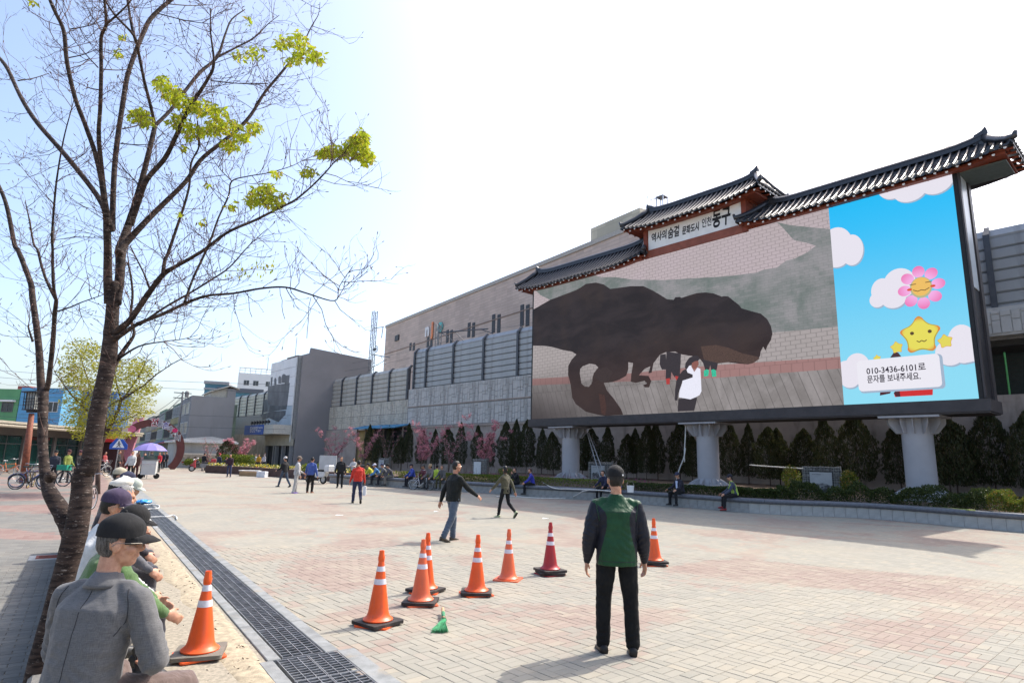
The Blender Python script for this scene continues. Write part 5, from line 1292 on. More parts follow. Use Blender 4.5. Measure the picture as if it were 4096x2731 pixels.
q = MB(); q.box(w_ - 1.6, w_ - .1, 2, 4, h_, h_ + .55); q.build('roof_hut', m_mk, t)
t, w_, h_ = house('deeper blue house partly hidden by the yellow green tree', 262, 470, 1560, 76, (.07, .17, .36), 0)
for (pa, za_) in ((300, 2.6), (360, 2.6), (300, 5.3), (360, 5.3)): window(t, at(pa, 1600, 76).x - at(262, 1560, 76).x, at(pa + 30, 1600, 76).x - at(262, 1560, 76).x, 0, h_ - za_, h_ - za_ + 1.1, '-y', m_wframe, 1, .07)
for i, z in enumerate((6.3, 5.0, 8.9, 9.6)):
    q = MB(); a, b_ = Vector((-60, 62, z + .3)), Vector((-24, 66, z - .8 + i * .1)); q.tube([a.lerp(b_, k / 8) - Vector((0, 0, 1.6 * (k / 8) * (1 - k / 8))) for k in range(9)], .022, 4)
    o = q.build('street_wire', m_post); tag(o, ('second wire crossing in front of the blue house', 'lowest wire crossing in front of the blue house', 'wire crossing the sky above the green house', 'topmost thin wire in the left sky')[i], 'wire')
# glass pavilion
A_ = at(-330, 1690, 38.0); A_ = Vector((A_.x, A_.y, 0)); G1 = gp(0, 1893); B_ = Vector((-35.6, 60.0, 0)); A_ = Vector((-33.0, 34.0, 0)); A_ = Vector((-36.6 + 2.2, 38.0, 0))
pav_dir = Vector((-1.9, 12.0, 0)).normalized(); pa_ = math.atan2(pav_dir.y, pav_dir.x)
pv0 = Vector((-34.6, 42.0, 0)) - pav_dir * 9
pv = thing('glass_pavilion', 'long glass fronted pavilion with grey posts and a projecting beige roof edge', 'pavilion', tuple(pv0), pa_)
PL = 27.0
m_teal = mat('teal_glass', (.012, .055, .05), .1, .5, .4, spec=.8); m_pgrey = mat('pavilion_grey', (.135, .125, .12), .6, .08, 2)
q = MB(); q.box(0, PL, .1, 5, 0, 3.2); q.build('core', mat('dark_interior', (.015, .02, .02), .6), pv)
q = MB(); q.box(-.2, PL + .2, -.15, 5.2, 2.55, 3.25); q.build('fascia', m_pgrey, pv)
q = MB(); q.box(-.6, PL + .5, -1.7, 5.5, 3.255, 3.42); q.build('roof_slab', mat('beige_roof_edge', (.32, .29, .23), .7), pv)
q = MB(); q.tube([(-.5, -1.55, 3.12), (PL + .4, -1.55, 3.12)], .12, 8); q.build('gutter', mat('beige_gutter', (.36, .32, .25), .6), pv)
for i in range(8):
    x = i * PL / 7; q = MB(); q.box(x - .16, x + .16, -.2, .1, 0, 2.55); q.build('post', m_pgrey, pv)
    q = MB(); q.prism([(x - .05, 3.1), (x + .05, 3.1), (x + .05, 3.24), (x - .05, 3.24)], -1.5, -.15); q.build('bracket', m_pgrey, pv)
    if i < 7:
        for s_ in range(2):
            a, b_ = x + .2 + s_ * (PL / 14 - .1), x + .2 + (s_ + 1) * (PL / 14 - .12)
            q = MB(); q.box(a, b_, -.04, 0, .35, 2.5); o = q.build('glass_pane', m_teal, pv)
            q = MB(); q.box(a - .03, a, -.08, 0, .3, 2.55); q.box(a, b_, -.07, 0, 1.95, 2.0); q.build('mullion', m_dkframe, pv)
    if i < 7: q = MB(); q.box(x + .2, x + PL / 7 - .2, -.1, .05, 0, .3); q.build('plinth', m_pgrey, pv)
# street lamp (leaning rusty pole with slatted lantern)
lb = gp(92, 1932); lt = at(127, 1648, lb.y)
sl = thing('street_lamp', 'rusty brown lamp post with a slatted square lantern among the bicycles', 'street lamp', tuple(lb))
m_rust = mat('rusty_brown_pole', (.19, .062, .035), .7, .35, 9, dirt=((.09, .05, .04), 4, .5))
d = lt - lb; q = MB(); q.tube([(0, 0, 0), tuple(d * .98)], [.17, .12], 12); q.build('pole', m_rust, sl, smooth=True)
u_ = d.normalized(); T_ = Matrix.Translation(d) @ u_.to_track_quat('Z', 'Y').to_matrix().to_4x4()
q = MB(); q.M = T_; q.box(-.16, .16, -.16, .16, -.02, .1); q.box(-.3, .3, -.3, .3, .1, .14); q.box(-.36, .36, -.36, .36, .98, 1.04); q.build('lantern_plates', m_frame, sl)
q = MB(); q.M = T_; q.box(-.2, .2, -.2, .2, .14, .98); q.build('lamp_glass', mat('milky_glass', (.38, .40, .38), .4), sl)
for i in range(5):
    for s_ in (-1, 1):
        q = MB(); q.M = T_; x = -.26 + i * .13; q.box(x - .015, x + .015, s_ * .27 - .01, s_ * .27 + .01, .14, .98); q.box(s_ * .27 - .01, s_ * .27 + .01, x - .015, x + .015, .14, .98); q.build('slat', m_frame, sl)
for z in (.35, .5, .65): q = MB(); q.M = T_; q.box(-.29, .29, -.29, -.26, z, z + .03); q.box(-.29, .29, .26, .29, z, z + .03); q.box(.26, .29, -.29, .29, z, z + .03); q.build('lantern_band', m_frame, sl)
# ================================================================== TREES
m_bark = None
def bark():
    k = NT('banded_bark'); o = k.obj(); x, y, z = k.sep(o)
    n1 = k.noise(k.scalev(o, (4, 4, 26)), 1.6, 5, .65, .5); n2 = k.noise(k.scalev(o, (14, 14, 60)), 2.0, 4, .7)
    n3 = k.noise(o, 1.6, 3, .6)
    c = k.mix(n1.ss(.38, .62), (.014, .009, .008), (.055, .037, .030))
    c = k.mix(n2.ss(.58, .70, 0, .75), c, (.34, .29, .25))
    c = k.mix(n3.ss(.5, .8, 0, .3), c, (.10, .065, .052))
    k.col(c); k.bump(n1 * .6 + n2 * .4, .55, .015); return k.set(.85, 0, .25)
m_bark = bark()
m_twig = mat('thin_twigs', (.085, .045, .035), .8, .3, 6); m_twig2 = mat('grey_twigs', (.16, .12, .10), .8, .3, 6)
m_leafy = leaf_mat('spring_leaf', (.22, .28, .012), (.36, .41, .022), (.28, .21, .03), .6)
def V(x, y, Y): return at(x * V2, y * V2, Y)       # 2352-wide reading -> point
def r1(x, y): return (x * .375, y * .375)
def r2(x, y): return (x * .375, 574.3 + y * .375)
def wsc(w, Y): return w * V2 * .375 * Y / F_PX * .5 * .9
T1 = thing('street_tree', 'bare two-stemmed tree with banded bark beside the man in the grey jacket', 'tree', tuple(gp(90 * V2, 2731) * 0 + Vector((at(90 * V2, 2731, 3.6).x - .12, 3.6, 0))))
T1o = T1.location.copy()
limbs = []
def limb(pts, Y0, Y1, name='branch', zw=1.0, par=None, n=8, keep=True):
    """pts (x,y,width) in r1/r2 converted units"""
    P = []; W = []; m = len(pts)
    for i, (x, y, w) in enumerate(pts):
        Y = Y0 + (Y1 - Y0) * (i / max(1, m - 1)); P.append(V(x, y, Y)); W.append(w * V2 * Y / F_PX * .5 * .83)
    # catmull
    PP = []; WW = []
    for i in range(m - 1):
        a, b_, c, d = P[max(i - 1, 0)], P[i], P[i + 1], P[min(i + 2, m - 1)]
        for k in range(5):
            t = k / 5; PP.append(.5 * ((2 * b_) + (c - a) * t + (2 * a - 5 * b_ + 4 * c - d) * t * t + (3 * b_ - a - 3 * c + d) * t ** 3)); WW.append(W[i] + (W[i + 1] - W[i]) * t)
    PP.append(P[-1]); WW.append(W[-1])
    WW = [w * (1 + .07 * noise.noise(Vector((i * .9, w * 50, 0)))) for i, w in enumerate(WW)]
    q = MB(); q.tube([p - T1o for p in PP], WW, n if WW[0] > .012 else 5); o = q.build(name, m_bark, T1, smooth=True); limbs.append((PP, WW)); return o
def Z1(L): return [(*r1(x, y), w * .375) for x, y, w in L]
def Z2(L): return [(*r2(x, y), w * .375) for x, y, w in L]
YT = 3.6
limb([(58, 1760, 66), (72, 1650, 62), (88, 1540, 55), (118, 1430, 54), (150, 1313, 54), (172, 1230, 58), (186, 1150, 52), (190, 1091, 47)] + Z2([(550, 1300, 118), (598, 1000, 112), (660, 700, 110), (680, 500, 100), (693, 300, 82), (695, 200, 88)]), YT, YT, 'trunk', n=14)
limb(Z2([(665, 330, 62), (660, 150, 62), (660, 0, 56)]) + Z1([(655, 1400, 52), (650, 1300, 50), (620, 1100, 38), (580, 930, 36), (520, 760, 35), (460, 600, 33), (410, 380, 32), (390, 190, 32), (330, 60, 28), (270, -90, 24)]), YT, 3.1)
limb(Z2([(715, 330, 62), (735, 150, 68), (740, 0, 76)]) + Z1([(755, 1480, 70), (780, 1400, 55), (820, 1270, 45), (870, 1100, 42), (920, 900, 38), (950, 770, 34)]), YT, 3.9)
limb(Z1([(650, 1330, 40), (625, 1250, 40), (560, 1150, 38), (400, 950, 36), (250, 780, 34), (170, 670, 32), (110, 560, 30), (50, 430, 30), (0, 360, 25), (-80, 280, 20)]), 3.55, 4.3)
limb(Z1([(690, 1420, 40), (655, 1300, 36), (625, 1050, 34), (605, 830, 32), (615, 640, 30), (620, 420, 30), (620, 230, 28), (650, 150, 26), (640, 0, 20), (636, -80, 16)]), 3.5, 3.0)
limb(Z1([(650, 150, 22), (720, 90, 16), (790, 20, 12), (830, -40, 10)]), 3.0, 2.9)
limb(Z1([(690, 1400, 46), (690, 1300, 42), (700, 1050, 40), (720, 850, 38), (750, 650, 38), (780, 470, 36), (830, 320, 34), (880, 200, 34), (920, 120, 34), (1000, 40, 32), (1090, -30, 28)]), 3.7, 4.2)
limb(Z1([(845, 290, 24), (815, 200, 22), (790, 60, 20), (778, -60, 18)]), 4.0, 4.1)
limb(Z1([(950, 770, 30), (920, 640, 26), (880, 480, 24), (850, 330, 24), (820, 220, 22), (700, 90, 16), (630, -20, 12)]), 3.9, 3.4)
limb(Z1([(950, 770, 30), (1050, 670, 26), (1140, 550, 26), (1230, 440, 26), (1330, 350, 24), (1380, 210, 16), (1420, 120, 12), (1500, 60, 8)]), 3.9, 4.6)
limb(Z1([(1330, 350, 18), (1450, 290, 15), (1560, 230, 11), (1640, 150, 8), (1710, 95, 5)]), 4.3, 4.7)
limb(Z1([(800, 1380, 44), (850, 1230, 42), (900, 1100, 40), (1010, 970, 36), (1080, 830, 34), (1130, 720, 32), (1200, 600, 30), (1270, 490, 26), (1310, 390, 22), (1290, 200, 12), (1290, 50, 8)]), 3.6, 3.2)
limb(Z2([(725, 20, 60)]) + Z1([(770, 1490, 52), (900, 1350, 42), (1000, 1250, 38), (1140, 1110, 34), (1230, 980, 32), (1350, 880, 30), (1460, 790, 28), (1540, 700, 26), (1620, 570, 22), (1720, 450, 20), (1800, 350, 17), (1860, 260, 12), (1910, 160, 9), (1950, 90, 6), (1960, 15, 4)]), 3.6, 4.4)
limb(Z2([(690, 540, 62), (740, 480, 52), (800, 425, 44), (900, 280, 40), (990, 160, 38), (1060, 110, 30), (1150, 60, 28), (1250, 0, 26)]) + Z1([(1290, 1500, 24), (1400, 1420, 22), (1560, 1350, 20), (1700, 1280, 18), (1800, 1230, 15), (1900, 1150, 13), (1990, 1060, 12), (2060, 980, 8), (2120, 930, 5)]), 3.6, 3.0)
limb(Z2([(995, 160, 30), (1010, 60, 28)]) + Z1([(1025, 1560, 26), (1080, 1400, 22), (1130, 1250, 20), (1160, 1130, 18), (1170, 1000, 16), (1220, 890, 14), (1210, 740, 8)]), 3.4, 3.5)
limb(Z2([(1130, 325, 20), (1180, 180, 18), (1260, 10, 17)]) + Z1([(1290, 1470, 16), (1340, 1330, 14), (1400, 1200, 14), (1420, 1110, 12), (1520, 1080, 9), (1640, 1060, 8), (1780, 1020, 6), (1860, 980, 4)]), 3.3, 3.7)
limb(Z1([(1420, 1110, 8), (1350, 1040, 6), (1290, 960, 4), (1200, 880, 3)]), 3.6, 3.5)
limb(Z2([(690, 560, 48), (740, 520, 36), (850, 450, 28), (1000, 390, 26), (1150, 320, 24), (1270, 280, 20), (1430, 265, 18), (1600, 235, 16), (1750, 228, 14), (1880, 265, 12), (2050, 310, 9), (2080, 220, 6), (2160, 100, 4)]), 3.6, 3.1)
limb(Z2([(850, 460, 22), (1010, 350, 17), (1150, 270, 16), (1280, 190, 15), (1400, 110, 12), (1500, 0, 9)]) + Z1([(1560, 1470, 7), (1640, 1400, 5)]), 3.55, 3.9)
limb(Z2([(700, 700, 44), (760, 610, 30), (820, 520, 22), (810, 460, 20), (800, 400, 20), (812, 260, 18), (790, 100, 13), (770, 80, 9)]), 3.65, 3.9)
limb(Z2([(720, 670, 22), (850, 590, 13), (1000, 560, 9), (1120, 545, 6), (1210, 520, 4)]), 3.65, 3.3)
limb(Z2([(925, 250, 14), (880, 140, 12), (830, 40, 11), (800, -20, 9)]), 3.6, 3.8)
for a, b_ in (((1030, 25), (1300, 30)), ((970, 85), (1290, 150)), ((430, 180), (640, 125)), ((420, 355), (600, 300)), ((600, 415), (415, 195)), ((630, 425), (830, 420)), ((740, 880), (950, 880)), ((750, 790), (920, 740)), ((1290, 495), (1640, 515)), ((1150, 690), (1340, 640)), ((850, 1130), (690, 950)), ((110, 495), (300, 450))):
    mx_, my_ = (a[0] + b_[0]) / 2, (a[1] + b_[1]) / 2 + 8; limb(Z1([(*a, 11), (mx_, my_, 8), (*b_, 5)]), 3.5 + U(-.2, .3), 3.5 + U(-.5, .6))
# second stem
limb([(158, 1235, 30), (148, 1188, 44), (120, 1140, 38)] + Z2([(290, 1440, 80), (275, 1350, 66), (262, 1200, 62), (262, 1050, 62), (265, 900, 66), (272, 850, 58)]), YT, 3.9, 'second_stem', n=12)
limb(Z2([(262, 900, 58), (250, 800, 52), (240, 620, 46), (225, 480, 43), (200, 300, 42), (190, 210, 40), (150, 100, 36), (110, 0, 34)]) + Z1([(90, 1500, 32), (50, 1300, 30), (20, 1200, 28), (-30, 1090, 26), (-80, 980, 22)]), 3.9, 4.2)
limb(Z2([(272, 880, 44), (295, 820, 34), (310, 700, 33), (325, 550, 31), (335, 400, 30), (345, 310, 28)]), 3.9, 3.7)
limb(Z2([(345, 310, 24), (290, 200, 20), (255, 100, 20), (230, 0, 18)]) + Z1([(205, 1490, 16), (180, 1350, 12), (155, 1235, 7)]), 3.7, 3.9)
limb(Z2([(345, 310, 24), (325, 200, 21), (322, 0, 20)]) + Z1([(318, 1450, 18), (332, 1250, 16), (350, 1080, 14), (390, 850, 11), (440, 660, 7), (470, 540, 4)]), 3.7, 3.5)
limb(Z2([(355, 375, 14), (430, 350, 11), (500, 320, 9), (600, 285, 7), (650, 265, 5)]), 3.7, 3.4)
limb(Z2([(200, 560, 18), (178, 490, 13), (172, 460, 10)]), 3.9, 3.9)
q = MB(); kp = V(115, 1095, 3.62) - T1o; q.ell(kp, (.03, .03, .035), 10, 7); kp2 = V(112, 1091, 3.57) - T1o; q.ell(kp2, (.018, .012, .022), 8, 6); q.build('knot', m_bark, T1, smooth=True)
# fine twigs off every branch
tw = MB(); tips = []
def twig(p, d, L, r, depth):
    pts = [p]; dd = d.copy(); n = 4
    for i in range(n):
        dd = (dd + Vector((U(-.35, .35), U(-.35, .35), U(-.18, .32)))).normalized(); pts.append(pts[-1] + dd * L / n)
        if depth > 0 and rnd() < .75:
            sd = (dd + Vector((U(-1, 1), U(-1, 1), U(-.5, .9))) * .9).normalized(); twig(pts[-1], sd, L * U(.35, .6), r * .65, depth - 1)
    tw.tube([q_ - T1o for q_ in pts], [r, r * .85, r * .7, r * .55, r * .35], 3, caps=False); tips.append((pts[-1], dd))
    if depth == 0 and rnd() < .5:
        b0 = pts[-1]; tw.tube([b0 - T1o, b0 + dd * .012 - T1o, b0 + dd * .022 - T1o], [.0012, .0028, .0006], 3, caps=False)
for PP, WW in limbs[1:]:
    L_ = 0
    for i in range(2, len(PP) - 1):
        seg = PP[i + 1] - PP[i - 1]; w = WW[i]
        if w > .030: continue
        pr = .36 if w < .02 else .22
        for rep in range(2 if w < .012 else 1):
            if rnd() < pr:
                s_ = seg.normalized(); side = s_.orthogonal().normalized(); side.rotate(Matrix.Rotation(U(0, 6.28), 3, s_)); side.y *= .7
                d_ = (side * 1.0 + s_ * U(.2, .9)).normalized(); twig(PP[i], d_, U(.14, .38), U(.0019, .0029), 2 if rnd() < .6 else 1)
o = tw.build('twigs', m_twig, T1); o['kind'] = 'stuff'
# hanging dead shoots under the long right limb
q = MB()
for (x0_, y0_, L) in ((1515, 265, 145), (1715, 232, 190), (1900, 290, 250)):
    a = r2(x0_, y0_); pts = [V(*r2(x0_ + i * 5 * (1 if x0_ < 1800 else -1) + U(-6, 6), y0_ + L * i / 5), 3.2) - T1o for i in range(6)]; q.tube(pts, .0018, 3, caps=False)
o = q.build('hanging_shoots', m_twig, T1); o['kind'] = 'stuff'
# young leaves
LC = [(1000, 510, 50, 45, 120), (1060, 580, 60, 45, 190), (1150, 640, 60, 50, 170), (850, 705, 60, 45, 160), (900, 740, 40, 35, 80), (1250, 660, 80, 45, 210), (1350, 700, 50, 45, 120), (1090, 740, 60, 50, 150), (1180, 800, 70, 50, 170), (1320, 780, 80, 50, 200), (1420, 770, 60, 40, 120), (1560, 780, 50, 40, 130), (1480, 840, 50, 30, 90), (1420, 900, 50, 20, 60), (1390, 880, 40, 30, 60),
      (1720, 260, 50, 40, 70), (1820, 240, 60, 50, 120), (1870, 320, 70, 50, 180), (1950, 350, 40, 35, 70), (1800, 370, 60, 30, 70), (1560, 310, 70, 40, 50), (1460, 340, 50, 30, 30), (1520, 120, 15, 35, 16), (720, 320, 20, 25, 26), (745, 225, 25, 20, 14), (205, 20, 20, 20, 12),
      (2180, 900, 75, 70, 420), (2220, 840, 45, 45, 160), (2060, 930, 80, 40, 220), (1990, 930, 60, 25, 90), (2250, 960, 40, 45, 150), (1600, 1190, 80, 60, 230), (1680, 1230, 60, 35, 130), (1550, 1230, 50, 30, 60), (1650, 1150, 40, 35, 60), (1890, 1050, 45, 25, 60), (1700, 1060, 30, 20, 26), (1420, 1260, 30, 20, 30), (1120, 905, 25, 15, 22), (1240, 1355, 35, 12, 14), (1270, 1128, 20, 8, 8), (1095, 1305, 20, 10, 10), (1740, 1190, 30, 20, 20),
      ]
Ps = []; Ds = []; Ss = []
for x, y, rx, ry, n in LC:
    for i in range(int(n * 1.15)):
        a, rr_ = U(0, 6.28), math.sqrt(rnd()); px_, py_ = x + rx * rr_ * math.cos(a), y + ry * rr_ * math.sin(a)
        p = V(*r1(px_, py_), 3.45 + U(-.22, .22) + (0 if x < 1500 else -.15)) - T1o; Ps.append(p); Ds.append((U(-.9, .9), U(-.7, .7), U(-1.2, .1))); Ss.append(U(.022, .046))
for x, y, rx, ry, n in ((1560, 110, 110, 40, 26), (1620, 75, 60, 30, 16), (1430, 130, 60, 30, 10)):   # sparse brownish buds
    for i in range(n): p = V(*r2(x + U(-rx, rx), y + U(-ry, ry)), 3.5 + U(-.2, .2)) - T1o; Ps.append(p); Ds.append((U(-.5, .5), U(-.5, .5), -1)); Ss.append(U(.02, .035))
tri_cloud('leaves', np.array([tuple(p) for p in Ps]), np.array(Ds), np.array(Ss), m_leafy, T1, wid=.42)

# yellow-green tree behind
g_ = at(393, 1960, 25.0); T2 = thing('street_tree', 'young tree with thin yellow green spring leaves standing behind the bicycles', 'tree', (g_.x, 25, 0))
T2o = T2.location.copy()
def l2(pts, Y0, Y1, name='branch'):
    P = [at(x * .6531, 1000 + y * .6531, Y0 + (Y1 - Y0) * i / (len(pts) - 1)) - T2o for i, (x, y, w) in enumerate(pts)]; W = [w * .6531 * 25 / F_PX * .36 for x, y, w in pts]
    q = MB(); q.tube(P, W, 8); q.build(name, m_bark2, T2, smooth=True); return P, W
m_bark2 = mat('brown_grey_bark', (.085, .058, .048), .9, .3, 3, bump=.4, bscale=14)
LL = [l2([(598, 1530, 40), (600, 1340, 36), (612, 1240, 34), (622, 1180, 36), (650, 1120, 34)], 25, 25, 'trunk'),
      l2([(640, 1140, 30), (690, 1050, 28), (725, 980, 26), (742, 915, 24), (800, 880, 18), (880, 830, 14), (960, 760, 10), (1050, 700, 6), (1150, 648, 3)], 25, 24),
      l2([(742, 915, 18), (715, 830, 13), (705, 760, 9), (712, 680, 5)], 25, 26), l2([(760, 900, 14), (820, 820, 11), (870, 740, 8), (900, 660, 5), (930, 620, 3)], 25, 24.4),
      l2([(640, 1140, 22), (650, 1040, 18), (648, 960, 15), (640, 880, 10), (620, 800, 7)], 25, 25.6),
      l2([(622, 1100, 18), (560, 1000, 14), (500, 950, 12), (440, 890, 11), (380, 810, 8), (330, 740, 5)], 25, 24.2), l2([(500, 950, 12), (560, 860, 12), (520, 740, 10), (490, 640, 7), (440, 560, 4)], 24.6, 25.5),
      l2([(740, 915, 14), (690, 940, 11), (650, 970, 8)], 25, 24.6), l2([(690, 1060, 12), (760, 1040, 9), (840, 1010, 5)], 25, 24)]
Ps = []; Ds = []; Ss = []
blobs = [(500, 600, 100, 60), (440, 680, 80, 50), (560, 620, 60, 50), (430, 760, 80, 50), (520, 740, 90, 70), (460, 830, 90, 50), (560, 860, 80, 70), (450, 930, 80, 50), (540, 960, 90, 60), (480, 1020, 90, 50), (560, 1060, 80, 60), (460, 1080, 60, 40), (520, 1130, 70, 35), (780, 720, 90, 50), (860, 700, 80, 45), (740, 790, 80, 50), (850, 780, 80, 45), (920, 740, 50, 30), (800, 850, 100, 40), (890, 860, 70, 40), (760, 930, 90, 40), (860, 930, 90, 35), (700, 700, 50, 40), (800, 1000, 90, 40), (720, 1060, 70, 40), (700, 1130, 60, 25), (640, 700, 70, 60), (640, 850, 60, 60), (640, 1000, 60, 60), (740, 1130, 80, 20), (930, 840, 50, 30), (880, 990, 60, 25)]
for x, y, rx, ry in blobs:
    n = int(rx * ry / 9.0)
    for i in range(n):
        a, rr_ = U(0, 6.28), rnd() ** .6 * 1.12; Y = 25 + U(-1.3, 1.3)
        py_ = y + ry * rr_ * math.sin(a)
        p = at((x + rx * rr_ * math.cos(a)) * .6531, 1000 + py_ * .6531, Y) - T2o; Ps.append(tuple(p)); Ds.append((U(-1, 1), U(-1, 1), U(-.5, .15))); Ss.append(U(.07, .13))
tri_cloud('leaves', np.array(Ps), np.array(Ds), np.array(Ss), leaf_mat('yellow_green_leaf', (.25, .25, .02), (.37, .35, .035), (.19, .20, .02), .5), T2, wid=.45)
q = MB()
for P, W in LL[1:]:
    for i in range(1, len(P)):
        for k in range(5):
            a = P[i - 1].lerp(P[i], rnd()); d = Vector((U(-1, 1), U(-.6, .6), U(0, 1))).normalized() * U(.3, .9); q.tube([a, a + d * .5 + Vector((0, 0, .05)), a + d], [.012, .008, .004], 3, caps=False)
o = q.build('twigs', m_twig, T2); o['kind'] = 'stuff'

# ================================================================== ARBORVITAE
m_arb = leaf_mat('arborvitae_leaf', (.025, .035, .012), (.05, .062, .02), (.085, .062, .03), .2)
def arb_mesh(seed, n=6500):
    r = np.random.RandomState(seed); h = r.rand(n) ** .9; a = r.rand(n) * 6.283
    lump = 1 + .16 * np.sin(a * 3 + h * 9 + seed) + .13 * np.sin(a * 5 - h * 17) + .1 * np.sin(h * 38 + a * 2)
    prof = np.minimum(1, (1 - h) * 2.3) ** .7 * (0.8 + .2 * np.minimum(1, h * 5)); R_ = prof * lump * (.55 + .45 * r.rand(n) ** .35) * .5
    P = np.stack([R_ * np.cos(a), R_ * np.sin(a), .12 + h * .9], 1); D = np.stack([np.cos(a) * .35, np.sin(a) * .35, np.full(n, 1.0)], 1) + r.normal(size=(n, 3)) * .42
    return tri_cloud('foliage', P, D, .025 + .035 * r.rand(n), m_arb, wid=.6, link=False)
am = [arb_mesh(s_) for s_ in (1, 2, 3, 4)]
stem = MB(); stem.tube([(0, 0, 0), (.01, 0, .3), (0, 0, .8)], [.022, .018, .006], 6); stem = stem.mesh('stem', m_bark2)
# (pixel of tip, height class, width)
TR = [(1480, 1700), (1520, 1730), (1560, 1705), (1600, 1740), (1640, 1695), (1690, 1725), (1745, 1718), (1800, 1712), (1850, 1692), (1915, 1704), (1960, 1735), (2030, 1690), (2062, 1680), (2108, 1682), (2168, 1716), (2215, 1730), (2330, 1712), (2362, 1716), (2430, 1706), (2505, 1738), (2545, 1716), (2582, 1697), (2628, 1690), (2715, 1690), (2765, 1745), (2918, 1680), (2985, 1695), (3070, 1712), (3110, 1716), (3205, 1718), (3300, 1668), (3420, 1655), (3585, 1705), (3770, 1655), (3800, 1690), (3945, 1640), (4095, 1650), (4180, 1640)]
desc = ['leftmost', 'slim', 'dark']
ORD = ['first', 'second', 'third', 'fourth', 'fifth', 'sixth', 'seventh', 'eighth', 'ninth', 'tenth', 'eleventh', 'twelfth', 'thirteenth']
SEG = [(2050, 'behind the pink blossom trees'), (2230, 'left of the first screen column'), (2780, 'between the first and second columns'), (3640, 'between the second and third columns'), (9999, 'right of the third screen column')]
cnt = {}
for i, (px, py) in enumerate(TR):
    off = 5.6 + (i % 3) * .5; x, zt_ = sp(px, py, off); zb0 = .62; H_ = zt_ - zb0; w_ = (1.0, 1.2, .88, 1.3)[i % 4] * (1.12 if px > 3000 else 1.0) * (1.3 if px > 3700 else 1)
    near = [n_ for l_, n_ in SEG if px < l_][0]; cnt[near] = cnt.get(near, 0) + 1
    t = thing('arborvitae', ORD[cnt[near] - 1] + ' dark evergreen from the left in the row ' + near, 'evergreen tree', sw(x, off, zb0), U(0, 6), 'dark evergreens along the railway wall')
    f = link_mesh('foliage', am[i % 4], t); f.scale = (w_, w_, H_ / 1.03); f['kind'] = 'stuff'
    t.rotation_euler = (U(-.04, .04), U(-.04, .04), U(0, 6)); f.scale = (w_ * U(.82, 1.18), w_ * U(.82, 1.18), H_ / 1.03)
    s_ = link_mesh('trunk', stem, t); s_.scale = (1.6, 1.6, H_)

# ================================================================== PINK BLOSSOM TREES
m_blos = leaf_mat('pink_blossom', (.50, .17, .22), (.66, .36, .40), (.32, .08, .10), .5)
m_blos2 = leaf_mat('young_red_leaf', (.20, .10, .03), (.32, .24, .05), (.25, .07, .05), .4)
def blossom(label, base, H_, W_, nb, nfl, lean=0, bare=False, seed=0, cat='blossom tree'):
    rr = random.Random(seed); t = thing('blossom_tree', label, cat, tuple(base))
    stems = []; q = MB()
    for i in range(6):
        a = rr.uniform(0, 6.28); d = Vector((math.cos(a) * .5, math.sin(a) * .4, 1)).normalized(); p = Vector((rr.uniform(-.05, .05), rr.uniform(-.05, .05), 0)); pts = [p]
        L = H_ * rr.uniform(.75, 1.0)
        for k in range(7):
            out = Vector((math.cos(a), math.sin(a), 0)) * W_ * .5 * (.045 + .04 * k) * rr.uniform(.6, 1.3); p = p + out + Vector((rr.uniform(-.05, .05), rr.uniform(-.05, .05), L / 7)); pts.append(p)
        q.tube(pts, [.035, .032, .028, .024, .019, .015, .011, .006], 5)
        stems.append(pts)
    q.build('stem', m_twig2, t, smooth=True)
    q = MB(); tips_ = []
    for pts in stems:
        for k in range(2, 8):
            for j in range(3):
                a = rr.uniform(0, 6.28); d = Vector((math.cos(a), math.sin(a), rr.uniform(.3, 1.2))).normalized() * rr.uniform(.2, .55) * W_ / 3; p2 = pts[k] + d; q.tube([pts[k], pts[k] + d * .5 + Vector((0, 0, .03)), p2], [.011, .008, .004], 4, caps=False); tips_.append((pts[k], p2))
    o = q.build('twigs', m_twig2, t); o['kind'] = 'stuff'
    Ps = []; Ds = []; Ss = []
    cl = rr.sample(range(len(tips_)), int(len(tips_) * (.6 if nfl else 0)))
    for i in cl:
        a, b_ = tips_[i]
        for k in range(max(1, nfl // max(1, len(cl)))):
            c = a.lerp(b_, rr.uniform(.3, 1.1)) + Vector((rr.gauss(0, .075), rr.gauss(0, .075), rr.gauss(0, .06)))
            for z in range(3): Ps.append(tuple(c + Vector((rr.gauss(0, .035), rr.gauss(0, .035), rr.gauss(0, .035))))); Ds.append((rr.uniform(-1, 1), rr.uniform(-1, 1), rr.uniform(-1, 1))); Ss.append(rr.uniform(.055, .09))
    if Ps: tri_cloud('blossom', np.array(Ps), np.array(Ds), np.array(Ss), m_blos, t, wid=.9)
    Ps = []; Ds = []; Ss = []
    for a, b_ in tips_:
        for k in range(nb): c = a.lerp(b_, rr.uniform(0, 1.1)); Ps.append(tuple(c + Vector((rr.gauss(0, .04), rr.gauss(0, .04), rr.gauss(0, .04))))); Ds.append((rr.uniform(-1, 1), rr.uniform(-1, 1), rr.uniform(-.3, 1))); Ss.append(rr.uniform(.03, .06))
    if Ps: tri_cloud('leaves', np.array(Ps), np.array(Ds), np.array(Ss), m_blos2, t, wid=.6)
    return t
def bedpt(px, py, off, z=.6): x, _ = sp(px, py, off); return sw(x, off, z)
def bl(px, pyb, pyt, wpx, off, **k):
    b_ = bedpt(px, pyb, off); r = math.hypot(b_.x, b_.y); zt_ = sp(px, pyt, off)[1]; k.setdefault('nb', 3); k.setdefault('nfl', 700); k['nfl'] = int(k['nfl'] * 1.3)
    return blossom(base=b_, H_=(zt_ - b_.z) * .92, W_=wpx * b_.y / F_PX, **k)
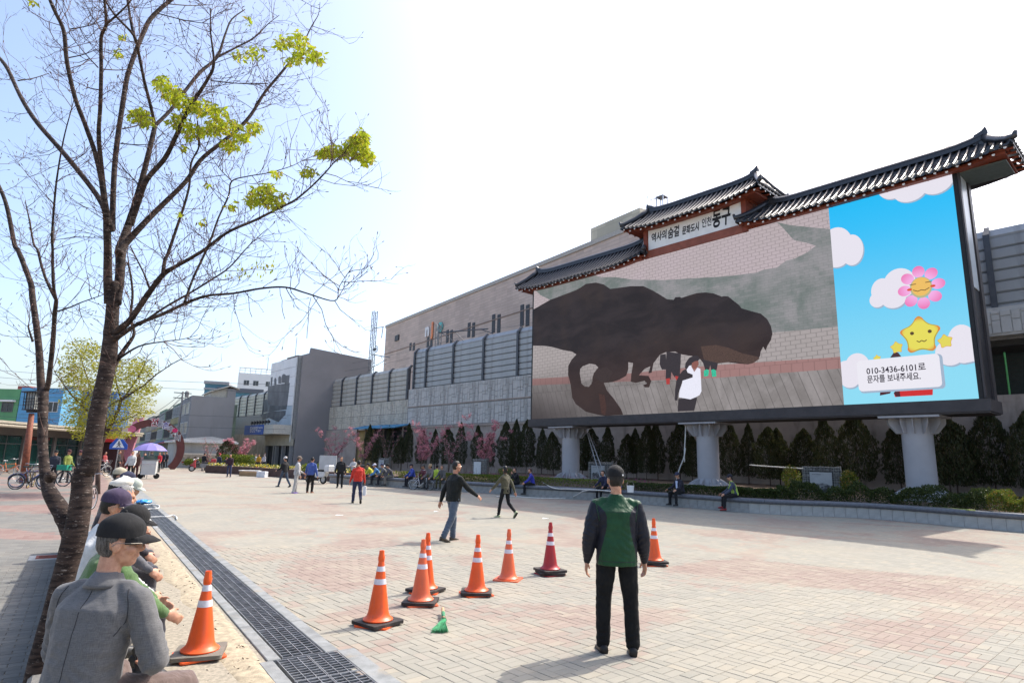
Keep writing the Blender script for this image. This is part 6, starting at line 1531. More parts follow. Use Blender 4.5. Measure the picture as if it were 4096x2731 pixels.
bl(1335, 1850, 1700, 150, 3.2, label='pink blossom tree in front of the blank grey station wall', nfl=700, nb=5, seed=1)
bl(1450, 1850, 1700, 110, 3.0, label='pink blossom tree right of the grey station wall by the stone marker', nfl=600, nb=4, seed=2)
bl(1548, 1840, 1700, 110, 3.4, label='nearly bare shrub between two pink blossom trees', nfl=30, nb=1, seed=3, cat='small tree')
bl(1690, 1840, 1680, 185, 1.8, label='widest pink blossom tree behind the seated men and the white bicycle', nfl=1300, nb=2, seed=4)
bl(1795, 1850, 1700, 110, 2.6, label='sparse leaning blossom tree left of the walking man in black', nfl=180, nb=2, seed=5)
bl(1935, 1850, 1660, 185, 2.2, label='tall pink blossom tree above the granite stone right of the walking man', nfl=1100, nb=2, seed=6)
def flat_tree(px, pyb, pyt, wpx, Y, **k):
    b_ = at(px, pyb, Y); b_.z = .5; zt_ = at(px, pyt, Y).z; k.setdefault('nb', 3); return blossom(base=b_, H_=(zt_ - .5) * .9, W_=wpx * Y / F_PX, **k)
flat_tree(955, 1850, 1740, 110, 62, label='round pink blossom tree left of the blue station sign', nfl=1500, nb=3, seed=8)
flat_tree(880, 1850, 1760, 60, 63, label='faint pink blossom tree in front of the low white shop', nfl=250, nb=2, seed=9)
flat_tree(830, 1850, 1740, 40, 64, label='thin white flowering sapling before the low shop', nfl=120, nb=2, seed=10)

# ================================================================== HEDGES
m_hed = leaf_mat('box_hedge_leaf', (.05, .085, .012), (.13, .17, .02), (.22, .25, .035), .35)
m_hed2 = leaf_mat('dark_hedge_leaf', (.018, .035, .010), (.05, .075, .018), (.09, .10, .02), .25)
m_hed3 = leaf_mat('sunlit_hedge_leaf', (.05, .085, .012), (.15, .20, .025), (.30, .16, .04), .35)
def hedge(label, t0, t1, d0, d1, h, m, n, rough_=0.0, sz_=.05):
    r = np.random.RandomState(int(t0 * 1000)); T = t0 + (t1 - t0) * r.rand(n); Ps = np.zeros((n, 3))
    L = len(WC) - 1; idx = np.minimum((T * L).astype(int), L - 1); fr = T * L - idx; W = np.array([tuple(p) for p in WC])
    A = W[idx] + (W[idx + 1] - W[idx]) * fr[:, None]; D = W[idx + 1] - W[idx]; D /= np.linalg.norm(D, axis=1, keepdims=True); N = np.stack([-D[:, 1], D[:, 0], 0 * D[:, 0]], 1)
    s_ = np.where(A[:, :1] < 999, 1, 1)
    w = r.rand(n); z = r.rand(n) ** .6; shell = r.rand(n) < .7
    w = np.where(shell & (r.rand(n) < .5), np.where(r.rand(n) < .8, .03 * r.rand(n), 1 - .03 * r.rand(n)), w); z = np.where(shell & (w > .05), .92 + .08 * r.rand(n), z)
    bumpy = 1 + rough_ * (np.sin(T * 260 + 1) * .5 + np.sin(T * 97) * .5 + .4 * r.rand(n))
    P = A + N * (d0 + (d1 - d0) * w + .03 * r.normal(size=n))[:, None]; P[:, 2] = .45 + z * h * bumpy
    Dv = r.normal(size=(n, 3)) * .7 + np.array([0, 0, .8]) - N * .4
    o = tri_cloud('hedge', P, Dv, sz_ * (.6 + .8 * r.rand(n)), m, wid=.6); tag(o, label, 'hedge'); return o
hedge('clipped bright yellow green box hedge behind the seated men left of the screen', .12, .42, .42, 1.25, .42, m_hed, 26000, .05)
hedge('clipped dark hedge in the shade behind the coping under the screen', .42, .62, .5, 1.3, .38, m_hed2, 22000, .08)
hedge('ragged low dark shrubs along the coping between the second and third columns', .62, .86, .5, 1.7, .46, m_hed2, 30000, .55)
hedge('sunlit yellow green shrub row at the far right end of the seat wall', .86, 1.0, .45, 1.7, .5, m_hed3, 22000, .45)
for (px, py, off, w_, h_, lb) in ((3165, 1900, 2.3, .9, 1.25, 'bright leafy shrub left of the framed market photograph'), (3395, 1900, 2.3, .8, 1.1, 'bright leafy shrub right of the framed market photograph'), (2025, 1860, 1.6, 1.2, .6, 'round green bush right of the granite stone')):
    b_ = bedpt(px, py, off, .55); n = 1500; r = np.random.RandomState(px); a = r.rand(n) * 6.28; c = r.rand(n) * 2 - 1; rr_ = (.55 + .45 * r.rand(n))
    s_ = np.sqrt(1 - c * c); P = np.stack([s_ * np.cos(a) * w_ * .5 * rr_, s_ * np.sin(a) * w_ * .5 * rr_, h_ * .5 + c * h_ * .5 * rr_], 1)
    t = thing('leafy_shrub', lb, 'shrub', tuple(b_)); tri_cloud('leaves', P, r.normal(size=(n, 3)) + np.array([0, 0, .4]), .05 + .05 * r.rand(n), m_hed3 if px != 2025 else m_hed, t, wid=.6)
    q = MB()
    for k in range(6): q.tube([(0, 0, -.1), (U(-.2, .2) * w_, U(-.2, .2), h_ * .5)], .012, 4)
    q.build('stem', m_twig2, t)
# magenta azaleas and dry stalks behind the bright hedge
Ps = []; 
for i in range(900): p, nrm = wall_at(U(.2, .43)); p = p + nrm * U(1.4, 2.2); Ps.append((p.x, p.y, .5 + U(0, .5)))
o = tri_cloud('azalea', np.array(Ps), rng.normal(size=(900, 3)), np.full(900, .05), leaf_mat('magenta_azalea', (.05, .06, .015), (.35, .03, .18), (.45, .05, .25), .3), wid=.8); tag(o, 'patchy magenta azaleas behind the bright hedge', 'flowers')
q = MB()
for i in range(160): p, nrm = wall_at(U(.14, .42)); p = p + nrm * U(1.3, 1.9); q.tube([(p.x, p.y, .45), (p.x + U(-.08, .08), p.y, .45 + U(.5, .95))], .008, 3, caps=False)
o = q.build('dry_stalks', m_twig2); tag(o, kind='stuff', label='dry grass stalks standing behind the bright hedge')

# stones: gabion frames with pictures, granite plaques
m_gab = mat('gabion_stone', (.17, .165, .155), .9, .5, 9, bump=.6, bscale=18); m_wire2 = mat('gabion_wire', (.35, .35, .33), .5, metal=.6)
def gabion(label, px, py, off, w_, h_, plate, plate_mat, pic=False, z0=.5):
    b_ = bedpt(px, py, off, z0); t = thing('stone_stele', label, 'stone frame', tuple(b_), R(-22 if px < 2500 else -30)); rr = random.Random(px)
    q = MB(); q.box(-w_ / 2 + .04, w_ / 2 - .04, .03, .37, 0, h_ - .04); q.build('core', mat('gabion_core', (.05, .05, .05), .9), t)
    meshes = []
    for x in np.arange(-w_ / 2, w_ / 2 - .05, .14):
        for z in np.arange(0, h_ - .05, .13):
            inside = plate and (plate[0] < x + .07 < plate[1]) and (plate[2] < z + .06 < plate[3])
            if inside: continue
            q = MB(); q.bbox(x + .008, min(x + .132, w_ / 2), -rr.uniform(.0, .03), .1, z + .008, min(z + .12, h_), .02)
            q.build('stone', m_gab, t)
    for x in np.arange(-w_ / 2, w_ / 2 - .05, .14):
        q = MB(); q.bbox(x + .008, min(x + .132, w_ / 2), .03, .38, h_ - .06, h_ + rr.uniform(-.01, .02), .02); q.build('stone', m_gab, t)
    for z in np.arange(0, h_, .13): q = MB(); q.bbox(w_ / 2 - .05, w_ / 2 + rr.uniform(0, .02), .02, .38, z, z + .12, .02); q.build('stone', m_gab, t)
    q = MB()
    for x in np.arange(-w_ / 2, w_ / 2 + .01, .1):
        if not (plate and plate[0] < x < plate[1]): q.box(x - .004, x + .004, -.045, -.038, 0, h_)
    for z in np.arange(0, h_ + .01, .1): 
        if plate: q.box(-w_ / 2, plate[0], -.045, -.038, z - .004, z + .004); q.box(plate[1], w_ / 2, -.045, -.038, z - .004, z + .004)
    o = q.build('wire_mesh', m_wire2, t); o['kind'] = 'stuff'
    if plate:
        x0_, x1_, z0_, z1_ = plate; q = MB(); q.bbox(x0_, x1_, -.07, -.0, z0_, z1_, .01); q.build('plaque', plate_mat, t)
        if pic:
            mk_ = mat('photo_dark', (.07, .07, .07), .5, .6, 7); mg_ = mat('photo_mid', (.2, .2, .2), .5, .6, 6)
            q = MB(); n = 14; w2 = x1_ - x0_ - .06
            top = [(x0_ + .03 + w2 * i / n, z0_ + (z1_ - z0_) * (.45 + .13 * noise.noise(Vector((i * .7, px, 0))) + .1 * math.sin(i / n * 3.1))) for i in range(n + 1)]
            q.prism([(x0_ + .03, z0_ + .1)] + top + [(x1_ - .03, z0_ + .1)], -.078, -.07); q.build('photograph', mg_, t)
            q = MB()
            for i in range(22): cx = U(x0_ + .1, x1_ - .1); cz = z0_ + (z1_ - z0_) * U(.2, .5); q.ell((cx, -.079, cz), (U(.03, .1), .002, U(.02, .06)), 7, 4)
            q.build('photograph_detail', mk_, t)
            text_mesh('caption', '동인천역 북광장', .055, m_frame, t, (x0_ + .1, -.074, z1_ - .12), extr=.001)
    return t
m_plq = mat('pale_plaque', (.42, .43, .43), .6, .1, 3)
gabion('granite stone with a pale plaque behind the seated men', 1533, 1880, 1.7, 1.1, 1.05, (-.5, .05, .15, .9), m_plq)
gabion('stone pillar with a white panel right of the man walking in black', 1918, 1890, 1.5, 1.15, 1.2, (-.46, .12, .1, 1.0), mat('white_plaque', (.62, .63, .62), .5, .05))
gabion('wire and stone frame holding an old photograph left of the green jacket man', 2402, 1905, 1.9, 1.5, 1.2, (-.56, .26, .1, 1.0), m_plq, True)
gabion('wide wire and stone frame with an old market photograph beside bright shrubs', 3290, 1945, 2.3, 1.6, 1.25, (-.5, .42, -.1, 1.0), m_plq, True)

# brown flower planters on the left
m_pl = mat('brown_planter', (.085, .05, .042), .8, .2, 2, bump=.2, bscale=30)
PB = [gp(820, 1890), gp(880, 1893), gp(980, 1898), gp(1075, 1905), gp(1200, 1915), gp(1330, 1925), gp(1420, 1934), gp(1500, 1942)]
PB = [(p.x, p.y) for p in PB]
PC = catmull(PB, 8)
fp = thing('flower_planter', 'long dark brown raised planter edged with yellow pansies before the station', 'planter')
Rs = resample(PC, 1.1)
for a, b_ in zip(Rs, Rs[1:]):
    d = b_ - a; q = MB(); q.bbox(0.006, d.length - .006, 0, .35, 0, .62, .03); o = q.build('planter_block', m_pl, fp, loc=(a.x, a.y, 0)); o.rotation_euler = (0, 0, math.atan2(d.y, d.x))
Ps = []; Pg = []
for i in range(2600):
    k = rng.randint(0, len(PC) - 1); d = (PC[k + 1] - PC[k]).normalized(); nn = Vector((-d.y, d.x, 0)); p = PC[k].lerp(PC[k + 1], rnd()) + nn * U(.1, 1.6); (Ps if rnd() < .4 and (p - PC[k]).length < 1.2 else Pg).append((p.x, p.y, .6 + U(0, .22)))
o = tri_cloud('pansies', np.array(Ps), rng.normal(size=(len(Ps), 3)) + np.array([0, 0, .5]), np.full(len(Ps), .11), leaf_mat('pansy', (.70, .50, .03), (.75, .62, .08), (.75, .74, .65), .2), wid=1); tag(o, 'yellow and white pansies along the brown planter', 'flowers')
o = tri_cloud('planter_greenery', np.array(Pg), rng.normal(size=(len(Pg), 3)) + np.array([0, 0, .8]), np.full(len(Pg), .14), m_hed, wid=.5); tag(o, 'green ground planting in the brown planter', 'plants')
q = MB(); vs = []; fs = []
for i, p in enumerate(PC):
    d = (PC[min(i + 1, len(PC) - 1)] - PC[max(i - 1, 0)]).normalized(); nn = Vector((-d.y, d.x, 0)); vs += [tuple(p + nn * .3 + Vector((0, 0, .55))), tuple(p + nn * 9 + Vector((0, 0, .6)))]
for i in range(len(PC) - 1): fs.append((2 * i, 2 * i + 1, 2 * i + 3, 2 * i + 2))
q.add(vs, fs); o = q.build('planter_soil', m_soil); tag(o, kind='structure')
for (px, py, Y, w_, h_, lb) in ((560, 1868, 60, 2, .1, ''), ):
    pass
for (px, Y, n, w_, h_, z0_, lb) in ((945, 60, 2600, 3.6, 1.1, .55, 'bright green ornamental grass behind the pansies'), (780, 64, 1200, 2.2, .7, .3, 'low round green bush before the white shop'), (1255, 44, 600, 1.6, .6, .5, 'small green bush behind the man in the blue shirt')):
    c = at(px, 1850, Y); a = rng.rand(n) * 6.28; rr_ = np.sqrt(rng.rand(n)); P = np.stack([c.x + rr_ * np.cos(a) * w_ / 2, c.y + rr_ * np.sin(a) * .8, z0_ + rng.rand(n) * h_ * .8], 1)
    o = tri_cloud('grass_clump', P, rng.normal(size=(n, 3)) * .5 + np.array([0, 0, 1]), np.full(n, .22), m_hed, wid=.35); tag(o, lb, 'plants')
# dark conifer in the planter
t = thing('arborvitae', 'single dark round conifer between the blossom trees before the low shop', 'evergreen tree', tuple(at(905, 1860, 61) * 1.0)); t.location.z = .5
f = link_mesh('foliage', am[0], t); f.scale = (1.7, 1.7, 2.4); f['kind'] = 'stuff'
# blue awning and timber lean-to against the wall right of the station
lt = thing('lean_to', 'timber lean to with a long blue tarpaulin awning against the railway wall', 'shed', sw(0, 0), RS)
xa, za_ = sp(1420, 1700, 6.8); xb, zb2 = sp(1608, 1680, 6.8)
q = MB(); q.prism([(6.0, za_ - .55), (8.0, za_ - .1), (8.0, za_ - .02), (6.0, za_ - .47)], xa, xb, axis='x'); q.build('awning', mat('blue_tarpaulin', (.05, .22, .36), .6, .35, .6), lt)
q = MB(); q.box(xa, xa + 3.6, 7.2, 7.9, 0, za_ - .6); q.build('plywood', mat('yellow_plywood', (.33, .24, .10), .8, .2, 2), lt)
q = MB(); q.box(xa + 3.7, xb - .2, 7.4, 7.9, za_ - 2.6, za_ - .5); q.build('dark_opening', m_dark, lt)
for x in np.linspace(xa + .2, xb - .2, 6): q = MB(); q.box(x, x + .12, 7.0, 7.12, 0, za_ - .35); q.build('post', mat('old_timber', (.2, .16, .12), .85), lt)
# ================================================================== PEOPLE
SKIN = (0.46, 0.235, 0.15)
def skin_m():
    k = NT('skin'); o = k.obj(); n_ = k.noise(o, 30, 4, .6); n2 = k.noise(o, 6, 2, .5)
    c = k.mix(n_.ss(.35, .65), (.40, .20, .125), (.52, .29, .19)); c = k.mix(n2.ss(.5, .8, 0, .4), c, (.50, .17, .11)); k.col(c)
    k.b.inputs['Subsurface Weight'].default_value = .06; k.bump(k.noise(o, 220, 2, .6), .1, .002); return k.set(.5, 0, .35)
m_skin = skin_m(); m_hair = mat('black_hair', (.012, .010, .009), .5, .4, 60, bump=.5, bscale=260, stretch=(1, 1, .3)); m_ghair = mat('grey_hair', (.20, .195, .19), .6, .45, 90, bump=.5, bscale=260, stretch=(1, 1, .3)); m_gbh = mat('greying_hair', (.07, .065, .062), .55, .7, 120, bump=.5, bscale=260, stretch=(1, 1, .3))
def cap2(q, a, b_, ra, rb, n=12):
    a, b_ = Vector(a), Vector(b_); q.tube([a, b_], [ra, rb], n); q.ell(a, (ra,) * 3, n, 8); q.ell(b_, (rb,) * 3, n, 8)
def loft(q, rings, n=18):
    """rings: (centre, right, forward, rx, ry)"""
    vs = []; fs = []
    for c, r_, f_, rx, ry in rings:
        for j in range(n):
            a = 2 * math.pi * j / n; ca, sa = math.cos(a), math.sin(a); p_ = .85
            vs.append(c + r_ * rx * math.copysign(abs(ca) ** p_, ca) + f_ * ry * math.copysign(abs(sa) ** p_, sa))
    for i in range(len(rings) - 1):
        for j in range(n): a, b_ = i * n + j, i * n + (j + 1) % n; fs.append((a, b_, b_ + n, a + n))
    fs.append(tuple(range(n - 1, -1, -1))); fs.append(tuple(range((len(rings) - 1) * n, len(rings) * n))); q.add(vs, fs)
def fk(H, hips=(0, 0), knees=(0, 0), abd=(4, 4), sh=(0, 0), el=(10, 10), sab=(8, 8), lean=2, slump=0, yaw=0, pitch=0, foot=(0, 0), w=1.0, ein=(0, 0), twist=0):
    """joint positions; index 0 = left (-x), 1 = right (+x); angles in degrees"""
    s = H / 1.72; J = {}
    J['s'] = s; pel = Vector((0, 0, 0)); J['pel'] = pel
    for i, sd in ((0, -1), (1, 1)):
        hp = pel + Vector((sd * .09 * s, 0, 0)); a = R(hips[i]); ab = R(abd[i]) * sd
        d = Vector((math.sin(ab), math.sin(a), -math.cos(a) * math.cos(ab))).normalized(); kn = hp + d * .43 * s
        a2 = R(hips[i] - knees[i]); d2 = Vector((math.sin(ab) * .35, math.sin(a2), -math.cos(a2))).normalized(); an = kn + d2 * .41 * s
        fa = R(foot[i]); fd = Vector((sd * .12, math.cos(fa), -math.sin(fa))).normalized()
        J['hip%d' % i], J['kn%d' % i], J['an%d' % i], J['fd%d' % i] = hp, kn, an, fd
    tw_ = Matrix.Rotation(R(twist), 3, 'Z')
    def up(t): a = R(lean + slump * t); return Vector((0, math.sin(a), math.cos(a)))
    w1 = pel + up(0) * .13 * s; w2 = w1 + up(.5) * .20 * s; w3 = w2 + up(.8) * .17 * s
    J['waist'], J['chest'], J['neck'] = w1, w2, w3; J['up'] = up(.8); J['tw'] = tw_
    f_ = up(.8).cross(Vector((-1, 0, 0))).normalized() * -1
    fwd = Vector((0, math.cos(R(lean + slump * .8)), -math.sin(R(lean + slump * .8)))); J['fwd'] = tw_ @ fwd; J['rt'] = tw_ @ Vector((1, 0, 0))
    for i, sd in ((0, -1), (1, 1)):
        shp = w3 - J['up'] * .085 * s + J['rt'] * sd * .178 * s * w; a = R(sh[i]); ab = R(sab[i]) * sd
        d = Vector((math.sin(ab), math.sin(a) * math.cos(ab), -math.cos(a) * math.cos(ab))); d = tw_ @ d; e_ = shp + d * .285 * s
        a2 = R(sh[i] + el[i]); ab2 = ab - R(ein[i]) * sd; d2 = tw_ @ Vector((math.sin(ab2), math.sin(a2) * math.cos(ab2), -math.cos(a2) * math.cos(ab2))); wr = e_ + d2 * .25 * s
        J['sh%d' % i], J['el%d' % i], J['wr%d' % i], J['hd%d' % i] = shp, e_, wr, d2
    J['HR'] = Matrix.Rotation(R(-yaw), 3, 'Z') @ Matrix.Rotation(R(-pitch), 3, 'X')   # yaw clockwise, pitch down
    J['head'] = w3 + J['up'] * .075 * s + J['HR'] @ Vector((0, .018, .095)) * s
    return J
def hand(q, wr, d, sd, s, curl=25, up_hint=None):
    d = d.normalized(); side = (up_hint or Vector((0, 1, 0))); side = (side - d * side.dot(d)).normalized()   # thumb side
    pn = d.cross(side) * sd                                                                            # palm normal, inward
    pc = wr + d * .052 * s; rot = Matrix((side, pn, d)).transposed(); q.ell(pc, (.042 * s, .017 * s, .055 * s), 12, 8, rot=rot); cap2(q, wr - d * .03 * s, wr + d * .02 * s, .026 * s, .025 * s, 8)
    for k, (o_, L) in enumerate(((.030, .066), (.010, .074), (-.010, .069), (-.029, .054))):
        b0 = wr + d * .09 * s + side * o_ * s; c1 = R(curl * .6 + k * 3); d1 = (d * math.cos(c1) - pn * -math.sin(c1)).normalized(); b1 = b0 + d1 * L * .55 * s
        c2 = R(curl * 1.8 + k * 4); d2_ = (d * math.cos(c2) + pn * math.sin(c2)).normalized(); b2 = b1 + d2_ * L * .5 * s
        cap2(q, b0 - d * .02 * s, b1, .0092 * s, .0086 * s, 8); cap2(q, b1, b2, .0086 * s, .0072 * s, 8)
    t0 = wr + d * .03 * s + side * .03 * s; t1 = t0 + (d * .6 + side * .55 + pn * .3).normalized() * .04 * s; t2 = t1 + (d * .9 + side * .1 + pn * .35).normalized() * .032 * s; cap2(q, t0, t1, .013 * s, .010 * s, 8); cap2(q, t1, t2, .010 * s, .008 * s, 8)
_used = {}
def person(label, pos, az, H=1.66, lv=0, top=(.1, .1, .1), bot=(.05, .05, .06), shoe=(.03, .03, .03), hat=None, hatc=(.02, .02, .02), hair=None, seat=None, group=None, coat=0.0, slim=1.0, slv=1.0, topm=None, botm=None, classify=None, collar=None, fold=1.0, long_hair=False, shirt=None, glasses=False, nobody=False, **pose):
    J = fk(H, **pose); s = J['s']; vox = (.026, .014, .0075)[lv]; it = (2, 4, 6)[lv]; t = thing('person', label, 'person', (0, 0, 0), 0, group)
    lo = min((J['an%d' % i] - Vector((0, 0, .075 * s))).z for i in (0, 1)); base = (seat + .10 * s) if seat is not None else -lo
    O = Vector((0, 0, base)); t.location = pos; t.location.z = pos[2] if len(pos) > 2 else 0; t.rotation_euler = (0, 0, -R(az))
    for k in list(J):
        if k[:3] in ('pel', 'wai', 'che', 'nec', 'hea') or k[:2] in ('hi', 'kn', 'an', 'sh', 'el', 'wr'): J[k] = J[k] + O
    X, Yv, Zv, up_, fwd, rt = Vector((1, 0, 0)), Vector((0, 1, 0)), Vector((0, 0, 1)), J['up'], J['fwd'], J['rt']
    HR, hc = J['HR'], J['head']
    def hp(x, y, z): return hc + HR @ (Vector((x, y, z)) * s)
    def he(q, c, r_, n=14, m=10): q.ell(hp(*c), tuple(v * s for v in r_), n, m, rot=HR)
    # --- body: one continuous skin
    q = MB(); he(q, (0, -.012, .02), (.073, .092, .095)); he(q, (0, .018, -.045), (.058, .066, .068)); he(q, (0, .045, -.082), (.034, .035, .03)); cap2(q, J['neck'] - up_ * .05 * s, hp(0, -.03, -.07), .056 * s, .05 * s)
    he(q, (0, .088, -.02), (.013, .022, .022), 8, 6); he(q, (0, .08, .005), (.010, .016, .03), 8, 6); he(q, (0, .070, .022), (.05, .018, .012), 10, 6); he(q, (0, .078, -.058), (.024, .012, .010), 8, 6)
    for sd in (-1, 1): he(q, (sd * .074, -.008, -.012), (.010, .021, .034), 10, 8); he(q, (sd * .042, .05, -.028), (.026, .03, .024), 10, 6)
    loft(q, [(J['pel'] - Zv * .06 * s, X, Yv, .13 * s, .09 * s), (J['waist'], X, Yv, .12 * s, .08 * s), (J['chest'], rt, fwd, .14 * s, .09 * s), (J['neck'] - up_ * .04 * s, rt, fwd, .10 * s, .06 * s)])
    for i, sd in ((0, -1), (1, 1)):
        cap2(q, J['neck'] - up_ * .06 * s, J['sh%d' % i], .04 * s, .04 * s); cap2(q, J['sh%d' % i], J['el%d' % i], .035 * s, .028 * s); cap2(q, J['el%d' % i], J['wr%d' % i], .03 * s, .024 * s)
        hint = J['tw'] @ Vector((sd * -.25, 1, .25)); hand(q, J['wr%d' % i], J['hd%d' % i], -sd, s, 26, hint)
        cap2(q, J['hip%d' % i], J['kn%d' % i], .06 * s, .04 * s); cap2(q, J['kn%d' % i], J['an%d' % i], .04 * s, .03 * s)
    soft('body', q, m_skin, (.02, .010, .0055)[lv], t, (1, 2, 3)[lv])
    if lv:
        for sd in (-1, 1): q = MB(); q.ell(hp(sd * .030, .077, .004), (.011 * s, .006 * s, .006 * s), 10, 6, rot=HR); q.build('eye', mat('dark_eye', (.01, .008, .007), .2), t, smooth=True)
    # --- jacket / top
    mt = topm or cloth('cloth_%02d%02d%02d' % tuple(int(c * 99) for c in top), top)
    q = MB(); W = slim; rr = [(J['pel'] - Zv * (.07 + coat) * s if seat is None else J['pel'] - Zv * .02 * s, X, Yv, .172 * W * s, .128 * W * s), (J['pel'] + Zv * .04 * s, X, Yv, .172 * W * s, .13 * W * s), (J['waist'], X, Yv, .165 * W * s, .125 * W * s), (J['waist'].lerp(J['chest'], .55), rt, fwd, .178 * W * s, .128 * W * s), (J['chest'] + up_ * .03 * s, rt, fwd, .192 * W * s, .125 * W * s), (J['neck'] - up_ * .10 * s, rt, fwd, .175 * W * s, .098 * W * s), (J['neck'] - up_ * .03 * s, rt, fwd, .100 * W * s, .072 * s), (J['neck'] + up_ * .015 * s, rt, fwd, .065 * s, .062 * s)]
    loft(q, rr)
    for i in (0, 1):
        m_ = J['sh%d' % i].lerp(J['el%d' % i], .5); cap2(q, J['neck'] - up_ * .050 * s, J['sh%d' % i].lerp(J['neck'], .35) + up_ * .012 * s, .050 * s, .045 * s); cap2(q, J['sh%d' % i].lerp(J['neck'], .35), J['sh%d' % i], .052 * s, .058 * s); cap2(q, J['sh%d' % i], m_, .059 * s * W, .058 * s * slv); cap2(q, m_, J['el%d' % i], .06 * s * slv, .056 * s * slv)
        m2 = J['el%d' % i].lerp(J['wr%d' % i], .55); cap2(q, J['el%d' % i], m2, .056 * s * slv, .049 * s * slv); cap2(q, m2, J['wr%d' % i] - J['hd%d' % i] * .005, .049 * s * slv, .037 * s)
    if collar is None or collar: q.tube([J['neck'] - up_ * .035 * s, J['neck'] + up_ * .03 * s - fwd * .004], [.078 * s, .062 * s], 14)
    dz = ([(.16, .022 * fold), ], [(.13, .026 * fold), (.05, .009 * fold)], [(.17, .014 * fold), (.07, .009 * fold), (.03, .003 * fold)])[lv]
    fo = None
    if lv:
        A_ = .0055 if lv == 2 else .0075; fo = [(J['waist'] - up_ * .03, (.25, 0, 1), .17, .062, A_ * .8), (J['pel'] + Vector((.08, -.1, .02)), (.5, 0, 1), .14, .055, A_ * .8)]
        for i, sd in ((0, -1), (1, 1)):
            ua = J['el%d' % i] - J['sh%d' % i]; fo += [(J['el%d' % i], ua + Vector((sd * .06, .05, 0)), .10, .043, A_ * 1.1), (J['sh%d' % i] + Vector((-sd * .03, -.03, -.11)), (sd * .8, .2, .6), .11, .05, A_ * .9), (J['wr%d' % i] - J['hd%d' % i] * .07, J['hd%d' % i], .07, .03, A_ * .7), (J['sh%d' % i].lerp(J['el%d' % i], .5), ua + Vector((sd * .15, 0, 0)), .10, .07, A_ * .6)]
    soft('jacket', q, mt if not classify else [mt] + classify[1], vox, t, it, dz, classify[0] if classify else None, folds=fo)
    # --- trousers
    mb_ = botm or cloth('trouser_%02d%02d%02d' % tuple(int(c * 99) for c in bot), bot, weave=300)
    q = MB(); loft(q, [(J['pel'] - Zv * .09 * s, X, Yv, .15 * s * W, .112 * s), (J['pel'], X, Yv, .16 * s * W, .118 * s), (J['pel'] + Zv * .07 * s, X, Yv, .145 * s * W, .108 * s)])
    if seat is not None: q.ell(J['pel'] - Zv * .02 * s + Yv * .0, (.17 * s * W, .13 * s, .09 * s), 14, 8)
    for i in (0, 1):
        kn, an, hi = J['kn%d' % i], J['an%d' % i], J['hip%d' % i]; md = hi.lerp(kn, .45)
        cap2(q, hi, md, .092 * s * W, .082 * s * W); cap2(q, md, kn, .082 * s * W, .066 * s * W); m2 = kn.lerp(an, .45); cap2(q, kn, m2, .066 * s * W, .062 * s * W); cap2(q, m2, an.lerp(kn, .03), .062 * s * W, .056 * s * W)
    ft = None
    if lv:
        ft = [(J['pel'] - Zv * .1 - Yv * .06, (0, .3, 1), .12, .06, .004)]
        for i, sd in ((0, -1), (1, 1)): ax_ = J['an%d' % i] - J['kn%d' % i]; ft += [(J['kn%d' % i], ax_ + Vector((sd * .08, 0, 0)), .12, .075, .0060), (J['an%d' % i] + Vector((0, 0, .05)), ax_ + Vector((0, .08, 0)), .10, .055, .0085), (J['hip%d' % i].lerp(J['kn%d' % i], .3), ax_ + Vector((sd * .2, 0, 0)), .13, .11, .004)]
    soft('trousers', q, mb_, vox, t, it, ([(.14, .018)], [(.11, .022), (.045, .008)], [(.13, .016), (.055, .008), (.02, .002)])[lv], folds=ft)
    # --- shoes
    for i in (0, 1):
        an, fd = J['an%d' % i], J['fd%d' % i]; sd_ = fd.cross(Vector((0, 0, 1))).normalized(); un = sd_.cross(fd).normalized(); b0 = an - un * .045 * s
        q = MB(); R_ = [(-.075, .022, .022, .0), (-.065, .036, .045, .0), (-.02, .042, .055, .002), (.05, .043, .042, -.012), (.12, .047, .032, -.022), (.165, .04, .024, -.028), (.185, .02, .014, -.034)]
        loft(q, [(b0 + fd * y * s + un * z * s, sd_, un, rx * s, rz * s) for y, rx, rz, z in R_], 12)
        o = q.build('shoe', mat('shoe_%02d%02d%02d' % tuple(int(c * 99) for c in shoe), shoe, .45, .2, 20), t, smooth=True)
        if lv: q = MB(); q.add([tuple(b0 + fd * y * s + sd_ * x * s - un * (.034 + dz_) * s) for dz_ in (0, .02) for y, x in ((-.07, -.03), (.06, -.042), (.15, -.036), (.185, 0), (.15, .036), (.06, .042), (-.07, .03))], [tuple(range(7)), tuple(range(13, 6, -1))] + [(k, k + 7, (k + 1) % 7 + 7, (k + 1) % 7) for k in range(7)]); q.build('sole', mat('sole_dark', (.03, .028, .025) if sum(shoe) < 1 else (.5, .5, .45), .8), t)
    # --- hair
    if hair is not None or not hat or hat in ('cap', 'flat', 'hat'):
        hm = hair or m_hair; q = MB(); n, m = (16, 12) if lv < 2 else (36, 26); vs = []; fs = []
        for i in range(m + 1):
            th = math.pi * i / m
            for j in range(n):
                a = 2 * math.pi * j / n; x, y, z = math.sin(th) * math.cos(a), math.sin(th) * math.sin(a), math.cos(th)
                k = 1.0
                if y > .15 and z < .52 + .1 * math.sin(a * 7): k = .80
                elif abs(x) > .80 and z < -.05 and y > -.45: k = .86
                if z < (-.62 if y > -.2 else -.86): k = .82
                k *= 1 + .025 * noise.noise(Vector((x * 4, y * 4, z * 4))) * (2 if lv == 2 else 1); low = 1.0 if not long_hair else (1.0 + (1.5 if (z < -.1 and y < .2) else 0) * min(1, -z - .1 + .001) if z < -.1 else 1.0)
                vs.append(hp(x * .081 * k, (y * .098 * k) - .012, z * .110 * k * low + .016))
        for i in range(m):
            for j in range(n): a, b_ = i * n + j, i * n + (j + 1) % n; fs.append((a, b_, b_ + n, a + n))
        q.add(vs, fs); q.build('hair', hm, t, smooth=True)
